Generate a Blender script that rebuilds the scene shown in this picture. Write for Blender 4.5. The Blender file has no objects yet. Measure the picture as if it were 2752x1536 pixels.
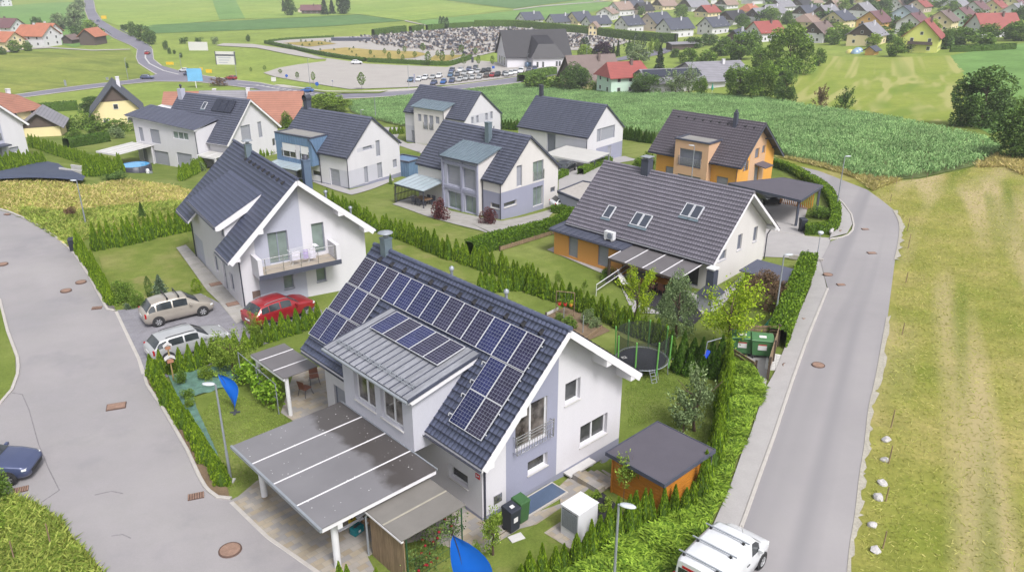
import bpy, bmesh, math, random
import numpy as np
from mathutils import Vector, Matrix
from mathutils.geometry import tessellate_polygon
random.seed(7); RNG = np.random.default_rng(7)
SC = bpy.context.scene
COL = SC.collection
rad = math.radians

# ------------------------------------------------------------------ camera
CH = 21.6; FPX = 2140.0; PITCH = math.atan2(888, FPX)
cam = bpy.data.cameras.new("camera"); camo = bpy.data.objects.new("camera", cam); COL.objects.link(camo)
camo.location = (0, 0, CH); camo.rotation_euler = (math.pi/2 - PITCH, 0, 0)
cam.sensor_width = 36; cam.lens = 36*FPX/2752; cam.clip_end = 9000; cam.clip_start = .3
SC.camera = camo
_F = np.array([0, math.cos(PITCH), -math.sin(PITCH)]); _U = np.array([0, math.sin(PITCH), math.cos(PITCH)])
def ray(px, py): return _F + np.array([1, 0, 0])*(px-1376)/FPX + _U*(768-py)/FPX
def on_z(px, py, z):
    d = ray(px, py); return np.array([0, 0, CH]) + d*(z-CH)/d[2]

# ------------------------------------------------------------------ terrain: a smooth height field through surveyed heights
CTRL_PX = [(1312,1412,0),(900,1500,0),(300,1450,0),(60,1200,0),(200,900,.05),(300,750,.1),(100,640,.2),(650,845,.1),(470,700,.2),(500,620,0),
 (830,790,0),(1000,680,-.3),(1250,700,-.8),(1400,730,-1.2),(1650,860,-1.0),(1840,1000,-.5),(2100,1400,0),(2300,1450,0),(2280,1000,0),(2150,860,-.3),(2260,740,-.6),(2390,640,-.7),
 (1927,800,-1.5),(1480,640,-1.7),(1700,880,-1.0),(2050,690,-1.3),(2247,567,-1.0),(2300,480,-1.3),(2150,455,-1.9),(2469,478,-1.3),(2692,411,-1.8),(2700,1000,.1),(2740,560,-.4),
 (1348,592,-3.1),(1495,556,-3.3),(1180,560,-2.9),(940,509,-4.2),(870,500,-4.0),(1080,480,-4.4),(1460,470,-4.6),(1590,430,-6.0),(1672,423,-6.2),(1750,390,-5.4),(1080,384,-6.2),(1250,400,-5.9),
 (1996,520,-1.7),(1760,420,-4.5),(2070,440,-2.4),(200,560,.0),(60,520,-.1),(110,478,-.8),(330,500,-2.2),(450,475,-5.0),(526,453,-7.1),(390,455,-6.6),(120,440,-5.0),(240,450,-6.0),(80,395,-6.2),
 (60,430,-5.2),(200,370,-10),(330,330,-13),(125,365,-12),(500,300,-14),(700,290,-13.5),(640,320,-11.5),(800,420,-5.2),(930,310,-13.5),(1060,340,-9.0),
 (0,265,-18),(220,236,-18.2),(450,212,-18.5),(300,180,-18.5),(100,160,-18.5),(700,236,-18.3),(1000,258,-17.6),(1097,250,-17.8),(1281,228,-18.2),(900,195,-18.5),(1200,200,-18.5),(1000,130,-18.5),(1400,170,-18.5),
 (1399,228,-17.6),(1527,245,-16.0),(1660,252,-14.4),(1600,190,-16.5),(1939,259,-10.8),(1850,215,-13),(1720,320,-9.0),(1900,330,-6.6),(2191,292,-7.6),(2330,312,-6.0),(2630,334,-3.6),(2500,250,-6.5),(2350,200,-9.5),(2740,250,-5.0),
 (2116,195,-10.5),(2480,140,-8.5),(2300,120,-11),(2660,110,-8),(2100,90,-15),(1850,100,-17.5),(1900,170,-14),(2380,60,-12),(2740,40,-10),(1600,75,-18.5),(1300,40,-18.5),(700,60,-18.5),(300,60,-18.5)]
_c = [tuple(on_z(*q)) for q in CTRL_PX]
_c += [(x, -60, 0) for x in (-160, -60, 40, 140)] + [(-90, 20, .2), (-110, 60, .1), (60, 20, .1), (110, 60, .2), (140, 110, -.8), (-60, 60, .1), (-140, 120, -6)]
_c += [(-600, 900, -18.5), (0, 1000, -18.5), (500, 900, -16), (900, 1500, -18), (-900, 300, -18.5), (-400, 230, -18.3), (300, 300, -6), (400, 150, -2), (-1200, 2600, -18.5), (1500, 2600, -18.5), (0, 2600, -18.5)]
_P = np.array(_c)[:, :2]; _Z = np.array(_c)[:, 2]
def _phi(a, b): return np.sqrt(((a[:, None, :]-b[None])**2).sum(-1) + 36.0)
_A = _phi(_P, _P) + np.eye(len(_P))*-.6
_n = len(_P); _M = np.zeros((_n+1, _n+1)); _M[:_n, :_n] = _A; _M[:_n, _n] = 1; _M[_n, :_n] = 1
_W = np.linalg.solve(_M, np.append(_Z, 0))
BUMPS = []          # (x, y, radius, depth) local hollows
def tz(xy):
    xy = np.atleast_2d(np.asarray(xy, float))[:, :2]; out = np.empty(len(xy))
    for i in range(0, len(xy), 20000):
        out[i:i+20000] = _phi(xy[i:i+20000], _P) @ _W[:_n] + _W[_n]
    for bx, by, r, d in BUMPS: out += d*np.exp(-((xy[:, 0]-bx)**2+(xy[:, 1]-by)**2)/(r*r))
    return out
def gz(x, y): return float(tz([(x, y)])[0])
_cache = {}
def G(px, py):
    """point of the terrain seen at a photo position"""
    k = (px, py)
    if k in _cache: return _cache[k]
    d = ray(px, py); ts = np.concatenate([np.linspace(15, 150, 60), np.geomspace(152, 2500, 90)])
    P = np.array([0, 0, CH]) + ts[:, None]*d; h = P[:, 2] - tz(P)
    i = np.argmax(h < 0)
    if h[i] >= 0: lo = hi = 2500
    else: lo, hi = ts[max(i-1, 0)], ts[i]
    for _ in range(22):
        m = (lo+hi)/2; Q = np.array([0, 0, CH]) + m*d
        if Q[2] - gz(Q[0], Q[1]) < 0: hi = m
        else: lo = m
    Q = np.array([0, 0, CH]) + lo*d
    r = Vector((Q[0], Q[1], gz(Q[0], Q[1]))); _cache[k] = r; return r
def ppm(P):
    """photo pixels per metre at a point"""
    v = np.array(P) - np.array([0, 0, CH]); return FPX/float(v @ _F)

# ------------------------------------------------------------------ colour and materials
def lin(c): c /= 255.0; return c/12.92 if c <= .04045 else ((c+.055)/1.055)**2.4
def A(r, g, b, k=1.0): return (lin(r)/k, lin(g)/k, lin(b)/k)
MATS = {}
def _nt(name):
    m = bpy.data.materials.new(name); m.use_nodes = True; nt = m.node_tree; nt.nodes.clear()
    o = nt.nodes.new("ShaderNodeOutputMaterial"); b = nt.nodes.new("ShaderNodeBsdfPrincipled"); nt.links.new(b.outputs[0], o.inputs[0])
    return m, nt, b
def N(nt, t, **kw):
    n = nt.nodes.new(t)
    for k, v in kw.items():
        if k in n.inputs: n.inputs[k].default_value = v
        else: setattr(n, k, v)
    return n
def ramp(nt, fac, stops):
    r = nt.nodes.new("ShaderNodeValToRGB"); e = r.color_ramp.elements
    while len(e) < len(stops): e.new(.5)
    for x, (p, c) in zip(e, stops): x.position = p; x.color = (*c, 1)
    nt.links.new(fac, r.inputs[0]); return r.outputs[0]
def mix(nt, fac, a, b, mode='MIX'):
    m = nt.nodes.new("ShaderNodeMixRGB"); m.blend_type = mode
    for s, v in ((m.inputs[0], fac), (m.inputs[1], a), (m.inputs[2], b)):
        if isinstance(v, (int, float)): s.default_value = v
        elif isinstance(v, tuple): s.default_value = (*v, 1)
        else: nt.links.new(v, s)
    return m.outputs[0]
def coords(nt, world=False, scale=(1, 1, 1), rot=0):
    if world: s = nt.nodes.new("ShaderNodeNewGeometry").outputs['Position']
    else: s = nt.nodes.new("ShaderNodeTexCoord").outputs['Object']
    mp = nt.nodes.new("ShaderNodeMapping"); mp.inputs['Scale'].default_value = scale
    if rot: r0 = nt.nodes.new("ShaderNodeMapping"); r0.inputs['Rotation'].default_value = (0, 0, rot); nt.links.new(s, r0.inputs[0]); s = r0.outputs[0]
    nt.links.new(s, mp.inputs[0]); return mp.outputs[0]
def noise(nt, vec, scale, detail=5, rough=.6, dist=0):
    n = N(nt, "ShaderNodeTexNoise", Scale=scale, Detail=detail, Roughness=rough, Distortion=dist); nt.links.new(vec, n.inputs['Vector']); return n.outputs['Fac']
def sc(c, k): return tuple(min(1, x*k) for x in c)
def bump(nt, b, h, strength=.4, dist=.02):
    n = N(nt, "ShaderNodeBump", Strength=strength, Distance=dist); nt.links.new(h, n.inputs['Height']); nt.links.new(n.outputs[0], b.inputs['Normal'])
def mat(name, col, rough=.7, var=.12, scale=2.0, fine=.06, fscale=40, bmp=0, bdist=.01, metal=0, spec=.3, world=False, stretch=(1, 1, 1), objvar=0, rot=0):
    if name in MATS: return MATS[name]
    m, nt, b = _nt(name)
    v = coords(nt, world, stretch, rot)
    c = ramp(nt, noise(nt, v, scale), [(.3, sc(col, 1-var)), (.7, sc(col, 1+var))])
    f = noise(nt, v, fscale, 3)
    if fine: c = mix(nt, 1, c, ramp(nt, f, [(.3, (1-fine,)*3), (.7, (1+fine,)*3)]), 'MULTIPLY')
    if objvar:
        oi = nt.nodes.new("ShaderNodeObjectInfo")
        c = mix(nt, 1, c, ramp(nt, oi.outputs['Random'], [(0, (1-objvar,)*3), (1, (1+objvar,)*3)]), 'MULTIPLY')
    nt.links.new(c, b.inputs['Base Color'])
    b.inputs['Roughness'].default_value = rough; b.inputs['Metallic'].default_value = metal; b.inputs['Specular IOR Level'].default_value = spec
    if bmp: bump(nt, b, f, bmp, bdist)
    MATS[name] = m; return m
def leafmat(name, dark, light, alt=None, rough=.65, var=.35, clump=0):
    """leaves: colour varies leaf by leaf and plant by plant"""
    m, nt, b = _nt(name)
    g = nt.nodes.new("ShaderNodeNewGeometry")
    c = ramp(nt, g.outputs['Random Per Island'], [(0, dark), (.55, tuple((p+q)/2 for p, q in zip(dark, light))), (1, light)])
    n = noise(nt, coords(nt), clump or 2.2, 3)
    c = mix(nt, 1, c, ramp(nt, n, [(.3, (1-var,)*3), (.7, (1+var,)*3)]), 'MULTIPLY')
    oi = nt.nodes.new("ShaderNodeObjectInfo")
    c = mix(nt, 1, c, ramp(nt, oi.outputs['Random'], [(0, (.82, .86, .8)), (1, (1.15, 1.1, 1.1))]), 'MULTIPLY')
    if alt: c = mix(nt, ramp(nt, n, [(.55, (0, 0, 0)), (.7, (1, 1, 1))]), c, alt)
    nt.links.new(c, b.inputs['Base Color']); b.inputs['Roughness'].default_value = rough; b.inputs['Specular IOR Level'].default_value = .18
    tr = nt.nodes.new("ShaderNodeBsdfTranslucent"); nt.links.new(c, tr.inputs[0])
    mx = nt.nodes.new("ShaderNodeMixShader"); mx.inputs[0].default_value = .25
    nt.links.new(b.outputs[0], mx.inputs[1]); nt.links.new(tr.outputs[0], mx.inputs[2])
    nt.links.new(mx.outputs[0], nt.nodes['Material Output'].inputs[0]); return m

# ------------------------------------------------------------------ objects
def tag(o, label=None, cat=None, group=None, kind=None):
    if label: o['label'] = label
    if cat: o['category'] = cat
    if group: o['group'] = group
    if kind: o['kind'] = kind
    return o
def link(name, me, m=None, parent=None):
    o = bpy.data.objects.new(name, me); COL.objects.link(o)
    if parent is not None: o.parent = parent
    if m is not None and me is not None and not me.materials:
        for x in (m if isinstance(m, (list, tuple)) else [m]): me.materials.append(x)
    return o
def empty(name, label, cat, loc=(0, 0, 0), rz=0, group=None):
    o = bpy.data.objects.new(name, None); COL.objects.link(o); o.empty_display_size = .3
    o.location = loc; o.rotation_euler = (0, 0, rz); return tag(o, label, cat, group)
class MB:
    def __init__(s): s.v = []; s.f = []; s.m = []; s.sm = []
    def add(s, vs, fs, m=0, smooth=False):
        b = len(s.v); s.v += [tuple(map(float, p)) for p in vs]
        for f in fs: s.f.append([b+i for i in f]); s.m.append(m); s.sm.append(smooth)
        return s
    def quad(s, *p, m=0): return s.add(p, [list(range(len(p)))], m)
    def box(s, x0, y0, z0, x1, y1, z1, m=0):
        return s.add([(x, y, z) for z in (z0, z1) for y in (y0, y1) for x in (x0, x1)], [[0,2,3,1],[4,5,7,6],[0,1,5,4],[2,6,7,3],[0,4,6,2],[1,3,7,5]], m)
    def obox(s, c, a, b, d, m=0):
        """box about c with half axes a, b, d"""
        c, a, b, d = map(Vector, (c, a, b, d))
        return s.add([c+i*a+j*b+k*d for k in (-1, 1) for j in (-1, 1) for i in (-1, 1)], [[0,2,3,1],[4,5,7,6],[0,1,5,4],[2,6,7,3],[0,4,6,2],[1,3,7,5]], m)
    def beam(s, p, q, w, h=None, m=0):
        p, q = Vector(p), Vector(q); h = h or w; d = (q-p); L = d.length; d = d.normalized()
        u = d.cross(Vector((0, 0, 1)));
        if u.length < 1e-3: u = Vector((1, 0, 0))
        u.normalize(); n = u.cross(d)
        return s.obox((p+q)/2, d*L/2, u*w/2, n*h/2, m)
    def tube(s, p, q, r, r2=None, n=8, m=0, caps=True):
        p, q = Vector(p), Vector(q); r2 = r if r2 is None else r2; d = (q-p).normalized()
        u = d.cross(Vector((0, 0, 1)) if abs(d.z) < .95 else Vector((1, 0, 0))).normalized(); w = d.cross(u)
        vs = [c+(u*math.cos(2*math.pi*i/n)+w*math.sin(2*math.pi*i/n))*R for c, R in ((p, r), (q, r2)) for i in range(n)]
        s.add(vs, [[i, (i+1) % n, n+(i+1) % n, n+i] for i in range(n)], m, True)
        if caps: s.add(vs, [list(range(n))[::-1], list(range(n, 2*n))], m)
        return s
    def path(s, pts, r, n=6, m=0):
        for a, b in zip(pts, pts[1:]): s.tube(a, b, r, n=n, m=m)
        return s
    def lathe(s, prof, n=16, c=(0, 0, 0), m=0):
        vs = [(c[0]+r*math.cos(2*math.pi*i/n), c[1]+r*math.sin(2*math.pi*i/n), c[2]+z) for r, z in prof for i in range(n)]
        return s.add(vs, [[k*n+i, k*n+(i+1) % n, (k+1)*n+(i+1) % n, (k+1)*n+i] for k in range(len(prof)-1) for i in range(n)], m, True)
    def prism(s, poly, z0, z1, m=0):
        n = len(poly); vs = [(x, y, z0) for x, y in poly]+[(x, y, z1) for x, y in poly]
        return s.add(vs, [list(range(n))[::-1], list(range(n, 2*n))]+[[i, (i+1) % n, n+(i+1) % n, n+i] for i in range(n)], m)
    def grid(s, P, m=0, smooth=True):
        a, b = len(P), len(P[0]); vs = [p for r in P for p in r]
        return s.add(vs, [[i*b+j, i*b+j+1, (i+1)*b+j+1, (i+1)*b+j] for i in range(a-1) for j in range(b-1)], m, smooth)
    def mesh(s, name):
        me = bpy.data.meshes.new(name); me.from_pydata(s.v, [], s.f)
        me.polygons.foreach_set('material_index', s.m); me.polygons.foreach_set('use_smooth', s.sm); me.update(); return me
    def build(s, name, m, parent=None, bev=0):
        me = s.mesh(name)
        if bev:
            bm = bmesh.new(); bm.from_mesh(me); bmesh.ops.remove_doubles(bm, verts=bm.verts, dist=1e-5)
            bmesh.ops.recalc_face_normals(bm, faces=bm.faces)
            bmesh.ops.bevel(bm, geom=[e for e in bm.edges if e.is_manifold and e.calc_face_angle(0) > .5], offset=bev, segments=2, affect='EDGES', profile=.6)
            bm.to_mesh(me); bm.free()
        return link(name, me, m, parent)
def npmesh(name, V, F, smooth=False):
    """fast mesh from an (n,3) array and an (m,k) face array"""
    V = np.ascontiguousarray(V, np.float32); F = np.ascontiguousarray(F, np.int32); k = F.shape[1]
    me = bpy.data.meshes.new(name); me.vertices.add(len(V)); me.vertices.foreach_set('co', V.ravel())
    me.loops.add(F.size); me.loops.foreach_set('vertex_index', F.ravel()); me.polygons.add(len(F))
    me.polygons.foreach_set('loop_start', np.arange(len(F), dtype=np.int32)*k)
    if smooth: me.polygons.foreach_set('use_smooth', np.ones(len(F), bool))
    me.update(calc_edges=True); me.validate(); return me
def leaves(C, n, ln, wd, flat=0.0, up=0.0, seed=0):
    """diamond leaves at points C; n = outward direction (blade hangs along it)"""
    r = np.random.default_rng(seed); k = len(C)
    d = n + r.normal(0, .55, (k, 3)); d[:, 2] += up; d /= np.linalg.norm(d, axis=1)[:, None]+1e-9
    s = np.cross(d, r.normal(0, 1, (k, 3))); s[:, 2] *= (1-flat); s /= np.linalg.norm(s, axis=1)[:, None]+1e-9
    L = (ln*r.uniform(.6, 1.3, k))[:, None]; Wd = (wd*r.uniform(.7, 1.25, k))[:, None]
    V = np.stack([C-d*L*.5, C+s*Wd*.5, C+d*L*.5, C-s*Wd*.5], 1).reshape(-1, 3)
    return V, np.arange(4*k).reshape(k, 4)
def joinVF(*parts):
    vs, fs, o = [], [], 0
    for V, F in parts: vs.append(V); fs.append(F+o); o += len(V)
    return np.concatenate(vs), np.concatenate(fs)
def struct(o): o['kind'] = 'structure'; return o
def smooth_line(pts, k=4):
    out = []
    for i in range(len(pts)-1):
        p0, p1, p2, p3 = pts[max(i-1, 0)], pts[i], pts[i+1], pts[min(i+2, len(pts)-1)]
        for j in range(k):
            t = j/k; out.append(tuple(.5*((2*b)+(-a+c)*t+(2*a-5*b+4*c-d)*t*t+(-a+3*b-3*c+d)*t**3) for a, b, c, d in zip(p0, p1, p2, p3)))
    return out+[tuple(pts[-1])]
def sheet(name, pts, layer, m, step=3.0, world=False, kind='structure', lift=0):
    """a thin sheet draped on the terrain; pts are photo positions on the ground, or world x, y"""
    P = [Vector((p[0], p[1], 0)) if world else Vector((*G(*p)[:2], 0)) for p in pts]
    bm = bmesh.new(); vs = [bm.verts.new(p) for p in P]
    for t in tessellate_polygon([P]):
        try: bm.faces.new([vs[i] for i in t])
        except ValueError: pass
    xs = [p.x for p in P]; ys = [p.y for p in P]
    for ax, lo, hi in ((0, min(xs), max(xs)), (1, min(ys), max(ys))):
        n = min(70, int((hi-lo)/step))
        for i in range(1, n+1):
            co = [0, 0, 0]; no = [0, 0, 0]; co[ax] = lo+(hi-lo)*i/(n+1); no[ax] = 1
            bmesh.ops.bisect_plane(bm, geom=bm.verts[:]+bm.edges[:]+bm.faces[:], plane_co=co, plane_no=no, dist=1e-4)
    V = np.array([v.co[:] for v in bm.verts]); Z = tz(V) if len(V) else []
    for v, z in zip(bm.verts, Z): v.co.z = z + layer*.011*(1+math.hypot(v.co.x, v.co.y)/35) + lift
    bmesh.ops.recalc_face_normals(bm, faces=bm.faces)
    for f in bm.faces:
        if f.normal.z < 0: f.normal_flip()
        f.smooth = True
    me = bpy.data.meshes.new(name); bm.to_mesh(me); bm.free()
    o = link(name, me, m); o['kind'] = kind; return o
def strip(name, pts, w, h, m, px=True, base=-.05, up=0.0):
    """a kerb-like strip of width w and height h along a line on the ground"""
    P = [G(*p) if px else Vector((p[0], p[1], gz(p[0], p[1]))) for p in pts]; mb = MB(); rows = []
    Q = []
    for a, b in zip(P, P[1:]):
        n = max(1, int((b-a).length/1.2)); Q += [a.lerp(b, i/n) for i in range(n)]
    Q.append(P[-1])
    for i, p in enumerate(Q):
        d = (Q[min(i+1, len(Q)-1)]-Q[max(i-1, 0)]); d.z = 0; d.normalize(); s = Vector((-d.y, d.x, 0))*w/2
        z = gz(p.x, p.y)+up; a, b = p+s, p-s
        rows.append([(a.x, a.y, z+base), (a.x, a.y, z+h-.02), (a.x-s.x*.2, a.y-s.y*.2, z+h), (b.x+s.x*.2, b.y+s.y*.2, z+h), (b.x, b.y, z+h-.02), (b.x, b.y, z+base)])
    mb.grid(rows, smooth=False); mb.add(rows[0], [list(range(6))]); mb.add(rows[-1], [list(range(6))[::-1]])
    return struct(mb.build(name, m))

# ------------------------------------------------------------------ light: bright overcast
w = bpy.data.worlds.new("World"); SC.world = w; w.use_nodes = True; nt = w.node_tree
bg = nt.nodes['Background']; sky = nt.nodes.new("ShaderNodeTexSky"); sky.sky_type = 'NISHITA'; sky.sun_disc = False
SUN_EL, SUN_AZ = rad(52), rad(150)
sky.sun_elevation = SUN_EL; sky.sun_rotation = SUN_AZ; sky.dust_density = 4; sky.air_density = 1; sky.ozone_density = 1
hs = nt.nodes.new("ShaderNodeHueSaturation"); hs.inputs['Saturation'].default_value = .22
nt.links.new(sky.outputs[0], hs.inputs['Color']); nt.links.new(hs.outputs[0], bg.inputs[0]); bg.inputs[1].default_value = .12
sl = bpy.data.lights.new("sun", 'SUN'); sl.energy = 1.75; sl.angle = rad(16); sl.color = (1, .97, .92)
so = bpy.data.objects.new("sun", sl); COL.objects.link(so)
sd = Vector((math.sin(SUN_AZ)*math.cos(SUN_EL), math.cos(SUN_AZ)*math.cos(SUN_EL), math.sin(SUN_EL)))
so.rotation_euler = sd.to_track_quat('Z', 'Y').to_euler(); so.location = sd*200
SC.view_settings.view_transform = 'Standard'; SC.view_settings.look = 'None'; SC.view_settings.gamma = 1
SC.view_settings.exposure = 0.95
# ================================================================== ground, roads, paved areas
E0 = 2.05    # how bright level ground stands under this sky; photo colours divided by it give albedos
def ground_mat(name, cols, scales=(.09, .6, 6), fine=60, stripe=None, bmp=.5, world=True, patch=None, amp=1.0):
    m, nt, b = _nt(name); v = coords(nt, world)
    n1 = noise(nt, v, scales[0], 5); n2 = noise(nt, v, scales[1], 6, .65); n3 = noise(nt, v, scales[2], 4, .7)
    c = ramp(nt, n1, [(.32, cols[0]), (.5, cols[1]), (.68, cols[2])])
    c = mix(nt, 1, c, ramp(nt, n2, [(.28, (1-.22*amp, 1-.2*amp, 1-.26*amp)), (.72, (1+.2*amp, 1+.16*amp, 1+.2*amp))]), 'MULTIPLY')
    c = mix(nt, 1, c, ramp(nt, n3, [(.25, (1-.28*amp, 1-.26*amp, 1-.3*amp)), (.75, (1+.22*amp, 1+.2*amp, 1+.2*amp))]), 'MULTIPLY')
    if patch:
        col, sc_, lo, hi = patch
        c = mix(nt, ramp(nt, noise(nt, v, sc_, 5, .65), [(lo, (0, 0, 0)), (hi, (1, 1, 1))]), c, col)
    if stripe:
        for (s, rot, col, lo, hi) in stripe:
            vs = coords(nt, world, s, rot); ns = noise(nt, vs, 1, 1, .5, .15)
            c = mix(nt, ramp(nt, ns, [(lo, (0, 0, 0)), (hi, (1, 1, 1))]), c, col)
    nt.links.new(c, b.inputs['Base Color']); b.inputs['Roughness'].default_value = .9; b.inputs['Specular IOR Level'].default_value = .1
    f = noise(nt, v, fine, 3, .7); bump(nt, b, f, bmp, .05); MATS[name] = m; return m
M_LAWN = ground_mat("lawn_grass", (A(122,144,66,E0), A(140,158,78,E0), A(164,174,102,E0)), (.12, .8, 9), 30, amp=.8)
M_LAWN2 = ground_mat("garden_grass", (A(124,146,66,E0), A(144,160,80,E0), A(172,174,108,E0)), (.22, 1.3, 10), 40, patch=(A(190,174,126,E0), .33, .58, .8), amp=.8)
M_MEADOW = ground_mat("far_meadow", (A(150,174,82,E0), A(162,184,88,E0), A(176,190,96,E0)), (.012, .06, .5), 8, bmp=.3)
M_FIELD_B = ground_mat("bright_field", (A(160,192,92,E0), A(172,198,98,E0), A(184,204,106,E0)), (.01, .05, .4), 8, stripe=[((.25, .006, 1), .45, A(152,184,88,E0), .5, .72)], bmp=.3)
M_FIELD_D = ground_mat("dark_field", (A(104,146,86,E0), A(112,154,92,E0), A(122,162,100,E0)), (.02, .12, .8), 8, bmp=.4)
M_FIELD_G = ground_mat("green_field", (A(128,172,94,E0), A(136,180,100,E0), A(146,186,104,E0)), (.015, .1, .6), 8, bmp=.3)
M_MOWN = ground_mat("mown_field", (A(158,178,78,E0), A(168,184,84,E0), A(178,188,94,E0)), (.03, .15, 1.2), 12, stripe=[((.3, .006, 1), .42, A(200,200,124,E0), .5, .62), ((.16, .004, 1), .36, A(146,170,72,E0), .52, .66)], amp=.6, bmp=.3)
M_MOWNL = ground_mat("mown_field_swathes", (A(146,164,76,E0), A(160,174,84,E0), A(172,180,92,E0)), (.02, .1, .8), 12, stripe=[((.03, .16, 1), .5, A(128,144,66,E0), .53, .7)], bmp=.3)
M_HAY = ground_mat("hay_meadow", (A(152,164,72,E0), A(176,176,94,E0), A(200,188,122,E0)), (.14, .6, 5), 18,
    stripe=[((.3, .01, 1), .47, A(216,198,150,E0), .44, .6), ((.36, .012, 1), .5, A(134,150,60,E0), .52, .66)], bmp=.6)
M_WILD = ground_mat("wild_grass_ground", (A(140,158,66,E0), A(166,170,84,E0), A(196,186,120,E0)), (.14, .9, 6), 14, bmp=.6)
M_ASPH = ground_mat("asphalt", (A(180,177,182,E0), A(188,184,188,E0), A(196,192,195,E0)), (.12, .5, 14), 120, bmp=.05, patch=(A(168,165,172,E0), .16, .54, .74), amp=.2)
M_ASPH2 = ground_mat("road_asphalt", (A(184,180,184,E0), A(190,186,190,E0), A(197,193,196,E0)), (.12, .5, 14), 120, stripe=[((.7, .012, 1), .47, A(174,171,176,E0), .48, .72)], bmp=.05, amp=.13)
M_MROAD = ground_mat("main_road_asphalt", (A(146,144,160,E0), A(154,152,168,E0), A(166,164,178,E0)), (.05, .3, 2), 20, bmp=.1, amp=.2)
M_CONC = mat("concrete", A(206,202,203,E0), .85, .06, 1.2, .06, 20, world=True)
M_KERB = mat("kerb_concrete", A(222,216,212,E0), .8, .07, 2.5, .07, 30, world=True)
M_GRAVEL = mat("gravel", A(206,200,196,E0), .9, .06, .15, .1, 3, .4, .02, world=True)
M_STONES = mat("dark_gravel", A(140,134,134,E0), .9, .3, 9, .4, 30, .8, .03, world=True)
M_SOIL = mat("soil", A(150,128,104,E0), .95, .2, 1.5, .2, 14, .6, .03, world=True)
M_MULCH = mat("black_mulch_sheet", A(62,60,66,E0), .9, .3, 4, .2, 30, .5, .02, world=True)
M_WHITE_LINE = mat("road_paint", A(232,230,232,E0), .7, .08, 3, .1, 20, world=True)
def paver_mat(name, cols, bw, bh, rot, mortar=.006, mcol=(.2, .19, .18)):
    m, nt, b = _nt(name); v = coords(nt, True, (1, 1, 1), rot)
    br = N(nt, "ShaderNodeTexBrick", Scale=1.0); br.offset = .5; br.inputs['Brick Width'].default_value = bw; br.inputs['Row Height'].default_value = bh
    br.inputs['Mortar Size'].default_value = mortar; br.inputs['Color1'].default_value = (0, 0, 0, 1); br.inputs['Color2'].default_value = (1, 1, 1, 1); br.inputs['Mortar'].default_value = (.5, .5, .5, 1); br.inputs['Bias'].default_value = 0
    nt.links.new(v, br.inputs['Vector'])
    c = ramp(nt, br.outputs['Color'], [(i/(len(cols)-1), q) for i, q in enumerate(cols)])
    c = mix(nt, 1, c, ramp(nt, noise(nt, v, 1.2, 5), [(.3, (.86,)*3), (.7, (1.12,)*3)]), 'MULTIPLY')
    c = mix(nt, br.outputs['Fac'], c, mcol)
    nt.links.new(c, b.inputs['Base Color']); b.inputs['Roughness'].default_value = .85; b.inputs['Specular IOR Level'].default_value = .2
    MATS[name] = m; return m
RH = rad(133-90)
M_PAVE_T = paver_mat("tan_mosaic_paving", (A(186,172,152,E0), A(205,192,172,E0), A(198,190,182,E0), A(182,178,178,E0), A(208,198,184,E0)), .42, .28, -RH)
M_PAVE_G = paver_mat("grey_block_paving", (A(160,158,168,E0), A(172,170,180,E0), A(166,164,172,E0)), .3, .2, -rad(34), mcol=(.14, .14, .15))
M_PAVE_L = paver_mat("light_slab_paving", (A(196,192,186,E0), A(206,202,198,E0), A(200,196,194,E0)), .6, .4, -rad(34), .005)

# hollow where the plinth of the front house drops to its cellar window
_e1 = Vector((math.cos(rad(133)), math.sin(rad(133)), 0)); _e2 = Vector((_e1.y, -_e1.x, 0)); _MA = Vector((2.36, 28.80, 0))
_q = _MA + _e1*.3 + _e2*3.7; BUMPS.append((_q.x, _q.y, 1.7, -.75))

def axis(lo, hi, near0, near1, s0):
    out = [near0]; s = s0
    while out[-1] < near1: out.append(out[-1]+s0)
    s = s0
    while out[-1] < hi: s = min(s*1.10, 160); out.append(out[-1]+s)
    s = s0
    while out[0] > lo: s = min(s*1.10, 160); out.insert(0, out[0]-s)
    return np.array(out)
gx = axis(-2600, 2600, -60, 60, 1.5); gy = axis(-80, 3400, 8, 135, 1.5)
X, Y = np.meshgrid(gx, gy); V = np.stack([X.ravel(), Y.ravel(), np.zeros(X.size)], 1); V[:, 2] = tz(V)
a, b_ = X.shape; I = np.arange(a*b_).reshape(a, b_)
F = np.stack([I[:-1, :-1], I[:-1, 1:], I[1:, 1:], I[1:, :-1]], -1).reshape(-1, 4)
g = link("ground", npmesh("ground", V, F, True), [M_LAWN, M_MEADOW]); struct(g)
cx = V[F].mean(1); g.data.polygons.foreach_set('material_index', (cx[:, 1] > 175).astype(np.int32))

# far fields
S = lambda *p: [tuple(q) for q in p]
sheet("field", S((252,3),(273,56),(330,75),(412,72),(590,55),(567,-8),(250,-8)), 1, M_FIELD_B, 40)
sheet("field", S((567,-8),(629,-8),(659,51),(590,54)), 1, M_FIELD_G, 40)
sheet("field", S((629,-8),(1120,-8),(1250,12),(1380,27),(1117,56),(1086,56),(964,39),(700,52),(659,51)), 1, M_FIELD_B, 40)
sheet("field", S((370,70),(700,53),(964,40),(1086,57),(875,72),(680,81),(412,91)), 1, M_FIELD_D, 30)
sheet("field", S((1117,57),(1380,30),(1560,2),(1660,-4),(1655,20),(1510,50),(1380,62),(1153,71)), 1, M_FIELD_G, 30)
sheet("field", S((1120,-8),(1380,24),(1560,0),(1640,-8)), 1, M_FIELD_D, 30)
sheet("field", S((-20,20),(100,10),(220,6),(236,60),(300,105),(200,128),(-20,80)), 1, M_FIELD_G, 20)
sheet("path", S((1090,56),(1153,71),(1156,73),(1086,58)), 2, M_GRAVEL, 20)
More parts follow.
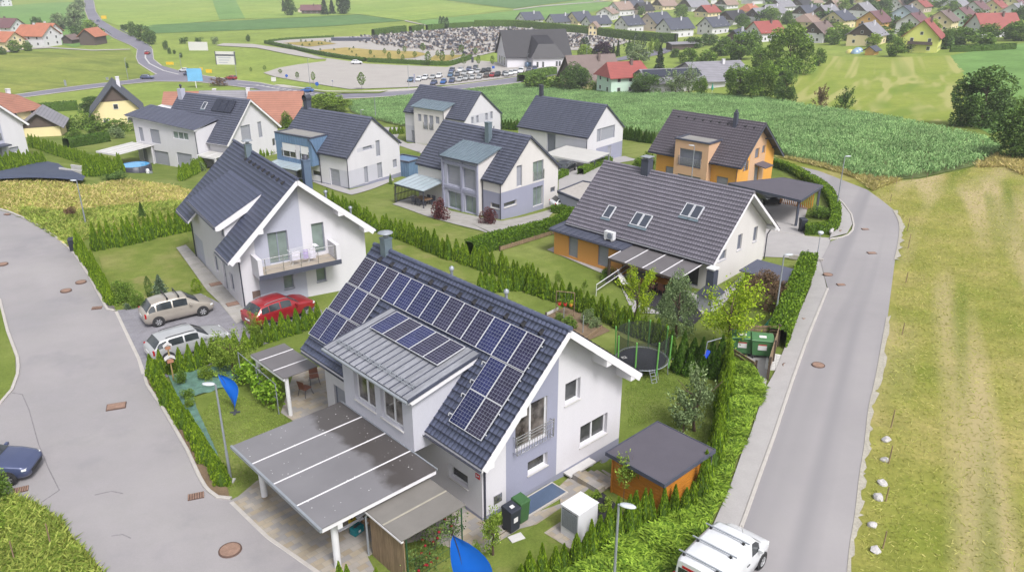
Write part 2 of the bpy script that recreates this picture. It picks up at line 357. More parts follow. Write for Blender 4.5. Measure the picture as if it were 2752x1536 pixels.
sheet("path", S((1380,27),(1455,17),(1640,3),(1640,5),(1455,19.5),(1380,29.5)), 2, M_GRAVEL, 20)
sheet("field", S((-25,150),(120,137),(350,135),(366,158),(372,178),(405,200),(376,212),(342,216),(223,229),(111,244),(-25,258)), 1, M_MOWNL, 8)
sheet("field", S((2213,152),(2400,156),(2553,150),(2600,200),(2600,330),(2497,342),(2330,309),(2191,289),(2120,280),(2120,200)), 1, M_MOWN, 6)
sheet("field", S((2553,150),(2640,135),(2800,110),(2800,330),(2660,360),(2600,330),(2590,200)), 1, M_FIELD_G, 6)
sheet("meadow", S((2272,1640),(2284,1488),(2300,1386),(2312,1284),(2325,1202),(2337,1100),(2356,1015),(2385,855),(2405,700),(2419,623),(2402,567),(2372,542),(2330,513),(2302,482),(2372,490),(2469,482),(2608,452),(2700,415),(2900,470),(3000,700),(3000,1000),(3000,1700)), 1, M_HAY, 3)
sheet("verge", S((2080,420),(2219,453),(2302,480),(2330,512),(2280,493),(2199,462),(2136,450)), 1, M_WILD, 3)
sheet("wild_meadow", S((-60,470),(60,478),(250,500),(330,478),(480,500),(530,520),(505,585),(400,600),(262,632),(228,640),(212,690),(192,672),(153,641),(117,613),(67,588),(25,570),(-60,545)), 1, M_WILD, 2)
sheet("grass_bank", S((-60,1350),(41,1330),(104,1356),(164,1396),(194,1441),(231,1478),(290,1555),(300,1640),(-60,1640)), 1, M_WILD, 2)
sheet("grass_island", S((-70,770),(-30,790),(0,812),(18,893),(42,962),(43,1005),(30,1045),(0,1081),(-80,1100)), 2, M_LAWN, 2)

# street on the left
sheet("street", S((-330,520),(0,566),(25,573),(67,591),(117,616),(153,644),(192,677),(211,700),(239,741),(264,788),(281,819),(292,834),(309,838),(318,836),(336,878),(361,930),(377,962),(392,1011),(396,1035),(448,1113),(504,1210),(538,1284),(564,1322),(587,1339),(624,1343),(724,1441),(858,1534),(1010,1660),(340,1660),(276,1533),(231,1477),(194,1440),(164,1395),(104,1354),(41,1328),(-330,1290)), 1, M_ASPH, 2.5)
sheet("driveway", S((307,836),(400,825),(475,800),(540,790),(590,815),(635,870),(680,845),(790,800),(865,835),(870,872),(700,930),(500,1008),(420,1018),(394,1010),(377,962),(336,878),(316,836)), 2, M_PAVE_G, 2.5)
sheet("house_apron", S((474,668),(500,660),(660,836),(690,845),(636,872),(590,815),(556,782)), 3, M_PAVE_L, 2)
sheet("driveway", S((623,1343),(640,1335),(690,1293),(712,1283),(800,1140),(755,1110),(790,1000),(870,985),(1000,1120),(1130,1270),(1240,1340),(1320,1420),(1506,1354),(1500,1310),(1560,1260),(1622,1290),(1480,1400),(1398,1421),(1342,1455),(1303,1485),(1238,1481),(1140,1450),(1030,1475),(988,1496),(1006,1530),(960,1620),(980,1650),(858,1534),(724,1441)), 2, M_PAVE_T, 2)
strip("threshold_strip", S((316,836),(336,878),(361,930),(377,962),(390,1004)), .42, .03, M_KERB)
strip("threshold_strip", S((626,1347),(724,1441),(858,1534),(960,1615)), .35, .03, M_KERB)
strip("kerb", S((-60,552),(0,563),(25,570),(67,588),(117,613),(153,641),(192,674),(211,699),(239,741),(264,788),(281,819),(289,832),(309,836)), .17, .11, M_KERB)
strip("kerb", S((391,1006),(391,1018),(396,1036),(447,1112),(503,1209),(537,1283),(552,1309),(563,1321),(585,1337),(622,1341)), .17, .11, M_KERB)
strip("kerb", S((-60,765),(0,807),(21,891),(47,960),(50,985),(48,1007),(33,1048),(0,1086),(-70,1108)), .17, .11, M_KERB)
sheet("gravel_strip", S((200,682),(211,677),(250,730),(310,830),(292,832),(281,817),(264,786),(239,739)), 2, M_STONES, 2)
sheet("planting_strip", S((396,1012),(412,1010),(613,1316),(618,1338),(588,1334),(566,1318),(540,1280),(505,1206),(450,1110),(399,1032)), 2, M_SOIL, 2)
sheet("lawn", S((262,676),(360,660),(500,624),(510,650),(474,668),(556,782),(540,790),(475,800),(330,830),(304,812)), 1, M_LAWN2, 2)
# right road, its footway and the drive mouths
RR = S((2336,1104),(2325,1202),(2312,1284),(2300,1386),(2284,1488),(2272,1640))
sheet("road", S((1945,1530),(1998,1402),(2043,1275.6),(2080,1173.5),(2104,1100),(2133,1013.7),(2172,905),(2225,780),(2205,702),(2233,650),(2280,632),(2294,606),(2288,578),(2266,548),(2241,525),(2208,495),(2183,472.5),(2135,450),(2040,424),(2050,416),(2140,447),(2199.5,461),(2280,492),(2330,511.5),(2372,542),(2402.6,567),(2416.5,595),(2419,623),(2414,662),(2405,700),(2385,855),(2356,1015),*RR,(1905,1640)), 2, M_ASPH2, 2.5)
sheet("footway", S((2182,764),(2223,782),(2170,905),(2131,1013.7),(2102,1100),(2078,1173.5),(2041,1275.6),(1996,1402),(1943,1530),(1903,1640),(1805,1640),(1850,1560),(1924.6,1394),(1961,1312),(1998,1206),(2016,1169),(2056,1048),(2082,1002),(2105,945),(2141,858)), 2, M_CONC, 2, lift=.06)
strip("kerb", S((2224,778),(2172,905),(2133,1013.7),(2104,1100),(2080,1173.5),(2043,1275.6),(1998,1402),(1945,1530),(1908,1630)), .16, .14, M_KERB)
sheet("footway", S((2229,642),(2276,630),(2290,605),(2284,578),(2262,549),(2240,527),(2246,570),(2240,612)), 2, M_CONC, 2, lift=.06)
strip("kerb", S((2229,644),(2262,639),(2280,632),(2291,620),(2294,606),(2288,578),(2266,548),(2241,525),(2208,495)), .16, .12, M_KERB)
sheet("driveway", S((1990,560),(2060,500),(2170,560),(2155,615),(2163,634),(2233,640),(2229,656),(2206,702),(2223,780),(2181,764),(2179,705),(2120,693),(2045,690),(2010,640)), 1, M_CONC, 2)
strip("kerb", S((2052,618),(2113,626),(2163,636),(2229,645)), .12, .05, M_KERB)
_r = random.Random(8); _in = smooth_line(S((2385,855),(2356,1015),(2337,1100),(2325,1202),(2312,1284),(2300,1386),(2284,1488),(2272,1640)), 9); sheet("road_shoulder", [(x-4, y) for x, y in _in]+[(x+_r.uniform(3, 17)*(.5+y/1700), y+_r.uniform(-7, 7)) for x, y in _in[::-1]], 3, mat("shoulder_gravel", A(206,200,188,E0), .95, .1, 1.5, .16, 9, .5, .03, world=True), 2)
_in = smooth_line(S((2402,567),(2416,595),(2419,623),(2414,662),(2405,700)), 6); sheet("road_shoulder", [(x-3, y) for x, y in _in]+[(x+_r.choice((2, 4, 8, 14)), y+_r.uniform(-3, 3)) for x, y in _in[::-1]], 3, MATS["shoulder_gravel"], 2)
# bin yard, paths and lawns round the houses
sheet("bin_yard", S((1955,945),(1985,925),(2075,930),(2056,1048),(2016,1030),(2020,1000)), 2, M_CONC, 1.5)
sheet("path", S((1925,800),(2050,690),(2044,700),(1990,760),(1935,830)), 2, M_CONC, 2)
sheet("terrace", S((1470,672),(1510,655),(1690,720),(1900,800),(1890,850),(1700,840),(1660,750),(1640,745)), 2, M_CONC, 2)
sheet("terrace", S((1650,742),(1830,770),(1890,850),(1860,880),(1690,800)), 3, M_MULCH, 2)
sheet("terrace", S((1055,550),(1110,525),(1200,560),(1340,640),(1290,620),(1140,580)), 2, M_PAVE_L, 2)
sheet("path", S((1348,595),(1495,560),(1470,590),(1352,622),(1325,628),(1200,565)), 2, M_PAVE_L, 2)
sheet("apron", S((840,490),(945,525),(1060,485),(1050,478),(940,512),(860,480)), 2, M_CONC, 2)
sheet("driveway", S((1500,556),(1502,450),(1560,425),(1680,420),(1715,430),(1650,440),(1600,500),(1560,570),(1520,590)), 1, M_CONC, 3)
sheet("driveway", S((1060,388),(1110,385),(1200,400),(1150,420),(1040,360),(1030,342),(1080,344)), 1, M_CONC, 4)
sheet("vegetable_bed", S((1470,850),(1530,820),(1640,890),(1560,925)), 2, M_SOIL, 2)
sheet("planting_bed", S((1562,1350),(1620,1325),(1660,1360),(1690,1400),(1650,1425),(1590,1385)), 3, M_MULCH, 1.5)
sheet("lawn", S((1150,1660),(1030,1500),(1090,1480),(1200,1500),(1310,1500),(1510,1365),(1570,1345),(1660,1440),(1560,1515),(1380,1640)), 3, M_LAWN2, 2)
sheet("lawn", S((1040,585),(1110,575),(1325,632),(1470,600),(1500,590),(1510,600),(1330,660),(1250,690),(1100,630)), 1, M_LAWN2, 3)
sheet("lawn", S((1060,640),(1300,735),(1290,765),(1200,740),(1000,660)), 1, M_LAWN2, 3)
# main road and the ground beyond
sheet("main_road", S((14,268.5),(111,257),(223,242),(334,228),(417,220),(529,221),(640,234),(682,239),(780,258),(861,267),(916,267),(1097,257),(1281,236.5),(1399,222.6),(1530,195),(1646,167),(1744,154),(1790,145),(1850,118),(1836,118),(1777,133),(1688,151),(1646,160),(1530,182),(1399,207),(1292,222),(1097,245),(922,254),(860,250),(763,237),(700,224),(637,217),(556,206),(484,192),(434,178),(412,161),(409,134),(389,117),(353,100),(309,78),(273,56),(256,31),(250,-4),(226,-4),(229.5,28),(239,53),(273,81),(306,103),(350,122),(370,134),(367,156),(374,172),(395,186),(421,201),(376,213),(342,218),(223,231),(111,246),(0,261),(-60,268),(-60,278)), 2, M_MROAD, 6)
for ln in (S((484,192),(556,206),(637,217),(700,224),(763,236.5),(860,249)), S((434,178),(412,161),(409,134),(389,117),(353,100),(309,78),(273,56),(256,31),(252,2)), S((421,201),(395,186),(374,172),(367,156),(370,134),(350,122),(306,103),(273,81),(239,53),(229,28),(226,2)),
           S((-60,278),(14,268.5),(111,257),(223,242),(334,228),(417,220),(529,221),(640,234),(682,239)), S((-60,268),(0,261.5),(111,246),(223,231),(342,218),(376,213)), S((916,267),(1097,257),(1281,236.5),(1399,222.6)), S((960,252),(1097,245),(1292,222),(1399,207))):
    strip("road_edge", ln, .55, .05, M_KERB, up=.2)
strip("road_marking", S((391,138),(391,158),(402,173),(440,192),(480,202)), .6, .03, M_WHITE_LINE, up=.3)
strip("road_marking", S((640,228),(700,233),(770,246),(860,262)), .35, .03, M_WHITE_LINE, up=.3)
for i in range(14):
    px = 690+i*14.5; strip("road_marking", [(px, 231+i*2.1), (px+3, 231.6+i*2.1)], 1.2, .03, M_WHITE_LINE, up=.3)
for (x0, y0, x1, y1) in ((240,6,241,16),(242,22,243,30),(247,40,250,48),(258,58,265,66),(278,74,290,82)): strip("road_marking", [(x0,y0),(x1,y1)], .4, .03, M_WHITE_LINE, up=.3)
sheet("footway", S((736,229),(763,230),(875,246),(960,247),(1097,240),(1160,236),(1160,240),(1097,245),(960,252),(890,254),(763,237)), 3, M_KERB, 8)
sheet("verge", S((770,236),(880,249),(1020,249),(1045,246),(1020,253),(880,253)), 4, M_LAWN, 8)
sheet("car_park", S((708,197.5),(749,184),(800,175),(875,166),(878,160),(850,152),(791,136),(680,120),(600,118),(580,124),(690,130),(777,147.5),(852,160),(880,158),(944,167),(986,173),(1203,182),(1264,163),(1330,168),(1380,176),(1450,178),(1516,172),(1520,189),(1440,200),(1380,207),(1209,229.5),(1078,236.5),(939,241),(875,231),(805,220),(736,207)), 2, M_GRAVEL, 8)
sheet("path", S((-30,150),(60,135),(130,131),(250,138),(350,135),(350,133),(250,135.5),(130,128),(60,131),(-30,146)), 2, M_GRAVEL, 8)
sheet("cemetery_ground", S((724,114),(780,108),(897,101),(1003,98),(1090,88),(1140,82),(1273,73),(1380,73),(1590,94),(1700,112),(1640,130),(1549,136),(1334,140),(1262,158),(1200,174),(1025,166),(985,162),(850,138)), 2, M_GRAVEL, 8)
M_DRY = ground_mat("dry_grass", (A(186,170,98,E0), A(198,180,108,E0), A(206,188,118,E0)), (.03, .2, 1.5), 8)
for q in (S((850,138),(930,130),(1010,137),(1120,141),(1150,148),(1110,158),(1025,164),(988,160)), S((760,118),(860,112),(905,120),(830,128)), S((1170,150),(1250,150),(1200,168),(1150,164))): sheet("lawn", q, 3, M_DRY, 8)
sheet("path", S((1960,106),(2040,98),(2110,98),(2110,101),(2040,102),(1960,110),(1850,120),(1846,116)), 2, M_GRAVEL, 8)
M_SEAM = mat("asphalt_seam", A(158,154,160,E0), .9, .2, 3, .1, 20, world=True)
for q in (S((33,1056),(60,1060),(78,1100),(104,1194),(130,1257),(160,1317),(112,1350)), S((1957,1314),(2017,1330)), S((2144,860),(2187,869)), S((2232,640),(2230,660),(2206,702)), S((300,1440),(330,1436),(352,1446)), S((255,1330),(300,1320),(330,1326))): strip("asphalt_seam", q, .045, .008, M_SEAM, up=.075 if q[0][0] > 1900 and q[0][0] < 2200 else .03)
# ================================================================== house kit
KV = 1.46
def wallmat(n, c, k=KV): return mat(n, A(*c, k), .85, .028, .9, .035, 25, .12, .004, stretch=(1.2, 1.2, .25))
M_WHITE = wallmat("white_render", (222,220,228)); M_CREAM = wallmat("cream_render", (224,220,220)); M_GREYL = wallmat("light_grey_render", (186,188,206)); M_GREYW = wallmat("pale_grey_render", (202,202,214))
M_GREY = wallmat("grey_render", (160,162,184)); M_ORANGE = wallmat("orange_render", (228,164,92), 1.5); M_AMBER = wallmat("amber_render", (240,176,88), 1.5); M_PEACH = wallmat("peach_render", (222,182,150), 1.5)
M_PLINTH = wallmat("plinth_render", (150,152,172))
M_FRAME_W = mat("white_window_frame", A(232,232,238,1.4), .4, .02, 1, .01); M_FRAME_G = mat("grey_window_frame", A(150,156,172,1.6), .4, .05, 1, .02)
M_SHUT = mat("grey_blind", A(168,170,182,1.6), .5, .06, 1, .05, 8, stretch=(.3, .3, 12)); M_SHUTD = mat("dark_blind", A(128,132,146,1.6), .5, .06, 1, .05, 8)
def glassmat(n, c, v=.5, sc_=.8):
    m, nt, b = _nt(n); vv = coords(nt)
    c_ = ramp(nt, noise(nt, vv, sc_, 3), [(.35, sc(c, 1-v)), (.65, sc(c, 1+v))]); nt.links.new(c_, b.inputs['Base Color'])
    b.inputs['Roughness'].default_value = .06; b.inputs['Specular IOR Level'].default_value = .7; return m
M_GLASS = glassmat("dark_glass", (.05,.052,.055)); M_GLASSG = glassmat("curtained_glass", (.16,.2,.19), .2); M_GLASSR = glassmat("room_glass", (.10,.09,.085), .7, 1.6)
M_TRIM = mat("white_eaves_board", A(232,230,236,1.35), .6, .04, 1.5, .02); M_TRIMG = mat("dark_sheet_trim", A(86,90,108,1.7), .45, .1, 2, .04, spec=.4)
M_ZINC = mat("zinc_sheet", A(146,164,178,1.9), .38, .1, 1.5, .05, metal=.35); M_ZINCD = mat("weathered_zinc", A(172,174,184,1.8), .4, .2, 1.6, .14, 9, metal=.1, stretch=(.35, 1.6, 1))
M_PIPE = mat("dark_gutter_metal", A(74,76,90,1.6), .4, .1, 2, .03); M_STEEL = mat("stainless_steel", (.55,.55,.57), .25, .05, 2, .02, metal=.9)
M_GALV = mat("galvanised_steel", A(176,182,192,1.7), .45, .07, 3, .05, metal=.3)
M_CONCW = mat("pale_concrete", A(214,212,212,1.5), .85, .07, 1.5, .05); M_WOODD = mat("dark_timber", A(92,78,70,1.6), .7, .2, 3, .12, 20)
M_WOODG = mat("weathered_boards", A(150,128,104,1.5), .8, .3, 1.2, .3, 6, stretch=(6, 6, .35)); M_WOODO = mat("orange_timber", A(214,140,52,1.7), .6, .14, 1.6, .12, 10, stretch=(.6, .6, 8)); M_WOODB = mat("brown_boards", A(150,120,96,1.6), .7, .2, 1.5, .15, 8, stretch=(8, 8, .5))
def roofmat(n, c, var=.14, k=1.95, rough=.5, spots=None, spec=.35):
    m, nt, b = _nt(n); v = coords(nt)
    q = ramp(nt, noise(nt, v, .45, 5), [(.3, sc(A(*c, k), 1-var)), (.7, sc(A(*c, k), 1+var))])
    q = mix(nt, 1, q, ramp(nt, noise(nt, v, 7, 4), [(.3, (.82,)*3), (.7, (1.2,)*3)]), 'MULTIPLY')
    if spots: q = mix(nt, ramp(nt, noise(nt, coords(nt, False, spots[1]), 3.2, 6, .75), [(spots[2], (0,)*3), (spots[2]+.1, (1,)*3)]), q, spots[0])
    nt.links.new(q, b.inputs['Base Color']); b.inputs['Roughness'].default_value = rough; b.inputs['Specular IOR Level'].default_value = spec; MATS[n] = m; return m
M_RM = roofmat("slate_blue_tiles", (84,90,114), .16, 1.4, .42, (A(150,156,170,1.8), (2.2, .8, 2.2), .64)); M_RL = roofmat("dark_blue_tiles", (88,94,120), .07, 1.8, .5); M_RR = roofmat("brown_grey_tiles", (122,118,130), .1, 1.42, .55)
M_RC = roofmat("grey_shingle_sheets", (100,104,124), .07, 1.7, .5); M_RO = roofmat("brown_tiles", (102,96,106), .1, 1.6, .6)

JT = {M_RM: roofmat("slate_blue_tile_joint_shade", (56,60,78), .1, 1.6), M_RL: roofmat("dark_blue_tile_joint", (88,94,120), .07, 1.8), M_RR: roofmat("brown_grey_tile_joint_shade", (88,85,96), .1, 1.4), M_RC: roofmat("shingle_sheet_joint_shade", (62,65,80), .06, 1.6), M_RO: roofmat("brown_tile_joint_shade", (80,75,84), .1, 1.6)}  # joint strips; all but dark blue carry painted shade of laps and valleys
def clip_poly(poly, a, b):
    """part of a (u, z) polygon below the line a-b"""
    f = lambda p: (b[0]-a[0])*(p[1]-a[1])-(b[1]-a[1])*(p[0]-a[0])
    out = []
    for p, q in zip(poly, poly[1:]+poly[:1]):
        fp, fq = f(p), f(q)
        if fp <= 1e-9: out.append(p)
        if fp*fq < -1e-12: t = fp/(fp-fq); out.append((p[0]+(q[0]-p[0])*t, p[1]+(q[1]-p[1])*t))
    return out
def wall_face(mb, mp, line, z0, holes=(), zones=(), depth=.14):
    """a wall under a roof line (list of u, z) with openings and painted zones (u0, u1, z0, z1, material)"""
    u0, u1 = line[0][0], line[-1][0]
    top = lambda u: float(np.interp(u, [p[0] for p in line], [p[1] for p in line]))
    us = {p[0] for p in line}; zs = {z0, max(p[1] for p in line)}
    for h in list(holes)+list(zones):
        us |= {min(max(h[0], u0), u1), min(max(h[1], u0), u1)}; zs |= {max(h[2], z0), max(h[3], z0)}
    us = sorted(us); zs = sorted(zs)
    for a, b in zip(us, us[1:]):
        for c, d in zip(zs, zs[1:]):
            if b-a < 1e-6 or d-c < 1e-6: continue
            mu, mz = (a+b)/2, (c+d)/2
            if any(h[0] < mu < h[1] and h[2] < mz < h[3] for h in holes): continue
            m = 0
            for zn in zones:
                if zn[0] < mu < zn[1] and zn[2] < mz < zn[3]: m = zn[4]
            poly = [(a, c), (b, c), (b, d), (a, d)]
            if d > min(top(a), top(b)): poly = clip_poly(poly, (a, top(a)), (b, top(b)))
            if len(poly) >= 3: mb.quad(*[mp(u, z, 0) for u, z in poly], m=m)
    for h in holes:
        a, b, c, d = h[:4]
        for p, q in (((a, c), (b, c)), ((b, c), (b, d)), ((b, d), (a, d)), ((a, d), (a, c))):
            mb.quad(mp(*p, 0), mp(*q, 0), mp(*q, depth+.06), mp(*p, depth+.06), m=0)
def mbox(mb, mp, u0, u1, z0, z1, d0, d1, m=0):
    mb.add([mp(u, z, d) for d in (d0, d1) for z in (z0, z1) for u in (u0, u1)], [[0,1,3,2],[4,6,7,5],[0,4,5,1],[2,3,7,6],[0,2,6,4],[1,5,7,3]], m)
def window(root, mp, u0, u1, z0, z1, kind='white', n=1, depth=.14, sill=None, bars=0, glass=None, sash=False):
    g = .004; u0 += g; u1 -= g; z0 += g; z1 -= g; d = depth
    if kind in ('shut', 'shutd'):
        mb = MB(); mbox(mb, mp, u0, u0+.05, z0, z1, d-.04, d+.04); mbox(mb, mp, u1-.05, u1, z0, z1, d-.04, d+.04); mbox(mb, mp, u0+.05, u1-.05, z1-.14, z1, d-.03, d+.04)
        f = mb.build('window', M_FRAME_G, root); s = MB(); k = max(3, int((z1-.14-z0)/.16))
        for i in range(k):
            a, b = z0+(z1-.14-z0)*i/k, z0+(z1-.14-z0)*(i+1)/k
            s.quad(mp(u0+.05, a, d-.005), mp(u1-.05, a, d-.005), mp(u1-.05, b, d+.02), mp(u0+.05, b, d+.02)); s.quad(mp(u0+.05, b, d+.02), mp(u1-.05, b, d+.02), mp(u1-.05, b, d-.005), mp(u0+.05, b, d-.005))
        s.build('blind', M_SHUT if kind == 'shut' else M_SHUTD, f)
    elif kind == 'door':
        mb = MB(); mbox(mb, mp, u0, u1, z0, z1, d-.02, d+.05); f = mb.build('door', M_SHUT, root)
        h = MB(); mbox(h, mp, u1-.16, u1-.13, z0+.9, z0+1.15, d-.06, d-.021); h.build('handle', M_STEEL, f)
    elif kind == 'garage':
        mb = MB(); k = 5
        for i in range(k): mbox(mb, mp, u0, u1, z0+(z1-z0)*i/k, z0+(z1-z0)*(i+1)/k-.02, d-.02, d+.05)
        f = mb.build('garage_door', M_SHUT, root)
    else:
        fm = M_FRAME_W if kind == 'white' else M_FRAME_G; w = .065 if kind == 'white' else .055
        mb = MB(); mbox(mb, mp, u0, u0+w, z0, z1, d-.03, d+.05); mbox(mb, mp, u1-w, u1, z0, z1, d-.03, d+.05)
        mbox(mb, mp, u0+w, u1-w, z0, z0+w, d-.03, d+.05); mbox(mb, mp, u0+w, u1-w, z1-w, z1, d-.03, d+.05)
        for i in range(1, n): c = u0+(u1-u0)*i/n; mbox(mb, mp, c-w*.7, c+w*.7, z0+w, z1-w, d-.032, d+.05)
        f = mb.build('window', fm, root); p = MB(); mbox(p, mp, u0+w, u1-w, z0+w, z1-w, d+.01, d+.02)
        p.build('pane', glass or (M_GLASSG if kind == 'curtain' else M_GLASS), f)
    if sill:
        s = MB(); mbox(s, mp, u0-.04, u1+.04, z0-.05, z0-.006, -.06, d); s.build('sill', sill, f)
    if bars:
        b = MB()
        for i in range(bars): z = z0+.25+i*.8/bars; mbox(b, mp, u0-.04, u1+.04, z, z+.03, -.09, -.06)
        for u in (u0-.02, u1-.01): mbox(b, mp, u, u+.03, z0+.1, z0+1.12, -.12, -.0)
        b.build('railing', M_STEEL, f)
    return f
def tile_sheet(name, o, dt, dn, W, L, row, cw, amp, step, m, parent, gap=0):
    """roof covering: o = ridge corner, dt unit along ridge, dn unit down the slope"""
    o, dt, dn = np.array(o, float), np.array(dt, float), np.array(dn, float); nz = np.cross(dt, dn)
    if nz[2] < 0: nz = -nz
    R = max(1, round(L/row)); K = max(1, round(W/cw)); spt = 6 if amp > .012 else (4 if gap else 1)
    bb = np.linspace(0, W, K*spt+1); ph = (np.arange(K*spt+1) % spt)/spt
    if amp > .012: hb = amp*(.5+.5*np.cos(2*np.pi*ph))**.8
    elif gap:
        hb = np.where(ph == 0, -gap, 0.0); w = W/K
        bb = np.concatenate([[k*w, k*w+w*.03, k*w+w*.5, k*w+w*.97] for k in range(K)]+[[W]])
    else: hb = np.zeros(len(bb))
    rows = []
    for r in range(R):
        for a, h in ((r*L/R, 0), ((r+.84)*L/R, step*.84), ((r+1)*L/R-.002, step)):
            rows.append(o+dn*a+bb[:, None]*dt+(hb+h)[:, None]*nz)
    rows.append(o+dn*L+bb[:, None]*dt+(np.zeros(len(bb))-.03)[:, None]*nz)
    V = np.array(rows); n, k = V.shape[:2]; I = np.arange(n*k).reshape(n, k)
    F = np.stack([I[:-1, :-1], I[1:, :-1], I[1:, 1:], I[:-1, 1:]], -1).reshape(-1, 4)
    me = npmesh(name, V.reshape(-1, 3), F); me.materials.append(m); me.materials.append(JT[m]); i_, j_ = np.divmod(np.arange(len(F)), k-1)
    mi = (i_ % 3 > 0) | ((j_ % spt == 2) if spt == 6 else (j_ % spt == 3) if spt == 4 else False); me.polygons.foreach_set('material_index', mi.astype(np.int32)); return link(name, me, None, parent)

class House:
    def __init__(s, name, label, pos, base, th, s0, s1, t0, t1, zr, L, R, oh, wall, zones=None, group=None, cat='house', mats=None):
        """local x across the front gable, y along the ridge away from it, z up from base; L, R = eave tips (x, z)"""
        s.root = empty(name, label, cat, (pos[0], pos[1], base), rad(th-90), group)
        s.s0, s.s1, s.t0, s.t1, s.oh, s.base = s0, s1, t0, t1, oh, base       # heights are given above sea level (z = 0 at the front house)
        s.zr = zr-base; s.L = (L[0], L[1]-base); s.R = (R[0], R[1]-base)
        s.holes = {k: [] for k in 'glrb'}; s.zones = {f: [(a, b, c-base, d-base, m) for a, b, c, d, m in v] for f, v in (zones or {}).items()}; s.wm = wall; s.mats = mats or []
        s.map = {'g': lambda u, z, d: (u, s.t0+d, z), 'b': lambda u, z, d: (u, s.t1-d, z), 'l': lambda u, z, d: (s.s0+d, u, z), 'r': lambda u, z, d: (s.s1-d, u, z)}
    def zroof(s, x): return s.zr - (s.zr-s.L[1])*(x/s.L[0]) if x < 0 else s.zr - (s.zr-s.R[1])*(x/s.R[0])
    def win(s, f, u0, u1, z0, z1, kind='grey', n=1, **k):
        z0 -= s.base; z1 -= s.base
        s.holes[f].append((u0, u1, z0, z1)); return window(s.root, s.map[f], u0, u1, z0, z1, kind, n, **k)
    def walls(s, z0=-1.2, th=.2, plinth=0):
        mb = MB(); zl, zr_ = s.zroof(s.s0)-th, s.zroof(s.s1)-th
        gl = [(s.s0, zl), (0, s.zr-th), (s.s1, zr_)]; ml = [s.wm]+list(s.mats)
        zn = lambda f: list(s.zones.get(f, []))+([(-99, 99, -9, plinth, len(ml))] if plinth else [])
        wall_face(mb, s.map['g'], gl, z0, s.holes['g'], zn('g')); wall_face(mb, s.map['b'], gl, z0, s.holes['b'], zn('b'))
        wall_face(mb, s.map['l'], [(s.t0, zl), (s.t1, zl)], z0, s.holes['l'], zn('l')); wall_face(mb, s.map['r'], [(s.t0, zr_), (s.t1, zr_)], z0, s.holes['r'], zn('r'))
        return mb.build('wall', ml+([M_PLINTH] if plinth else []), s.root)
    def roof(s, m, row, cw, amp, step, slab=M_TRIMG, thick=.14, ridge=.11, verge=None, vh=.28, gap=0, gutter=M_PIPE, t_end=None, segL=None):
        ta, tb = s.t0-s.oh, t_end or s.t1+s.oh; W = tb-ta; rf = None
        # slabs under the covering, one per stretch of eave
        mb = MB(); runs = []
        for e, seg in ((s.L, segL or [(ta, tb, s.L)]), (s.R, [(ta, tb, s.R)])):
            for p, q, x in seg: runs.append((p, q, x))
        for p, q, e in runs:
            a, b = (p+.02 if p == ta else p), (q-.02 if q == tb else q)
            vs = [(x, t, z-.012-k) for t in (a, b) for k in (0, thick) for x, z in ((0, s.zr), e)]
            mb.add(vs, [[0,1,3,2],[4,6,7,5],[0,4,5,1],[2,3,7,6],[1,5,7,3],[0,2,6,4]])
        rf = mb.build('roof', slab, s.root)
        for p, q, e in runs:
            Ls = math.hypot(e[0], s.zr-e[1]); dn = (e[0]/Ls, 0, (e[1]-s.zr)/Ls)
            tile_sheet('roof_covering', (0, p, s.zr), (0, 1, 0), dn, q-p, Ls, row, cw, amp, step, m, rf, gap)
        if ridge:
            r = MB(); k = max(1, int(W/.36))
            for i in range(k): a, b = ta+W*i/k, ta+W*(i+1)/k+.03; r.tube((0, a, s.zr+.0), (0, b, s.zr+.0), ridge*1.08, ridge*.95, 8)
            r.build('ridge', m, rf)
        if verge:
            for t in (ta, tb-.05):
                v = MB()
                for e in (s.L, s.R):
                    Ls = math.hypot(e[0], s.zr-e[1]); d = Vector((e[0], 0, e[1]-s.zr))/Ls; u = Vector((d.z, 0, -d.x));
                    if u.z > 0: u = -u
                    a = Vector((0, 0, s.zr))+u*.03; b = a+d*Ls; q = u*vh
                    v.add([a+Vector((0, t, 0)), b+Vector((0, t, 0)), b+q+Vector((0, t, 0)), a+Vector((0, t, q.z*1.25)), a+Vector((0, t+.05, 0)), b+Vector((0, t+.05, 0)), b+q+Vector((0, t+.05, 0)), a+Vector((0, t+.05, q.z*1.25))],
                          [[0,1,2,3],[7,6,5,4],[0,4,5,1],[1,5,6,2],[2,6,7,3],[3,7,4,0]])
                v.build('bargeboard', verge, rf)
        if gutter:
            for p, q, e in runs:
                if e not in (s.L, s.R): continue
                g = MB(); sg = -1 if e[0] < 0 else 1; x, z = e[0]+sg*.06, e[1]-.07
                n = 7; prof = [(x+.07*math.cos(math.pi+math.pi*i/n), z+.07*math.sin(math.pi+math.pi*i/n)) for i in range(n+1)]
                g.grid([[(px_, t, pz) for px_, pz in prof] for t in (p+.05, q-.05)]); g.build('gutter', gutter, rf)
        s.rf = rf; return rf
    def part(s, name, mb, m, parent=None, bev=0): return mb.build(name, m, parent or s.root, bev)
    def downpipe(s, x, y, zt, zb=-.3, ex=0, ey=0):
        zt -= s.base; mb = MB(); mb.path([(x+ex, y+ey, zt), (x, y, zt-.35), (x, y, zb)], .045, 8); return s.part('downpipe', mb, M_PIPE)
    def lz(s, px, py, z):
        """own x, y of the spot at height z seen at a photo position"""
        P = on_z(px, py, z); l = s.root.location; a = s.root.rotation_euler.z; dx, dy = P[0]-l.x, P[1]-l.y
        return dx*math.cos(a)+dy*math.sin(a), -dx*math.sin(a)+dy*math.cos(a)
    def w(s, x, y, z=0):
        c, n = math.cos(s.root.rotation_euler.z), math.sin(s.root.rotation_euler.z); l = s.root.location
        return Vector((l.x+c*x-n*y, l.y+n*x+c*y, l.z+z))
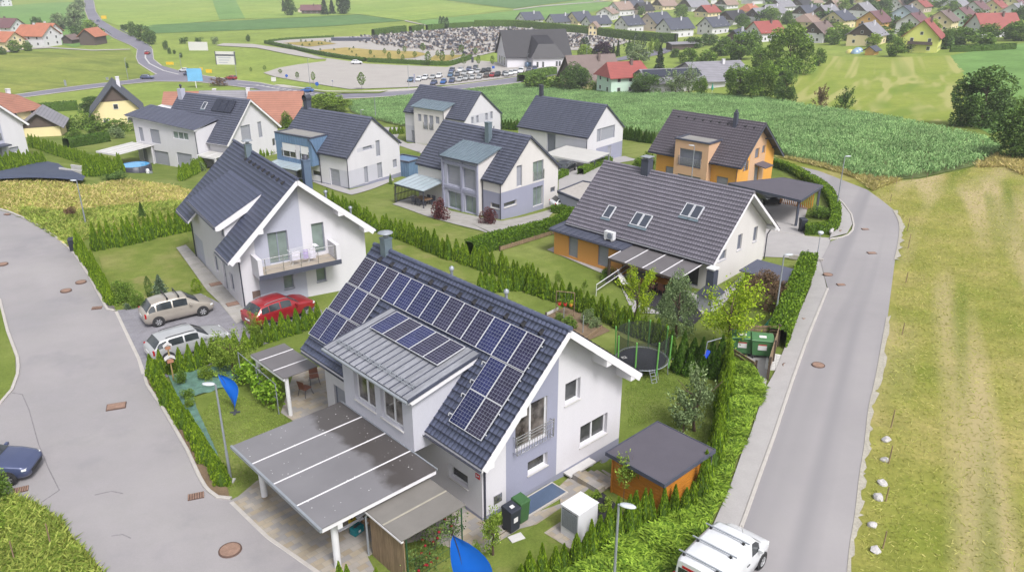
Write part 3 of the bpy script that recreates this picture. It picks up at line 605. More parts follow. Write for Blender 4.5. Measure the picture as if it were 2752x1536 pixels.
def seam_roof(mb, q0, q1, q2, q3, th=.08, seam=.5, h=.035, m=0, ms=0):
    """standing-seam sheet roof: q0-q1 lower edge, q3-q2 upper edge"""
    q = [Vector(p) for p in (q0, q1, q2, q3)]; n = (q[1]-q[0]).cross(q[3]-q[0]).normalized()
    if n.z < 0: n = -n
    mb.add(q+[p-n*th for p in q], [[0,1,2,3],[7,6,5,4],[0,4,5,1],[1,5,6,2],[2,6,7,3],[3,7,4,0]], m)
    k = max(1, int((q[1]-q[0]).length/seam)); e = (q[1]-q[0]).normalized()*.015
    for i in range(k+1):
        a = q[0].lerp(q[1], i/k)+n*.003; b = q[3].lerp(q[2], i/k)+n*.003
        mb.add([a-e, a+e, a+e*.5+n*h, a-e*.5+n*h, b-e, b+e, b+e*.5+n*h, b-e*.5+n*h], [[0,3,7,4],[3,2,6,7],[1,5,6,2],[0,1,2,3],[4,7,6,5]], ms)
def steel_chimney(h, x, y, z0, z1, w=.5, m=None, cap='disc', parent=None):
    m = m or M_ZINC; mb = MB(); mb.box(x-w/2, y-w/2, z0, x+w/2, y+w/2, z1); mb.box(x-w*.56, y-w*.56, z1, x+w*.56, y+w*.56, z1+.07)
    c = mb.build('chimney', m, parent or h.rf); k = MB()
    if cap == 'disc': k.tube((x, y, z1+.07), (x, y, z1+.32), .13, n=12); k.lathe([(.02, .46), (.38, .34), (.4, .31), (.02, .34)], 20, (x, y, z1))
    elif cap == 'plate':
        for i in (-1, 1):
            for j in (-1, 1): k.box(x+i*w*.38-.02, y+j*w*.38-.02, z1+.07, x+i*w*.38+.02, y+j*w*.38+.02, z1+.25)
        k.box(x-w*.16, y-w*.16, z1+.07, x+w*.16, y+w*.16, z1+.2); k.box(x-w*.62, y-w*.62, z1+.25, x+w*.62, y+w*.62, z1+.3)
    elif cap == 'dome': k.lathe([(w*.45, .07), (w*.4, .2), (w*.2, .36), (.02, .4)], 12, (x, y, z1))
    if k.v: k.build('chimney_cap', M_GALV if cap != 'dome' else M_PIPE, c)
    return c
# ================================================================== the houses of the estate
def bay_map_l(x): return lambda u, z, d: (x+d, u, z)
def boxwalls(h, name, x0, y0, x1, y1, z0, z1, m, holes=(), zones=(), mats=(), top=None, depth=.12, plan='l'):
    """projecting bay whose front faces the -x side; z local; top = z at the rear edge when the roof slopes"""
    mb = MB(); wall_face(mb, bay_map_l(x0), [(y0, z1), (y1, z1)], z0, holes, zones, depth); t = z1 if top is None else top
    for y in (y0, y1): mb.quad((x0, y, z0), (x1, y, z0), (x1, y, t), (x0, y, z1))
    mb.quad((x0, y0, z0), (x1, y0, z0), (x1, y1, z0), (x0, y1, z0))
    return mb.build(name, [m]+list(mats), h.root)
# ---------- front house with the solar panels
M = h = House('detached_house', 'white front house with solar panels on its slate-blue tiled roof', (2.36, 28.80), 0, 133, -4.05, 4.65, .9, 13.0, 7.76, (-4.78, 3.34), (4.97, 3.9), .9, M_WHITE,
    {'g': [(-2.73, .30, -9, 9, 1)], 'l': []}, 'houses of the new estate', mats=[M_GREY])
h.win('g', .75, 1.72, 3.52, 4.6, 'white', 1, depth=.2, sill=M_CONCW); h.win('g', 1.83, 3.7, .87, 1.99, 'white', 2, depth=.2, sill=M_CONCW)
h.win('g', -2.2, -.35, 2.5, 4.5, 'white', 2, depth=.12, glass=M_GLASSR); h.win('g', -1.47, -.27, .98, 1.66, 'white', 1, depth=.2, sill=M_CONCW); h.win('g', 2.83, 3.45, -1.4, -.5, 'white', 1, depth=.2, sill=M_CONCW)
h.win('l', 1.8, 3.06, 1.1, 1.75, 'white', 1, depth=.2, sill=M_CONCW); h.win('l', 10.1, 12.25, .05, 1.78, 'shut')
h.walls(plinth=.16); h.roof(M_RM, .34, .23, .026, .03, M_TRIM, .16, .13, M_TRIM, .34)
Z = lambda z: z
def purlin(h, x, y0, y1, w, d, dz=.2): z = h.zroof(x)-dz; mb = MB(); mb.box(x-w, y0, z-d, x+w, y1, z); h.part('purlin_end', mb, M_TRIM)
for x in (-4.3, -2.55, 2.55, 4.3): purlin(h, x, .02, .9, .16, .42); purlin(h, x, 13.0, 13.85, .16, .42)
HW = [(6.35, 8.0, 3.28, 4.79), (4.35, 5.95, 3.28, 4.79)]
boxwalls(h, 'dormer', -5.35, 3.65, -1.6, 8.9, 2.62, 5.15, M_GREYW, HW, depth=.2, top=5.9)
for q in HW: window(h.root, bay_map_l(-5.35), *q, 'white', 2, depth=.2, sill=M_CONCW, glass=M_GLASSR)
mb = MB(); seam_roof(mb, (-5.68, 3.4, 5.3), (-5.68, 9.85, 5.3), (-1.9, 9.85, 6.06), (-1.9, 3.4, 6.06), .06, .43, .045, 0, 1)
dr = h.part('dormer_roof', mb, [M_ZINCD, M_TRIMG])
for y in (3.4, 9.81):
    mb = MB(); mb.add([(-5.68, y, 5.24), (-1.9, y, 6.0), (-1.9, y, 5.75), (-5.5, y, 5.0), (-5.68, y+.04, 5.24), (-1.9, y+.04, 6.0), (-1.9, y+.04, 5.75), (-5.5, y+.04, 5.0)], [[0,1,2,3],[7,6,5,4],[0,4,5,1],[2,6,7,3],[3,7,4,0]]); h.part('bargeboard', mb, M_TRIM, dr)
mb = MB(); mb.quad((-5.6, 3.43, 5.2), (-2.2, 3.43, 5.85), (-2.2, 9.8, 5.85), (-5.6, 9.8, 5.2)); h.part('soffit', mb, M_TRIM, dr); mb = MB(); mb.box(-5.64, 3.44, 5.08, -5.6, 9.8, 5.23); h.part('fascia', mb, M_TRIM, dr)
mb = MB(); mb.add([(-5.72, 3.36, 5.32), (-1.9, 3.36, 6.1), (-1.9, 3.36, 5.97), (-5.72, 3.36, 5.19), (-5.72, 3.395, 5.32), (-1.9, 3.395, 6.1), (-1.9, 3.395, 5.97), (-5.72, 3.395, 5.19)], [[0,1,2,3],[7,6,5,4],[0,4,5,1],[3,2,6,7]]); h.part('verge_flashing', mb, M_TRIMG, dr)
mb = MB(); mb.tube((-5.74, 3.4, 5.2), (-5.74, 9.85, 5.2), .07, n=8); h.part('gutter', mb, M_GALV, dr)
mb = MB()
for x in (-5.15, -5.02): mb.tube((x, 3.75, 5.52+(x+5.15)*.2), (x, 9.6, 5.52+(x+5.15)*.2), .018, n=6)
for i in range(8): y = 3.9+i*.8; mb.beam((-5.2, y, 5.37), (-5.0, y, 5.56), .04)
h.part('snow_guard', mb, M_GALV, dr)
# solar panels: frame is a sub-part, cells are the panel itself
def panel_mat():
    m, nt, b = _nt("photovoltaic_cells"); v = nt.nodes.new("ShaderNodeTexCoord").outputs['Object']
    br = N(nt, "ShaderNodeTexBrick", Scale=1.0); br.offset = 0; br.inputs['Brick Width'].default_value = .158; br.inputs['Row Height'].default_value = .1555; br.inputs['Mortar Size'].default_value = .0042; br.inputs['Mortar Smooth'].default_value = .3
    nt.links.new(v, br.inputs['Vector']); oi = nt.nodes.new("ShaderNodeObjectInfo")
    c = ramp(nt, oi.outputs['Random'], [(0, (.013, .016, .052)), (.45, (.018, .022, .078)), (.6, (.024, .021, .038)), (1, (.019, .018, .048))]); c2 = ramp(nt, noise(nt, coords(nt), 1.3, 2), [(.3, (.8,)*3), (.7, (1.3,)*3)])
    c = mix(nt, 1, c, c2, 'MULTIPLY'); nt.links.new(mix(nt, br.outputs['Fac'], c, (.28, .3, .38)), b.inputs['Base Color'])
    b.inputs['Roughness'].default_value = .16; b.inputs['Specular IOR Level'].default_value = .26; return m
M_PV = panel_mat(); M_ALU = mat("panel_frame_aluminium", A(222,224,232,1.6), .4, .03, 1, .02, metal=.1)
pw, pl = .985, 1.57; mb = MB(); mb.box(-pw/2+.02, -pl/2+.02, 0, pw/2-.02, pl/2-.02, .034); ME_PV = mb.mesh('solar_panel'); ME_PV.materials.append(M_PV)
mb = MB(); mb.box(-pw/2, -pl/2, -.01, -pw/2+.022, pl/2, .042); mb.box(pw/2-.022, -pl/2, -.01, pw/2, pl/2, .042); mb.box(-pw/2+.022, -pl/2, -.01, pw/2-.022, -pl/2+.022, .042); mb.box(-pw/2+.022, pl/2-.022, -.01, pw/2-.022, pl/2, .042); ME_PF = mb.mesh('frame'); ME_PF.materials.append(M_ALU)
def solar_panel(root, c, ux, uy):
    ux, uy = Vector(ux).normalized(), Vector(uy).normalized(); n = ux.cross(uy)
    o = bpy.data.objects.new('solar_panel', ME_PV); COL.objects.link(o); o.parent = root
    o.matrix_local = Matrix(((ux.x, uy.x, n.x, c[0]), (ux.y, uy.y, n.y, c[1]), (ux.z, uy.z, n.z, c[2]), (0, 0, 0, 1)))
    f = bpy.data.objects.new('frame', ME_PF); COL.objects.link(f); f.parent = o
sl_ = math.atan2(7.76-3.34, 4.78); up = Vector((math.cos(sl_), 0, math.sin(sl_))); nn = Vector((-up.z, 0, up.x))
def on_roof(s_, t, k=.13): p = Vector((s_, t, h.zroof(s_)))+nn*k; return p
rows = [(-1.2, [1.24+i*1.0 for i in range(13)]), (-2.38, [11.32, 12.32, 13.32]), (-3.57, [11.45, 12.45, 13.42]), (-2.38, [1.22, 2.22]), (-3.54, [1.22, 2.22])]
for s_, ts in rows:
    for t in ts: solar_panel(h.root, on_roof(s_, t), (0, -1, 0), up)
for i in range(5):
    u2 = Vector((3.78, 0, .76)).normalized(); solar_panel(h.root, (-2.87, 4.62+i*1.0, 5.3+2.81*.201+.13), (0, -1, 0), u2)
mb = MB()
for s_ in (-.85, -1.6, -2.05, -2.7, -3.2, -3.9):
    for y0, y1 in ((.68, 3.0),) if s_ < -1.7 else ((.68, 13.8),): a, b = on_roof(s_, y0, .09), on_roof(s_, y1, .09); mb.beam(a, b, .04, .04)
for s_ in (-2.05, -2.7, -3.2, -3.9): mb.beam(on_roof(s_, 3.0, .09), on_roof(s_-.1, 3.0, .02), .04, .04)
h.part('mounting_rails', mb, M_ALU)
vt = MB(); vt.add([(0, -.1, 0), (0, .1, 0), (-.3, .12, .0), (-.3, -.12, 0), (-.24, 0, .16)], [[0,1,4],[1,2,4],[2,3,4],[3,0,4]]); ME_VT = vt.mesh('vent_tile'); ME_VT.materials.append(mat('dark_vent_plastic', (.012,.012,.016), .7, .1, 5, .05))
def vents(h, s_, ts):
    for t in ts:
        o = bpy.data.objects.new('vent_tile', ME_VT); COL.objects.link(o); o.parent = h.rf; o.location = (s_, t, h.zroof(s_)+.06); o.rotation_euler = (0, -math.atan2(h.zr-h.L[1], -h.L[0]), 0)
vents(h, -.36, [1.2+i*1.05 for i in range(12)])
steel_chimney(h, -.1, 12.7, 7.3, 8.4, .44, M_ZINC, 'disc')
mb = MB()
for t in (4.2, 8.0): mb.tube((.35, t, 7.3), (.35, t, 8.0), .07, n=10); mb.lathe([(.02, .2), (.12, .12), (.12, 0)], 12, (.35, t, 7.95))
h.part('vent_pipe', mb, M_GALV, h.rf)
# french balcony, meter box, number sign, wall lamp, downpipes
mb = MB()
for z in (3.38, 3.25): mb.tube((-2.38, .66, z), (-.12, .66, z), .02)
for x in (-2.33, -.17): mb.tube((x, .66, 2.5), (x, .66, 3.4), .022); mb.tube((x, .66, 2.55), (x, .9, 2.55), .02); mb.tube((x, .66, 3.3), (x, .9, 3.3), .02)
for i in range(14): mb.tube((-2.22+i*.153, .66, 2.52), (-2.22+i*.153, .66, 2.95), .012, n=5)
for z in (2.52, 2.95, 3.1): mb.tube((-2.33, .66, z), (-.17, .66, z), .012, n=5)
h.part('balcony_railing', mb, M_STEEL)
mb = MB(); mb.box(-3.44, .86, .52, -2.99, .9, .93); bx_ = h.part('meter_box', mb, M_STEEL); mb = MB(); mb.box(-3.25, .85, .63, -3.15, .86, .75); h.part('lock', mb, M_PIPE, bx_)
M_RED = mat("red_plate", A(196,44,48,1.4), .5, .05, 3, .03); mb = MB(); mb.box(-4.08, 1.02, 2.0, -4.05, 1.27, 2.22); sg = h.part('sign', mb, M_RED)
mb = MB(); mb.box(-4.086, 1.06, 2.1, -4.081, 1.11, 2.18); mb.box(-4.086, 1.11, 2.1, -4.081, 1.16, 2.14); mb.box(-4.086, 1.18, 2.06, -4.081, 1.22, 2.19); h.part('mark', mb, M_WHITE, sg)
h.downpipe(-3.95, .84, 3.4, -.3, -.75, 0); h.downpipe(4.72, 12.8, 3.7, -.5, .3, 0)
mb = MB(); mb.box(.78, .45, -.02, 2.5, .89, .06); # white kerb of the cellar light well
h.part('light_well_kerb', mb, M_CONCW)
for i in range(5):
    mb = MB(); mb.box(.9+i*.42, -1.1, -.7, 1.32+i*.42, .44, .14-.19*i); h.part('step', mb, M_PAVE_T)
# glass cover on the ground
c = h.w(-1.3, .28); lw = House.__new__(House)
mb = MB(); mb.box(-1.15, -.42, .03, 1.15, .42, .1); t_ = empty('light_well_cover', 'blue-grey glass light well cover on the paving beside the front house', 'cover', (c.x, c.y, gz(c.x, c.y)), rad(43)); link('glass_plate', mb.mesh('glass_plate'), mat("blue_glass_plate", A(98,116,144,1.9), .15, .08, 2, .02), t_)
mb = MB(); mb.box(-1.22, -.5, -.1, 1.22, -.42, .09); mb.box(-1.22, .42, -.1, 1.22, .5, .09); mb.box(1.15, -.42, -.1, 1.22, .42, .09); mb.box(-1.22, -.42, -.1, -1.15, .42, .09); link('frame', mb.mesh('frame'), M_KERB, t_)

# ---------- house with the balcony, left
LH = h = House('detached_house', 'white house with a balcony hung with laundry and a dark blue roof', (-13.62, 49.23), 0, 124, -4.15, 4.65, .9, 12.9, 8.48, (-4.97, 3.85), (5.13, 4.2), .9, M_WHITE,
    {'g': [(-2.97, .22, -9, 9.6, 1)], 'l': [(10.3, 12.75, -9, 2.15, 1)]}, 'houses of the new estate', mats=[M_GREYL])
h.win('g', -2.08, -.75, 2.85, 5.0, 'curtain', 2, depth=.16); h.win('g', .9, 1.76, 3.0, 5.1, 'curtain', 1, depth=.16); h.win('g', -1.35, -.67, .9, 1.9, 'curtain', 1, depth=.16, sill=M_FRAME_G); h.win('g', .93, 1.62, .92, 1.98, 'curtain', 1, depth=.16, sill=M_FRAME_G)
h.win('l', 6.45, 7.4, .85, 2.1, 'shut'); h.win('l', 4.4, 5.25, .15, 2.2, 'door'); h.win('l', 2.7, 3.45, .75, 2.0, 'shut')
h.walls(plinth=.0)
cutx = (-4.1, 8.48-.932*4.1); h.roof(M_RL, .31, .21, .0, .005, M_TRIM, .16, .12, M_TRIM, .36, segL=[(0, 3.05, h.L), (3.05, 10.1, (-4.0, h.zroof(-4.0))), (10.1, 13.8, h.L)])
for x in (-4.35, -2.7, 2.7, 4.45): purlin(h, x, .02, .9, .17, .45)
DW = [(8.2, 9.2, 4.2, 5.15), (3.35, 4.0, 4.1, 5.1)]
boxwalls(h, 'dormer', -4.18, 3.1, -1.6, 10.0, 3.6, 5.42, M_WHITE, DW, depth=.1, top=6.75)
for q in DW: window(h.root, bay_map_l(-4.18), *q, 'shut', depth=.1)
mb = MB(); o_ = (-1.45, 2.85, 7.14); Ls = math.hypot(3.35, 1.74); dn = (-3.35/Ls, 0, -1.74/Ls)
mb.add([(-1.45, 2.87, 7.1), (-4.78, 2.87, 5.36), (-4.78, 10.2, 5.36), (-1.45, 10.2, 7.1), (-1.45, 2.87, 6.94), (-4.78, 2.87, 5.2), (-4.78, 10.2, 5.2), (-1.45, 10.2, 6.94)], [[0,1,2,3],[7,6,5,4],[0,4,5,1],[1,5,6,2],[2,6,7,3],[3,7,4,0]])
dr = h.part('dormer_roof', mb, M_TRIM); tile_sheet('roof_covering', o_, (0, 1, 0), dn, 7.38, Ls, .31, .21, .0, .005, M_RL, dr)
for y in (2.84, 10.2):
    mb = MB(); mb.add([(-1.6, y, 7.0), (-4.78, y, 5.34), (-4.78, y, 5.1), (-4.5, y, 5.1), (-1.6, y, 6.55)]+[(-1.6, y+.05, 7.0), (-4.78, y+.05, 5.34), (-4.78, y+.05, 5.1), (-4.5, y+.05, 5.1), (-1.6, y+.05, 6.55)], [[0,1,2,3,4],[9,8,7,6,5],[0,5,6,1],[1,6,7,2],[2,7,8,3],[3,8,9,4]]); h.part('bargeboard', mb, M_TRIM, dr)
mb = MB(); mb.tube((-4.84, 2.9, 5.26), (-4.84, 10.2, 5.26), .07, n=8); h.part('gutter', mb, M_PIPE, dr)
vents(h, -.42, [1.3+i*.98 for i in range(9)])
steel_chimney(h, -.25, 9.3, 7.9, 9.0, .44, M_ZINC, 'disc'); steel_chimney(h, 1.25, 1.7, 6.8, 9.2, .48, mat('blue_grey_sheet', A(104,122,148,1.6), .45, .1, 2, .04), 'dome')
mb = MB()
for x, y in ((2.0, .6), (3.6, .5)): z = h.zroof(x); mb.tube((x, y, z-.1), (x, y, z+.4), .07, n=10); mb.lathe([(.02, .16), (.13, .1), (.13, 0)], 12, (x, y, z+.36))
h.part('vent_pipe', mb, M_GALV, h.rf)
mb = MB(); mb.box(-3.02, -.6, 2.62, 1.92, .9, 2.8); bal = h.part('balcony', mb, M_CONCW)
mb = MB(); mb.box(-3.0, -.58, 2.8, 1.9, .9, 2.83); h.part('floor', mb, mat("beige_deck_tiles", A(196,184,170,1.8), .8, .08, 3, .08), bal)
for x in (-3.3, 1.93): mb = MB(); mb.box(x, -.6, 2.5, x+.27, .9, 3.85); h.part('parapet', mb, M_WHITE, bal, .01)
mb = MB(); mb.box(-3.32, -.66, 2.5, 2.22, -.61, 2.82); h.part('fascia', mb, M_TRIMG, bal)
mb = MB()
for z in (3.85,): mb.tube((-3.03, -.56, z), (1.93, -.56, z), .024)
for z in (3.1, 3.35, 3.6): mb.tube((-3.03, -.56, z), (1.93, -.56, z), .01, n=5)
for i in range(5): x = -2.85+i*1.17; mb.tube((x, -.56, 2.8), (x, -.56, 3.85), .022)
h.part('railing', mb, M_STEEL, bal)
mb = MB(); mb.box(-3.5, .87, .7, -2.98, .9, 1.27); h.part('meter_box', mb, mat("brown_plate", A(128,108,102,1.5), .6, .2, 5, .1))
h.downpipe(-4.1, .8, 3.85, -.1, -.8, .1); h.downpipe(-4.25, 12.7, 3.8, -.1, -.6, 0)

# ---------- centre house with the two-storey grey bay
HC = h = House('detached_house', 'white and grey house with a two-storey grey bay and zinc bay roof', (1.94, 79.68), -3.0, 138, -4.3, 4.75, .25, 12.5, 4.89, (-4.45, .8), (4.98, .85), .25, M_CREAM,
    {'g': [(-9, 2.4, -19, -.23, 1)], 'l': [(0, 2.9, -19, -.3, 1)]}, 'houses of the new estate', mats=[M_GREY])
z_ = lambda z: z-h.base
h.win('g', -1.92, -1.08, -.1, 2.05, 'shut'); h.win('g', .6, 2.3, -.1, 2.0, 'curtain', 2, bars=5); h.win('g', .66, 2.23, -2.78, -.72, 'curtain', 2, depth=.2); h.win('g', -3.84, -1.94, -1.88, -1.4, 'grey', 1, depth=.2, sill=M_CONCW); h.win('g', 3.52, 4.3, -1.84, -1.3, 'grey', 2)
h.win('l', .42, 1.63, -1.95, -1.45, 'grey', 1, depth=.2, sill=M_CONCW); h.walls(); h.roof(M_RC, .36, 1.2, 0, .03, M_TRIMG, .16, 0, M_TRIMG, .2, gap=.012)
CW = [(5.28, 7.35, z_(-.45), z_(1.62)), (3.06, 4.98, z_(-.45), z_(1.62)), (5.38, 7.3, z_(-2.95), z_(-1.15)), (3.06, 4.8, z_(-2.95), z_(-1.15))]
boxwalls(h, 'bay', -4.85, 2.85, -1.2, 7.95, -1.5, z_(2.42), M_GREYL, CW, depth=.22, top=z_(3.5))
for i, q in enumerate(CW): window(h.root, bay_map_l(-4.85), *q, 'shut' if i < 2 else 'curtain', 2, depth=.22)
mb = MB()
for y in (2.78, 5.0, 7.8): mb.box(-5.0, y, -1.2, -4.853, y+.24, z_(2.4))
for z in (z_(-.85), z_(1.75)): mb.box(-4.96, 3.02, z, -4.853, 5.0, z+.3); mb.box(-4.96, 5.24, z, -4.853, 7.8, z+.3)
h.part('bay_frame', mb, M_GREY)
mb = MB(); mb.quad((-4.852, 2.84, -1), (-1.3, 2.84, -1), (-1.3, 2.84, z_(3.4)), (-4.852, 2.84, z_(2.42))); h.part('bay_side', mb, M_CREAM)
mb = MB(); seam_roof(mb, (-5.15, 2.6, z_(2.5)), (-5.15, 8.1, z_(2.5)), (-1.55, 8.1, z_(3.55)), (-1.55, 2.6, z_(3.55)), .1, .5, .045); h.part('bay_roof', mb, M_ZINC)
mb = MB(); mb.box(-5.2, 2.55, z_(2.38), -5.15, 8.15, z_(2.52)); mb.box(-5.2, 8.1, z_(2.4), -1.6, 8.16, z_(2.95)); h.part('bay_fascia', mb, M_TRIMG)
steel_chimney(h, -1.1, 4.9, z_(3.4), z_(5.7), .55, M_ZINC, None); mb = MB(); mb.tube((.9, 6, z_(4)), (.9, 6, z_(4.9)), .07); h.part('vent_pipe', mb, M_GALV, h.rf)
h.downpipe(-4.36, 2.7, .8, -.2, 0, 0); h.downpipe(-4.38, .2, .75, -.2, -.1, 0)
# glass terrace roof beside the bay
def terrace_roof(name, label, h, x0, y0, x1, y1, z_out, z_in, m, posts, th=.05, ribs=5, rib_m=None, group=None, zg=-.3, cat='terrace roof', beam=None, ribw=.03):
    """lean-to roof from x1 (house side) to x0 (outer side), local to house h; heights above sea level"""
    c = h.w((x0+x1)/2, (y0+y1)/2); zb = gz(c.x, c.y); t = empty(name, label, cat, (c.x, c.y, zb), h.root.rotation_euler.z, group); dx, dy = (x1-x0)/2, (y1-y0)/2; zo, zi = z_out-zb, z_in-zb
    mb = MB(); mb.add([(-dx, -dy, zo), (dx, -dy, zi), (dx, dy, zi), (-dx, dy, zo)]+[(-dx, -dy, zo-th), (dx, -dy, zi-th), (dx, dy, zi-th), (-dx, dy, zo-th)], [[0,1,2,3],[7,6,5,4],[0,4,5,1],[1,5,6,2],[2,6,7,3],[3,7,4,0]])
    rf = link('roof', mb.mesh('roof'), m, t); mb = MB()
    for i in range(ribs+1):
        y = -dy+2*dy*i/ribs; y = min(max(y, -dy+.02), dy-.02); mb.beam((-dx, y, zo+.012), (dx, y, zi+.012), ribw*2, .03)
    link('glazing_bars', mb.mesh('glazing_bars'), rib_m or M_GALV, t)
    mb = MB(); bm_ = beam or M_PIPE; mb.box(-dx, -dy, zo-th-.14, -dx+.1, dy, zo-th-.003); link('beam', mb.mesh('beam'), bm_, t)
    for (x, y, r, pm) in posts:
        mb = MB(); mb.box(x*dx-r, y*dy-r, zg, x*dx+r, y*dy+r, (zo if x < 0 else zi)-th-.004); link('post', mb.mesh('post'), pm, t)
    return t
M_GLSROOF = mat("milky_glass_roof", A(196,212,222,1.9), .12, .04, .8, .02, spec=.6)
terrace_roof('terrace_roof', 'glass terrace roof on dark posts above a dining table beside the grey bay', HC, -7.5, 8.15, -4.3, 12.8, -.85, -.4, M_GLSROOF, [(-.96, -.95, .045, M_PIPE), (-.96, .95, .045, M_PIPE)], ribs=6)
c = HC.w(-7.45, 12.9); t_ = empty('slatted_screen', 'dark slatted screen at the side of the glass-roofed terrace', 'screen', (c.x, c.y, gz(c.x, c.y)), HC.root.rotation_euler.z)
mb = MB();
for i in range(16): mb.box(.2*i, 0, .1, .2*i+.05, .05, 1.75)
link('slats', mb.mesh('slats'), M_WOODD, t_); mb = MB()
for z in (.08, .9, 1.72): mb.box(-.05, -.05, z, 3.1, -.004, z+.08)
link('rails', mb.mesh('rails'), M_PIPE, t_)

# ---------- house with the blue clad box
B = h = House('detached_house', 'white house with a blue metal-clad box projecting under its grey roof', (-16.69, 95.47), -4.1, 145, -4.4, 4.65, .2, 12.1, 3.8, (-4.65, -.28), (4.85, -.12), .2, M_WHITE,
    {'g': [(-9, 1.37, -19, -1.96, 1), (-2.66, .24, -.05, .43, 1)], 'l': [(0, 3.4, -19, -1.95, 1)]}, 'houses of the new estate', mats=[M_GREYW])
z_ = lambda z: z-h.base
h.win('g', -1.72, -.14, -.04, .42, 'shut'); h.win('g', .48, 1.2, -1.15, .8, 'shut'); h.win('g', -1.78, -1.1, -4.0, -1.97, 'shut'); h.win('g', .5, 1.36, -3.9, -1.97, 'shut'); h.win('g', 3.28, 4.03, -3.14, -2.1, 'shut')
h.win('l', 1.65, 3.28, -4.1, -2.0, 'garage'); h.win('l', 4.85, 6.4, -3.3, -2.7, 'grey'); h.win('l', 6.9, 9.6, -4.1, -2.1, 'grey', 3); h.walls(plinth=.15); h.roof(M_RC, .36, 1.2, 0, .03, M_TRIMG, .16, 0, M_TRIMG, .2, gap=.012)
M_BLUE = mat("blue_standing_seam", A(112,140,174,1.5), .5, .08, .8, .05, spec=.3)
BWN = [(7.8, 10.3, z_(-1.3), z_(.46)), (5.5, 7.0, z_(-1.3), z_(.46))]; boxwalls(h, 'clad_box', -5.45, 5.0, -1.8, 11.4, z_(-1.85), z_(1.5), M_BLUE, BWN, [(7.0, 7.8, z_(-1.3), z_(.46), 1)], [M_WHITE], depth=.1)
for q in BWN:
    f = window(h.root, bay_map_l(-5.45), *q, 'white', 2, depth=.1, bars=3); mb = MB(); mbox(mb, bay_map_l(-5.45), q[0]+.06, q[1]-.06, q[2]+(q[3]-q[2])*.42, q[3]-.06, .02, .07); mb.build('blind', M_FRAME_W, f)
mb = MB()
for i in range(15):
    y = 5.0+i*.455; 
    for za, zb_ in ((z_(.52), z_(1.46)), (z_(-1.85), z_(-1.36))): mb.box(-5.49, y, za, -5.453, y+.03, zb_)
for i in range(8): x = -5.4+i*.45; mb.box(x, 4.96, z_(-1.85) if x < -4.4 else z_(-.3), x+.03, 4.997, z_(1.46))
h.part('cladding_seams', mb, M_BLUE)
mb = MB(); mb.box(-5.5, 4.94, z_(1.5), -5.2, 11.46, z_(1.64)); mb.box(-5.2, 4.94, z_(1.5), -2.0, 5.2, z_(1.64)); mb.box(-5.2, 11.2, z_(1.5), -2.0, 11.46, z_(1.64)); h.part('parapet', mb, M_TRIMG)
mb = MB(); mb.box(-5.2, 5.2, z_(1.46), -2.2, 11.2, z_(1.54)); h.part('flat_roof', mb, mat("flat_roof_felt", A(168,166,164,1.9), .85, .1, .7, .08))
mb = MB(); mb.path([(-5.52, 5.4, z_(1.4)), (-5.52, 4.9, z_(1.1)), (-4.5, 4.85, z_(-.9)), (-4.5, 4.8, -.2)], .05); h.part('downpipe', mb, M_PIPE)
mb = MB(); x, y = .1, 11.4; mb.box(x-.35, y-.35, z_(3.2), x+.35, y+.35, z_(4.7)); ch = h.part('chimney', mb, M_TRIMG, h.rf)
mb = MB(); P_ = [[(x+.45*s_, y+.42*math.cos(a), z_(4.95)+.42*math.sin(a)) for a in np.linspace(-.5, 3.64, 14)] for s_ in (-1, 1)]; mb.grid(P_); mb.box(x-.44, y-.4, z_(4.7), x+.44, y+.4, z_(4.76)); h.part('chimney_cap', mb, M_PIPE, ch)
terrace_roof('terrace_roof', 'pale glass terrace roof below the blue clad box', B, -7.5, 5.6, -4.42, 11.4, -2.0, -1.75, M_GLSROOF, [(-.96, -.95, .05, M_PIPE), (-.96, .95, .05, M_PIPE)], ribs=5)
h.downpipe(-4.45, .15, -.3, -.2)
q = B.w(6.1, .6); t_ = empty('flat_garage', 'low blue metal-clad garage with a grey flat roof between two houses', 'garage', (q.x, q.y, gz(q.x, q.y)), h.root.rotation_euler.z)
mb = MB(); mb.box(-1.4, -1.8, -.5, 1.4, 1.8, 2.0); link('wall', mb.mesh('wall'), M_BLUE, t_); mb = MB(); mb.box(-1.46, -1.86, 2.003, -1.25, 1.86, 2.16); mb.box(1.25, -1.86, 2.003, 1.46, 1.86, 2.16); mb.box(-1.25, -1.86, 2.003, 1.25, -1.65, 2.16); mb.box(-1.25, 1.65, 2.003, 1.25, 1.86, 2.16); link('parapet', mb.mesh('parapet'), M_TRIMG, t_)
mb = MB()
for i in range(9): mb.box(-1.2+i*.3, -1.84, -.3, -1.17+i*.3, -1.803, 1.98); mb.box(-1.44, -1.6+i*.4, -.3, -1.403, -1.57+i*.4, 1.98)
link('cladding_seams', mb.mesh('cladding_seams'), M_BLUE, t_)

# ---------- house D with the white carport
D = h = House('detached_house', 'white and grey house under a plain grey roof beside the corn field', (13.43, 113.22), -6.1, 140, -4.4, 4.75, .2, 12.6, 2.23, (-4.56, -1.78), (4.93, -1.6), .2, M_WHITE,
    {'g': [(-2.1, 9, -19, -3.7, 1)], 'l': [(.2, 5.6, -19, -2.25, 2), (5.6, 7.3, -19, -1.9, 2)]}, 'houses of the new estate', mats=[M_GREY, M_GREYW])
h.win('g', -1.0, 2.55, -2.85, -1.0, 'shut'); h.win('g', -2.05, -1.05, -2.85, -1.0, 'shut'); h.win('g', .9, 1.8, -5.95, -3.9, 'door'); h.win('l', 5.7, 7.2, -5.5, -2.05, 'shutd'); h.win('l', 1.2, 3.6, -6.0, -3.9, 'garage'); h.walls(); h.roof(M_RC, .34, 1.1, 0, .03, M_TRIMG, .16, 0, M_TRIMG, .18, gap=.012)
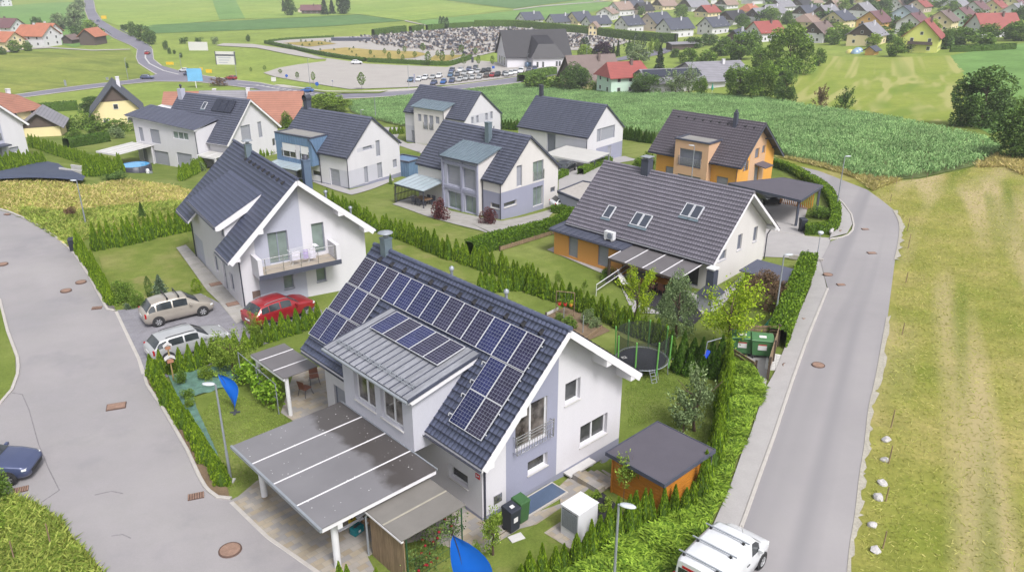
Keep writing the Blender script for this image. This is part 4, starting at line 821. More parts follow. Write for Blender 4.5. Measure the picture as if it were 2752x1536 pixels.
steel_chimney(h, .1, 11.9, 7.8, 9.8, .5, M_PIPE, None); h.downpipe(-4.5, .15, -1.8, -.2)
M_PCROOF = mat("white_polycarbonate", A(226,224,222,1.9), .5, .04, .8, .02)
terrace_roof('carport', 'white panel-roofed carport in front of the grey-roofed house', D, -10.2, -4.2, -5.0, 3.4, -3.5, -3.2, M_PCROOF, [(-.96, -.96, .07, M_GALV), (-.96, .9, .07, M_GALV), (.9, -.96, .07, M_GALV)], ribs=1, cat='carport', rib_m=M_TRIMG, beam=M_TRIM)

# ---------- orange-fronted house on the right
R = h = House('detached_house', 'cream house with brown-grey tiled roof, skylights and an orange single-storey annex', (17.97, 57.14), -1.5, 136, -4.15, 4.35, .8, 13.2, 5.37, (-4.95, 1.03), (5.15, 1.3), .8, M_CREAM, {}, 'houses of the new estate')
z_ = lambda z: z-h.base
h.win('g', -.2, .48, .62, 1.9, 'shutd', depth=.16, sill=M_GREYW); h.win('g', 2.25, 2.9, .7, 1.93, 'shutd', depth=.16, sill=M_GREYW); h.win('g', -2.9, -1.78, .45, 1.2, 'shutd', depth=.16, sill=M_GREYW); h.win('g', -3.4, -2.9, -.9, -.1, 'white')
h.win('l', 1.6, 3.8, -1.4, .55, 'grey', 2); h.win('l', 4.4, 6.4, -1.4, .55, 'grey', 2); h.walls(); h.roof(M_RR, .36, .22, .032, .035, M_TRIM, .14, .13, M_TRIM, .22)
for x in (-4.4, 4.5): purlin(h, x, .02, .8, .15, .3, .18)
def skylight(h, s_, t0, n=1, w=.76, L_=1.2):
    a = math.atan2(h.zr-h.L[1], -h.L[0]); u = Vector((math.cos(a), 0, math.sin(a))); v = Vector((0, 1, 0)); nn = Vector((-u.z, 0, u.x))
    for i in range(n):
        c = Vector((s_, t0+i*(w+.05), h.zroof(s_)))+nn*.1; mb = MB()
        for d in (-1, 1): mb.obox(c+v*d*(w/2-.03), u*L_/2, v*.03, nn*.06); mb.obox(c+u*d*(L_/2-.03), u*.03, v*(w/2-.06), nn*.06)
        f = h.part('skylight', mb, M_ALU, h.rf); mb = MB(); mb.obox(c+nn*.01, u*(L_/2-.06), v*(w/2-.06), nn*.01); h.part('pane', mb, mat("screened_glass", A(84,90,104,1.8), .25, .06, 2, .03), h.rf)
        mb = MB(); mb.obox(c-u*(L_/2+.1)-nn*.02, u*.1, v*(w/2+.08), nn*.015); h.part('flashing', mb, M_ZINC, h.rf)
skylight(h, -3.48, 10.6); skylight(h, -3.48, 7.05, 2); skylight(h, -2.1, 3.4, 2)
steel_chimney(h, -.15, 9.55, 6.3, 7.75, .68, M_TRIMG, 'plate')
AW = [(11.75, 12.75, z_(-1.3), z_(.45)), (8.65, 9.7, z_(-1.3), z_(.45))]
mb = MB(); wall_face(mb, bay_map_l(-6.0), [(7.3, z_(.68)), (14.3, z_(.68))], -1, AW, (), .14)
for y in (7.3, 14.3): mb.quad((-6.0, y, -1), (-4.1, y, -1), (-4.1, y, z_(.75)), (-6.0, y, z_(.68)))
mb.quad((-4.1, 14.3, -1), (-4.1, 13.2, -1), (-4.1, 13.2, z_(.7)), (-4.1, 14.3, z_(.7)))
h.part('annex', mb, M_ORANGE)
for q in AW: window(h.root, bay_map_l(-6.0), *q, 'shut', depth=.14)
mb = MB(); seam_roof(mb, (-6.3, 7.1, z_(.72)), (-6.3, 14.6, z_(.72)), (-4.0, 14.6, z_(.9)), (-4.0, 7.1, z_(.9)), .1, .55, .05); h.part('annex_roof', mb, M_TRIMG)
mb = MB(); mb.tube((-6.36, 7.1, z_(.63)), (-6.36, 14.6, z_(.63)), .07, n=8); h.part('gutter', mb, M_PIPE); mb = MB(); mb.box(-6.06, 7.25, z_(.46), -6.003, 14.35, z_(.6)); h.part('cornice', mb, M_ORANGE)
M_GRROOF = mat("grey_polycarbonate", A(128,124,128,1.9), .35, .1, .7, .05, spec=.4)
terrace_roof('terrace_roof', 'grey panelled terrace roof on dark posts over a garden table', R, -7.95, .95, -4.3, 7.2, .5, .8, M_GRROOF, [(-.97, -.97, .08, M_WOODD), (-.97, .3, .08, M_WOODD), (-.97, .97, .08, M_WOODD)], ribs=4, rib_m=M_TRIM, beam=M_WOODD, ribw=.035)
h.downpipe(4.5, .72, 1.2, -.5, .6, 0)

# ---------- amber house top right
O = h = House('detached_house', 'amber house with a peach flat-roofed bay and brown roof', (26.85, 84.14), -1.6, 137, -4.0, 4.5, .8, 10.7, 5.21, (-4.6, 1.24), (5.45, .9), .8, M_AMBER, {'g': [(-1.2, 2.3, -9, 9, 1)]}, 'houses of the new estate', mats=[M_PEACH])
z_ = lambda z: z-h.base
h.win('g', -.15, .75, 1.3, 2.4, 'shutd'); h.win('g', 1.4, 2.1, 1.6, 2.5, 'shutd'); h.win('g', -2.6, -1.7, .3, 2.2, 'shut', bars=4); h.win('g', .2, 1.2, -1.5, .3, 'door'); h.win('l', 8.4, 9.4, -1.5, -.2, 'shut'); h.win('l', 1.65, 3.0, -1.45, -.2, 'shut'); h.walls(); h.roof(M_RO, .36, .30, .03, .03, M_TRIMG, .14, .1, M_TRIMG, .22)
OWN = [(4.5, 7.25, z_(.42), z_(2.32)), (4.4, 7.3, z_(-1.5), z_(-.5))]; boxwalls(h, 'bay', -4.9, 3.75, -1.5, 7.85, -1.2, z_(3.2), M_PEACH, OWN, depth=.14)
window(h.root, bay_map_l(-4.9), *OWN[0], 'shutd', 3, depth=.14, bars=6); window(h.root, bay_map_l(-4.9), *OWN[1], 'shut', 3, depth=.14)
mb = MB(); mb.box(-5.0, 3.65, z_(3.2), -4.75, 7.95, z_(3.36)); mb.box(-4.75, 3.65, z_(3.2), -1.6, 3.9, z_(3.36)); mb.box(-4.75, 7.7, z_(3.2), -1.6, 7.95, z_(3.36)); h.part('parapet', mb, M_TRIMG); mb = MB(); mb.box(-4.75, 3.9, z_(3.15), -1.8, 7.7, z_(3.25)); h.part('flat_roof', mb, MATS['flat_roof_felt'])
vents(h, -.5, [1.0+i*1.03 for i in range(10)]); steel_chimney(h, -.7, 3.2, z_(4.2), z_(6.0), .4, M_TRIMG, 'dome')
mb = MB(); mb.add([(.0, .8, z_(.75)), (1.9, .8, z_(.75)), (1.9, -.5, z_(.5)), (0, -.5, z_(.5))]+[(.0, .8, z_(.65)), (1.9, .8, z_(.65)), (1.9, -.5, z_(.4)), (0, -.5, z_(.4))], [[0,1,2,3],[7,6,5,4],[0,4,5,1],[1,5,6,2],[2,6,7,3],[3,7,4,0]]); h.part('door_canopy', mb, M_RO)
for z in (3.2, 1.9): mb = MB(); mb.beam((h.R[0]*.35 if z > 2 else h.R[0]*.7, .8, z_(z)), (h.R[0]*.35 if z > 2 else h.R[0]*.7, .05, z_(z)+.12), .12); h.part('purlin_end', mb, M_TRIMG)
h.downpipe(-4.05, .7, 1.2, -.2)

# ---------- large white house top left
AH = h = House('detached_house', 'large white house with a shed-roofed wing, three solar collectors and a pool beside it', (-37.76, 116.54), -7.3, 151, -4.9, 5.1, .5, 14.3, 2.39, (-5.4, -3.3), (5.5, -2.42), .5, M_WHITE, {}, 'houses of the new estate')
z_ = lambda z: z-h.base
h.win('g', -2.1, -.3, -3.6, -1.2, 'shut'); h.win('g', 1.2, 1.95, -3.46, -1.15, 'shut'); h.win('g', 3.75, 4.35, -5.2, -4.1, 'grey'); h.win('l', 1.2, 2.4, -7.1, -5.1, 'grey', 2); h.walls(); h.roof(M_RC, .38, 1.2, 0, .03, M_TRIM, .16, 0, M_TRIM, .28, gap=.012)
WW = [(15.6, 16.55, z_(-4.1), z_(-2.0)), (12.0, 14.05, z_(-4.1), z_(-2.0)), (5.85, 9.1, z_(-2.9), z_(-1.85)), (15.5, 16.5, z_(-7.2), z_(-5.15)), (10.75, 13.95, z_(-7.2), z_(-5.15)), (5.75, 8.95, z_(-7.2), z_(-4.9))]
mb = MB(); wall_face(mb, bay_map_l(-7.0), [(4.2, z_(-1.35)), (17.5, z_(-.55))], -1.2, WW, (), .14)
mb.quad((-7, 4.2, -1.2), (-2, 4.2, -1.2), (-2, 4.2, z_(-.6)), (-7, 4.2, z_(-1.35))); mb.quad((-7, 17.5, -1.2), (-1, 17.5, -1.2), (-1, 17.5, z_(.3)), (-7, 17.5, z_(-.55))); mb.quad((-1, 17.5, -1.2), (-1, 14.2, -1.2), (-1, 14.2, z_(.3)), (-1, 17.5, z_(.3)))
h.part('wing', mb, M_WHITE)
for i, q in enumerate(WW): window(h.root, bay_map_l(-7.0), *q, 'white' if i == 2 else 'shut', 3, depth=.14, glass=M_GLASSG)
q = [Vector(p) for p in ((-7.3, 4.0, z_(-1.2)), (-7.5, 18.4, z_(-.25)), (-1.7, 17.2, z_(.5)), (-2.6, 4.9, z_(-.42)))]
mb = MB(); mb.add(q+[p-Vector((0, 0, .22)) for p in q], [[7,6,5,4],[0,4,5,1],[1,5,6,2],[2,6,7,3],[3,7,4,0]]); wr = h.part('wing_roof', mb, M_TRIM)
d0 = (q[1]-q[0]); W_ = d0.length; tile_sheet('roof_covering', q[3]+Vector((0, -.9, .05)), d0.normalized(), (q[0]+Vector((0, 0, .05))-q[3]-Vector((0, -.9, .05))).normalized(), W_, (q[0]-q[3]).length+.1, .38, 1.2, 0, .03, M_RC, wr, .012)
a_ = math.atan2(h.zr-h.L[1], -h.L[0]); u = Vector((math.cos(a_), 0, math.sin(a_))); nn2 = Vector((-u.z, 0, u.x))
for i in range(3):
    c = Vector((-1.15, 2.95+i*1.35, h.zroof(-1.15)))+nn2*.18; mb = MB(); mb.obox(c, u*1.02, Vector((0, .64, 0)), nn2*.05); f = h.part('solar_collector', mb, mat("collector_glass", A(52,56,74,1.7), .12, .05, 1, .02, spec=.6))
skylight(h, -1.35, 8.2); mb = MB(); mb.box(-1.0, 13.4, z_(1.0), -.2, 14.2, z_(3.0)); ch = h.part('chimney', mb, M_GREYL, h.rf); mb = MB(); mb.tube((-.6, 13.8, z_(3.0)), (-.6, 13.8, z_(3.35)), .12); mb.lathe([(.18, 0), (.2, .1), (.12, .3), (.02, .35)], 10, (-.6, 13.8, z_(3.3))); h.part('chimney_cap', mb, M_PIPE, ch)
terrace_roof('entrance_canopy', 'white flat canopy on white posts at the entrance of the large white house', AH, -7.6, .2, -4.95, 4.0, -4.7, -4.55, M_PCROOF, [(-.9, -.9, .12, M_WHITE), (-.9, .9, .12, M_WHITE)], ribs=2, rib_m=M_TRIM, cat='canopy', beam=M_TRIM)
terrace_roof('carport', 'white flat-roofed carport behind the round pool', AH, -13.2, 13.6, -7.05, 18.4, -4.6, -4.4, M_PCROOF, [(-.9, -.9, .1, M_WHITE), (-.9, .9, .1, M_WHITE), (.9, -.9, .1, M_WHITE)], ribs=4, rib_m=M_TRIM, cat='carport', beam=M_TRIM)
h.downpipe(-7.06, 4.3, -1.4, -.3)

# ---------- house T at the top centre
T = h = House('detached_house', 'white house with a white flush bay under a zinc roof, nearest the car park', (-4.7, 124.09), -6.2, 143, -4.0, 5.0, .2, 12.6, 2.32, (-4.2, -1.47), (5.25, -1.69), .2, M_WHITE, {'g': [(-2.4, 3.05, -2.45, -1.1, 1)], 'l': [(8, 13, -19, -3.6, 1)]}, 'houses of the new estate', mats=[M_GREYW])
z_ = lambda z: z-h.base
h.win('g', -2.3, -1.75, -2.3, -1.3, 'shut'); h.win('g', -1.1, -.5, -2.4, -1.25, 'shut'); h.win('g', 1.1, 1.8, -2.3, -1.2, 'shut'); h.win('g', 2.4, 3.0, -2.3, -1.15, 'shut'); h.win('l', 8.9, 11.3, -6.1, -4.35, 'garage'); h.walls(plinth=.15); h.roof(M_RC, .36, 1.2, 0, .03, M_TRIMG, .16, 0, M_TRIMG, .18, gap=.012)
TW = [(8.4, 9.1, z_(-2.5), z_(-1.4)), (7.05, 7.9, z_(-3.65), z_(-1.35)), (5.85, 6.7, z_(-3.65), z_(-1.35)), (4.6, 5.4, z_(-2.5), z_(-1.4))]
boxwalls(h, 'bay', -4.7, 3.8, -1.8, 9.95, -.2, z_(-.4), M_CREAM, TW, top=z_(.35))
for i, q in enumerate(TW): window(h.root, bay_map_l(-4.7), *q, 'shut', depth=.12, bars=4 if i in (1, 2) else 0)
mb = MB(); seam_roof(mb, (-5.0, 3.5, z_(-.3)), (-5.0, 10.3, z_(-.3)), (-2.1, 10.3, z_(.5)), (-2.1, 3.5, z_(.5)), .1, .6, .05); h.part('bay_roof', mb, M_ZINC); h.downpipe(-4.75, 3.7, -.4, -.2); h.downpipe(5.1, .1, -1.7, -.2)

# ---------- house at the left edge
q = G(80, 420); th_ = 150; e1_ = Vector((math.cos(rad(th_)), math.sin(rad(th_)), 0)); e2_ = Vector((e1_.y, -e1_.x, 0)); p0 = q - e2_*4.6 - e1_*.6; bz = q.z
NH = h = House('detached_house', 'white house with a dark roof cut off by the left edge of the picture', (p0.x, p0.y), bz, th_, -4.6, 4.6, .6, 12, bz+9.6, (-5.3, bz+4.7), (5.3, bz+4.7), .6, M_WHITE, {'g': [(-3.2, 1.6, bz-2, bz+9, 1)]}, 'houses of the new estate', mats=[M_GREYL])
h.win('g', -.2, 1.3, bz+2.9, bz+5.3, 'shutd', bars=4); h.win('g', -2.8, -1.2, bz+2.9, bz+5.0, 'shut'); h.win('g', 2.0, 3.3, bz+1.0, bz+1.75, 'shut'); h.win('g', -.6, .9, bz-.1, bz+2.0, 'shut'); h.walls(); h.roof(M_RL, .34, .3, .02, .02, M_TRIM, .16, .1, M_TRIM, .3)
mb = MB(); mb.box(-3.4, -.9, 2.3, 1.7, .6, 2.5); h.part('balcony', mb, M_TRIMG)
# ================================================================== plants
LK = 1.12
ML_THUJA = leafmat("thuja_sprays", A(72,104,24,LK), A(150,178,52,LK), var=.22, clump=3); ML_THUJAD = leafmat("dark_thuja_sprays", A(40,68,22,LK), A(98,136,46,LK), var=.3, clump=3)
ML_CORE = mat("inner_twigs", A(66,92,26,1.25), .9, .3, 5, .2, 20)
ML_GREEN = leafmat("green_leaves", A(58,88,32,LK), A(132,162,68,LK)); ML_DARK = leafmat("dark_green_leaves", A(50,76,36,LK), A(112,142,72,LK)); ML_LIME = leafmat("lime_leaves", A(104,136,22,LK), A(186,208,58,LK))
ML_GREY = leafmat("grey_green_leaves", A(78,100,62,LK), A(158,176,128,LK)); ML_SPRUCE = leafmat("spruce_needles", A(30,50,32,LK), A(80,104,66,LK)); ML_BLUE = leafmat("blue_spruce_needles", A(62,84,66,LK), A(142,160,132,LK))
ML_RED = leafmat("red_maple_leaves", A(72,38,46,LK), A(134,78,82,LK)); ML_PURPLE = leafmat("dark_purple_leaves", A(40,28,44,LK), A(86,58,84,LK)); ML_BRONZE = leafmat("bronze_leaves", A(84,66,56,LK), A(150,122,96,LK))
ML_HEDGE = leafmat("hedge_leaves", A(56,86,22,LK), A(128,160,46,LK), var=.22); ML_HEDGED = leafmat("dark_hedge_leaves", A(44,72,26,LK), A(96,132,50,LK), var=.22); ML_FRUIT = leafmat("fruit_tree_leaves", A(84,112,34,LK), A(160,184,78,LK))
ML_VINE = leafmat("vine_leaves", A(78,118,24,LK), A(170,204,74,LK)); ML_JUN = leafmat("ground_cover_shoots", A(66,98,22,LK), A(154,182,68,LK), var=.3, clump=1.2)
ML_BARK = mat("bark", A(112,94,80,1.8), .9, .25, 4, .2, 20)
def thuja_mesh(seed, n=900, core=True):
    r = np.random.default_rng(seed); z = r.uniform(0.02, .97, n)**.85; a = r.uniform(0, 2*np.pi, n)
    prof = lambda z: .5*np.where(z < .2, .84+.8*z, 1.0*(1-((np.maximum(z, .2)-.2)/.8)**1.15))+.012
    lob = 1+.16*np.sin(3*a+seed)+.1*np.sin(7*a+z*9+seed)
    R = prof(z)*lob*r.uniform(.78, 1.06, n); C = np.stack([R*np.cos(a), R*np.sin(a), z], 1)
    nr = np.stack([np.cos(a)*.45, np.sin(a)*.45, np.full(n, .5)], 1); V, F = leaves(C, nr, .13, .11, up=.75, seed=seed)
    t = [(.5*0+.012, 1.03)]
    k = 9; zz = np.linspace(0, .93, 7); cv = np.array([[prof(np.array(q))*.9*math.cos(2*math.pi*i/k), prof(np.array(q))*.9*math.sin(2*math.pi*i/k), q] for q in zz for i in range(k)])
    cf = np.array([[j*k+i, j*k+(i+1) % k, (j+1)*k+(i+1) % k, (j+1)*k+i] for j in range(6) for i in range(k)])
    V2, F2 = joinVF((cv, cf), (V, F)); me = npmesh('thuja', V2, F2); me.materials.append(None); me.materials.append(ML_CORE)
    mi = np.zeros(len(F2), np.int32); mi[:len(cf)] = 1; me.polygons.foreach_set('material_index', mi); return me
TH = {}
for key, m in (('l', ML_THUJA), ('d', ML_THUJAD)):
    TH[key] = []
    for s_ in range(5):
        me = thuja_mesh(11+s_+(50 if key == 'd' else 0)); me.materials[0] = m; TH[key].append(me)
def resample(P, sp):
    out = [P[0]]; acc = 0
    for a, b in zip(P, P[1:]):
        L = (b-a).length; d = sp-acc
        while d <= L: out.append(a.lerp(b, d/L)); d += sp
        acc = L-(d-sp)
    return out
def thuja_row(pts, h, sp, wd, label, group, kind='l', px=True, jit=.12, hj=.14, h2=None):
    P = [G(*p) if px else Vector(p) for p in pts]; Q = resample(P, sp)
    for i, q in enumerate(Q):
        x, y = q.x+random.gauss(0, sp*jit), q.y+random.gauss(0, sp*jit); hh = (h+(h2-h)*i/max(1, len(Q)-1) if h2 else h)*random.uniform(1-hj, 1+hj); ww = min(wd, sp*1.22)*random.uniform(.9, 1.12)
        o = bpy.data.objects.new('thuja', random.choice(TH[kind])); COL.objects.link(o)
        o.location = (x, y, gz(x, y)-.03); o.scale = (ww, ww, hh); o.rotation_euler = (random.gauss(0, .025), random.gauss(0, .025), random.uniform(0, 6.28)); tag(o, label, 'thuja', group)
def row(pts, h, sp, wd, where, kind='l', h2=None, hj=.14, px=True): thuja_row(pts, h, sp, wd, 'pointed green thuja in the hedge row '+where, 'thujas of the hedge row '+where, kind, px=px, h2=h2, hj=hj)
row([(413,1017),(440,1062),(500,1152),(560,1240),(607,1312)], 1.5, .56, .72, 'along the left street kerb', h2=1.15)
row([(442,1003),(500,1003),(600,960),(709,922),(800,893),(862,870)], 1.5, .5, .62, 'behind the parked cars')
row([(916,1585),(935,1580),(952,1590)], 1.25, .32, .42, 'at the bottom edge by the paving'); row([(978,1592),(1012,1597),(1042,1600)], 1.15, .5, .36, 'at the bottom edge left of the blue flag')
row([(1400,1590),(1437,1562),(1484,1545),(1547,1511),(1585,1490)], 1.45, .52, .56, 'beside the white heat pump'); row([(1585,1492),(1644,1460),(1670,1443),(1698,1428),(1722,1405)], 1.85, .5, .6, 'in front of the planting bed')
row([(1722,1405),(1756,1402),(1801,1391),(1840,1378),(1867,1350)], 1.5, .5, .52, 'in front of the orange shed'); row([(1878,1340),(1905,1270),(1925,1190),(1940,1110),(1950,1040),(1953,985)], 2.1, .58, .72, 'beside the bright ground cover')
row([(880,560),(1009,622),(1101,653),(1184,690),(1300,726),(1450,778)], 1.9, .62, .8, 'across the middle lawns'); row([(1290,792),(1360,778),(1400,778),(1500,812),(1640,868),(1700,900),(1790,935)], 1.75, .6, .8, 'behind the vegetable bed')
row([(1805,962),(1850,970),(1920,990),(1955,985)], 1.9, .6, .85, 'beside the trampoline', 'd'); row([(1815,1000),(1880,1010),(1930,1012)], 1.4, .7, .8, 'under the lime-green tree', 'd')
row([(259,672),(310,664),(359,655),(420,640),(509,621),(530,615)], 2.25, .55, .85, 'behind the balcony house lawn', hj=.1); row([(213,680),(245,726),(275,776),(303,820)], 2.0, .5, .75, 'beside the dark gravel strip', h2=1.5)
row([(0,468),(60,455),(117,443)], 2.3, .75, 1.0, 'above the dark membrane'); row([(81,395),(140,413),(239,446),(300,462)], 2.0, .55, .8, 'from the left house down to the pool'); row([(242,475),(290,470),(334,464)], 2.5, .75, 1.0, 'left of the round pool')
row([(487,486),(520,470),(551,450),(570,440)], 1.9, .62, .75, 'in front of the entrance canopy'); row([(699,424),(745,411)], 1.9, .7, .85, 'left of the blue clad box'); row([(1051,362),(1078,360),(1100,358)], 1.6, .8, .8, 'beside the far drive')
row([(1350,347),(1395,350)], 1.9, .7, .9, 'at the corn field edge', 'd'); row([(1677,374),(1715,380),(1758,386)], 2.1, .6, .95, 'between the grey roof and the brown roof', 'd')

def trim_hedge(pts, w, h, label, m=None, dens=55, leaf=.16, top=.0, name='hedge', group=None, px=True):
    """a clipped hedge: leafy shell over a twiggy core, one plant body"""
    P = [G(*p) if px else Vector(p) for p in smooth_line(pts, 3)]; mb = MB(); Cs, Ns = [], []; rws = []
    r = np.random.default_rng(len(label)+int(abs(P[0].x*10)))
    for i, p in enumerate(P):
        d = P[min(i+1, len(P)-1)]-P[max(i-1, 0)]; d.z = 0; d.normalize(); s = Vector((-d.y, d.x, 0))*(w/2-.06); z = gz(p.x, p.y)
        rws.append([(p.x+s.x, p.y+s.y, z-.1), (p.x+s.x, p.y+s.y, z+h-.2), (p.x+s.x*.6, p.y+s.y*.6, z+h-.07), (p.x-s.x*.6, p.y-s.y*.6, z+h-.07), (p.x-s.x, p.y-s.y, z+h-.2), (p.x-s.x, p.y-s.y, z-.1)])
    mb.grid(rws); mb.add(rws[0], [list(range(6))]); mb.add(rws[-1], [list(range(6))[::-1]])
    for a, b in zip(P, P[1:]):
        d = b-a; L = math.hypot(d.x, d.y)
        if L < 1e-3: continue
        s = np.array([-d.y/L, d.x/L, 0]); n = max(2, int(L*(w+2*h)*dens)); t = r.uniform(0, 1, n); q = r.uniform(-h, w+h, n)
        base = np.array(a)+t[:, None]*np.array(d); base[:, 2] = gz((a.x+b.x)/2, (a.y+b.y)/2)+ (t-.5)*(gz(b.x, b.y)-gz(a.x, a.y))
        off = np.clip(q, 0, w)-w/2; zz = np.where(q < 0, h+q, np.where(q > w, h-(q-w), h)); bulge = .05*np.sin(t*L*2.1+q)
        C = base+off[:, None]*s; C[:, 2] += zz+np.where((q > 0) & (q < w), bulge, 0); C += r.normal(0, .03, C.shape)
        nr = np.where((q < 0)[:, None], -s, np.where((q > w)[:, None], s, np.array([0, 0, 1.0]))); Cs.append(C); Ns.append(nr*.6+np.array([0, 0, .4]))
    V, F = leaves(np.concatenate(Cs), np.concatenate(Ns), leaf, leaf*.7, seed=3); cv = np.array(mb.v); k4 = [f for f in mb.f if len(f) == 4]
    V2, F2 = joinVF((cv, np.array(k4)), (V, F)); me = npmesh(name, V2, F2); me.materials.append(m or ML_HEDGE); me.materials.append(ML_CORE)
    mi = np.zeros(len(F2), np.int32); mi[:len(k4)] = 1; me.polygons.foreach_set('material_index', mi)
    return tag(link(name, me), label, 'hedge', group)
trim_hedge([(2170,722),(2150,770),(2122,840),(2085,935)], 1.15, 1.35, 'long rounded hedge along the right footway', dens=150, leaf=.17)
trim_hedge([(1262,690),(1311,672),(1400,648),(1495,622),(1540,590)], .9, 1.35, 'clipped hedge between the grey bay house garden and the orange annex', dens=120, leaf=.16)
trim_hedge([(1484,570),(1540,574)], .8, .8, 'short clipped hedge beside the gravel-topped garage', dens=90)
trim_hedge([(2074,446),(2121,461),(2177,492),(2219,522),(2241,564),(2243,600),(2235,620),(2200,628),(2163,627)], .8, .9, 'curved clipped hedge round the amber house corner plot', dens=130, leaf=.15)
trim_hedge([(1560,470),(1600,450),(1640,438)], .9, .9, 'low hedge in front of the white carport', dens=70); trim_hedge([(1480,488),(1520,470)], 1.0, .8, 'low hedge at the edge of the gravel-topped garage', dens=70)
FAR = dict(dens=8, leaf=.42)
trim_hedge([(713,117),(800,136),(900,155),(983,166)], 1.3, 1.5, 'long clipped hedge along the white road to the cemetery', ML_HEDGED, **FAR); trim_hedge([(989,167),(1025,169),(1110,173),(1200,177),(1240,168),(1266,158)], 1.3, 1.7, 'clipped hedge between the cemetery and the car park', ML_HEDGED, **FAR)
trim_hedge([(1003,98),(1045,92),(1090,87)], 2, 3.6, 'tall clipped hedge at the back left of the cemetery', ML_HEDGED, **FAR); trim_hedge([(1103,89),(1136,84)], 2, 3.6, 'short tall hedge at the back of the cemetery', ML_HEDGED, **FAR)
trim_hedge([(1147,83),(1200,79),(1273,74)], 2, 3.2, 'dark hedge behind the cemetery beside the conifers', ML_HEDGED, **FAR); trim_hedge([(1275,74),(1380,74),(1480,83),(1588,93)], 2.4, 4.2, 'long tall hedge between the cemetery and the field', ML_HEDGE, **FAR)
trim_hedge([(1608,96),(1700,107),(1760,112),(1816,116)], 2.4, 4.2, 'long tall hedge in front of the white far houses', ML_HEDGE, **FAR); trim_hedge([(724,114),(780,108),(897,102)], 1.2, 1.2, 'low hedge on the far side of the cemetery', ML_HEDGED, **FAR)
trim_hedge([(88,307),(150,300),(211,296)], 1.5, 2.4, 'dark clipped hedge behind the small yellow shed', ML_HEDGED, dens=10, leaf=.34); trim_hedge([(180,398),(230,390),(290,380)], 1.2, 1.6, 'dark hedge behind the white flat carport', ML_HEDGED, dens=20, leaf=.25)
trim_hedge([(72,352),(100,350)], 2.5, 2.2, 'dark hedge block beside the small yellow shed', ML_HEDGED, dens=14, leaf=.3); trim_hedge([(2552,140),(2640,138),(2726,133)], 1.5, 2.0, 'dark hedge at the foot of the red-roofed far house', ML_HEDGED, dens=10, leaf=.4)
trim_hedge([(1400,222),(1450,207),(1490,200)], 3, 2.6, 'overgrown hedge at the main road bend', ML_GREEN, dens=10, leaf=.4); trim_hedge([(1945,86),(1990,90)], 1.4, 1.4, 'low hedge beside the far white house', ML_HEDGED, **FAR)

# ---- crowns: unit size, z 0..1, radius .5
def crown(kind, seed, n, leaf):
    r = np.random.default_rng(seed)
    if kind == 'round':
        cs = []; 
        for i in range(40):
            u = r.normal(0, 1, 3); u /= np.linalg.norm(u); k = r.uniform(.3, 1)**.4; p = np.array([u[0]*.34*k, u[1]*.34*k, .5+u[2]*.36*k]); cs.append((p, r.uniform(.1, .165)))
        C, Nn = [], []
        for p, R in cs:
            m = n//40; u = r.normal(0, 1, (m, 3)); u /= np.linalg.norm(u, axis=1)[:, None]; C.append(p+u*R*r.uniform(.75, 1.08, (m, 1))*np.array([1, 1, .82])); Nn.append(u+np.array([0, 0, -.25]))
        C, Nn = np.concatenate(C), np.concatenate(Nn)
    elif kind == 'cone':
        z = r.uniform(0, 1, n)**1.25; lay = np.floor(z*11)/11; fr = (z-lay)*11; a = r.uniform(0, 2*np.pi, n); R = .5*(1-z)**.85*(.62+.38*(1-fr))*r.uniform(.45, 1.05, n)*(1+.25*np.sin(5*a+lay*40))
        C = np.stack([R*np.cos(a), R*np.sin(a), z*.98-.02*fr], 1); Nn = np.stack([np.cos(a), np.sin(a), np.full(n, -.15)], 1)
    elif kind == 'loose':
        C, Nn = [], []; nb = 30
        for i in range(nb):
            a = r.uniform(0, 6.28); el = r.uniform(.1, 1.35); ln = r.uniform(.3, .52); m = n//nb; t = r.uniform(.25, 1, m)**.7; base = np.array([0, 0, r.uniform(.05, .5)]); d = np.array([math.cos(a)*math.cos(el), math.sin(a)*math.cos(el), math.sin(el)*1.0])
            p = base+t[:, None]*d*ln; p[:, 2] = np.minimum(p[:, 2], 1); p += r.normal(0, .035, (m, 3)); C.append(p); Nn.append(np.tile(d*.7, (m, 1))+r.normal(0, .4, (m, 3)))
        C, Nn = np.concatenate(C), np.concatenate(Nn)
    elif kind == 'column':
        z = r.uniform(0, 1, n); a = r.uniform(0, 2*np.pi, n); R = .5*np.sin(np.pi*np.clip(z*.86+.1, 0, 1))**.8*r.uniform(.7, 1.08, n)*(1+.2*np.sin(4*a+9*z)); C = np.stack([R*np.cos(a), R*np.sin(a), z], 1); Nn = np.stack([np.cos(a), np.sin(a), np.full(n, .7)], 1)
    elif kind == 'bush':
        C, Nn = [], []
        for i in range(14):
            p = np.array([r.normal(0, .19), r.normal(0, .19), r.uniform(.15, .62)]); R = r.uniform(.17, .27); m = n//14; u = r.normal(0, 1, (m, 3)); u /= np.linalg.norm(u, axis=1)[:, None]; C.append(p+u*R*r.uniform(.8, 1.08, (m, 1))); Nn.append(u)
        C, Nn = np.concatenate(C), np.concatenate(Nn); C[:, 2] = np.abs(C[:, 2])
    if kind in ('round', 'bush', 'loose'):
        lo, hi = np.percentile(C[:, 2], [1.5, 99]); C[:, 2] = (C[:, 2]-lo)/(hi-lo); C[:, :2] *= .5/np.percentile(np.hypot(C[:, 0], C[:, 1]), 97)
    return leaves(C, Nn, leaf, leaf*.62, seed=seed+1)
_cr = {}
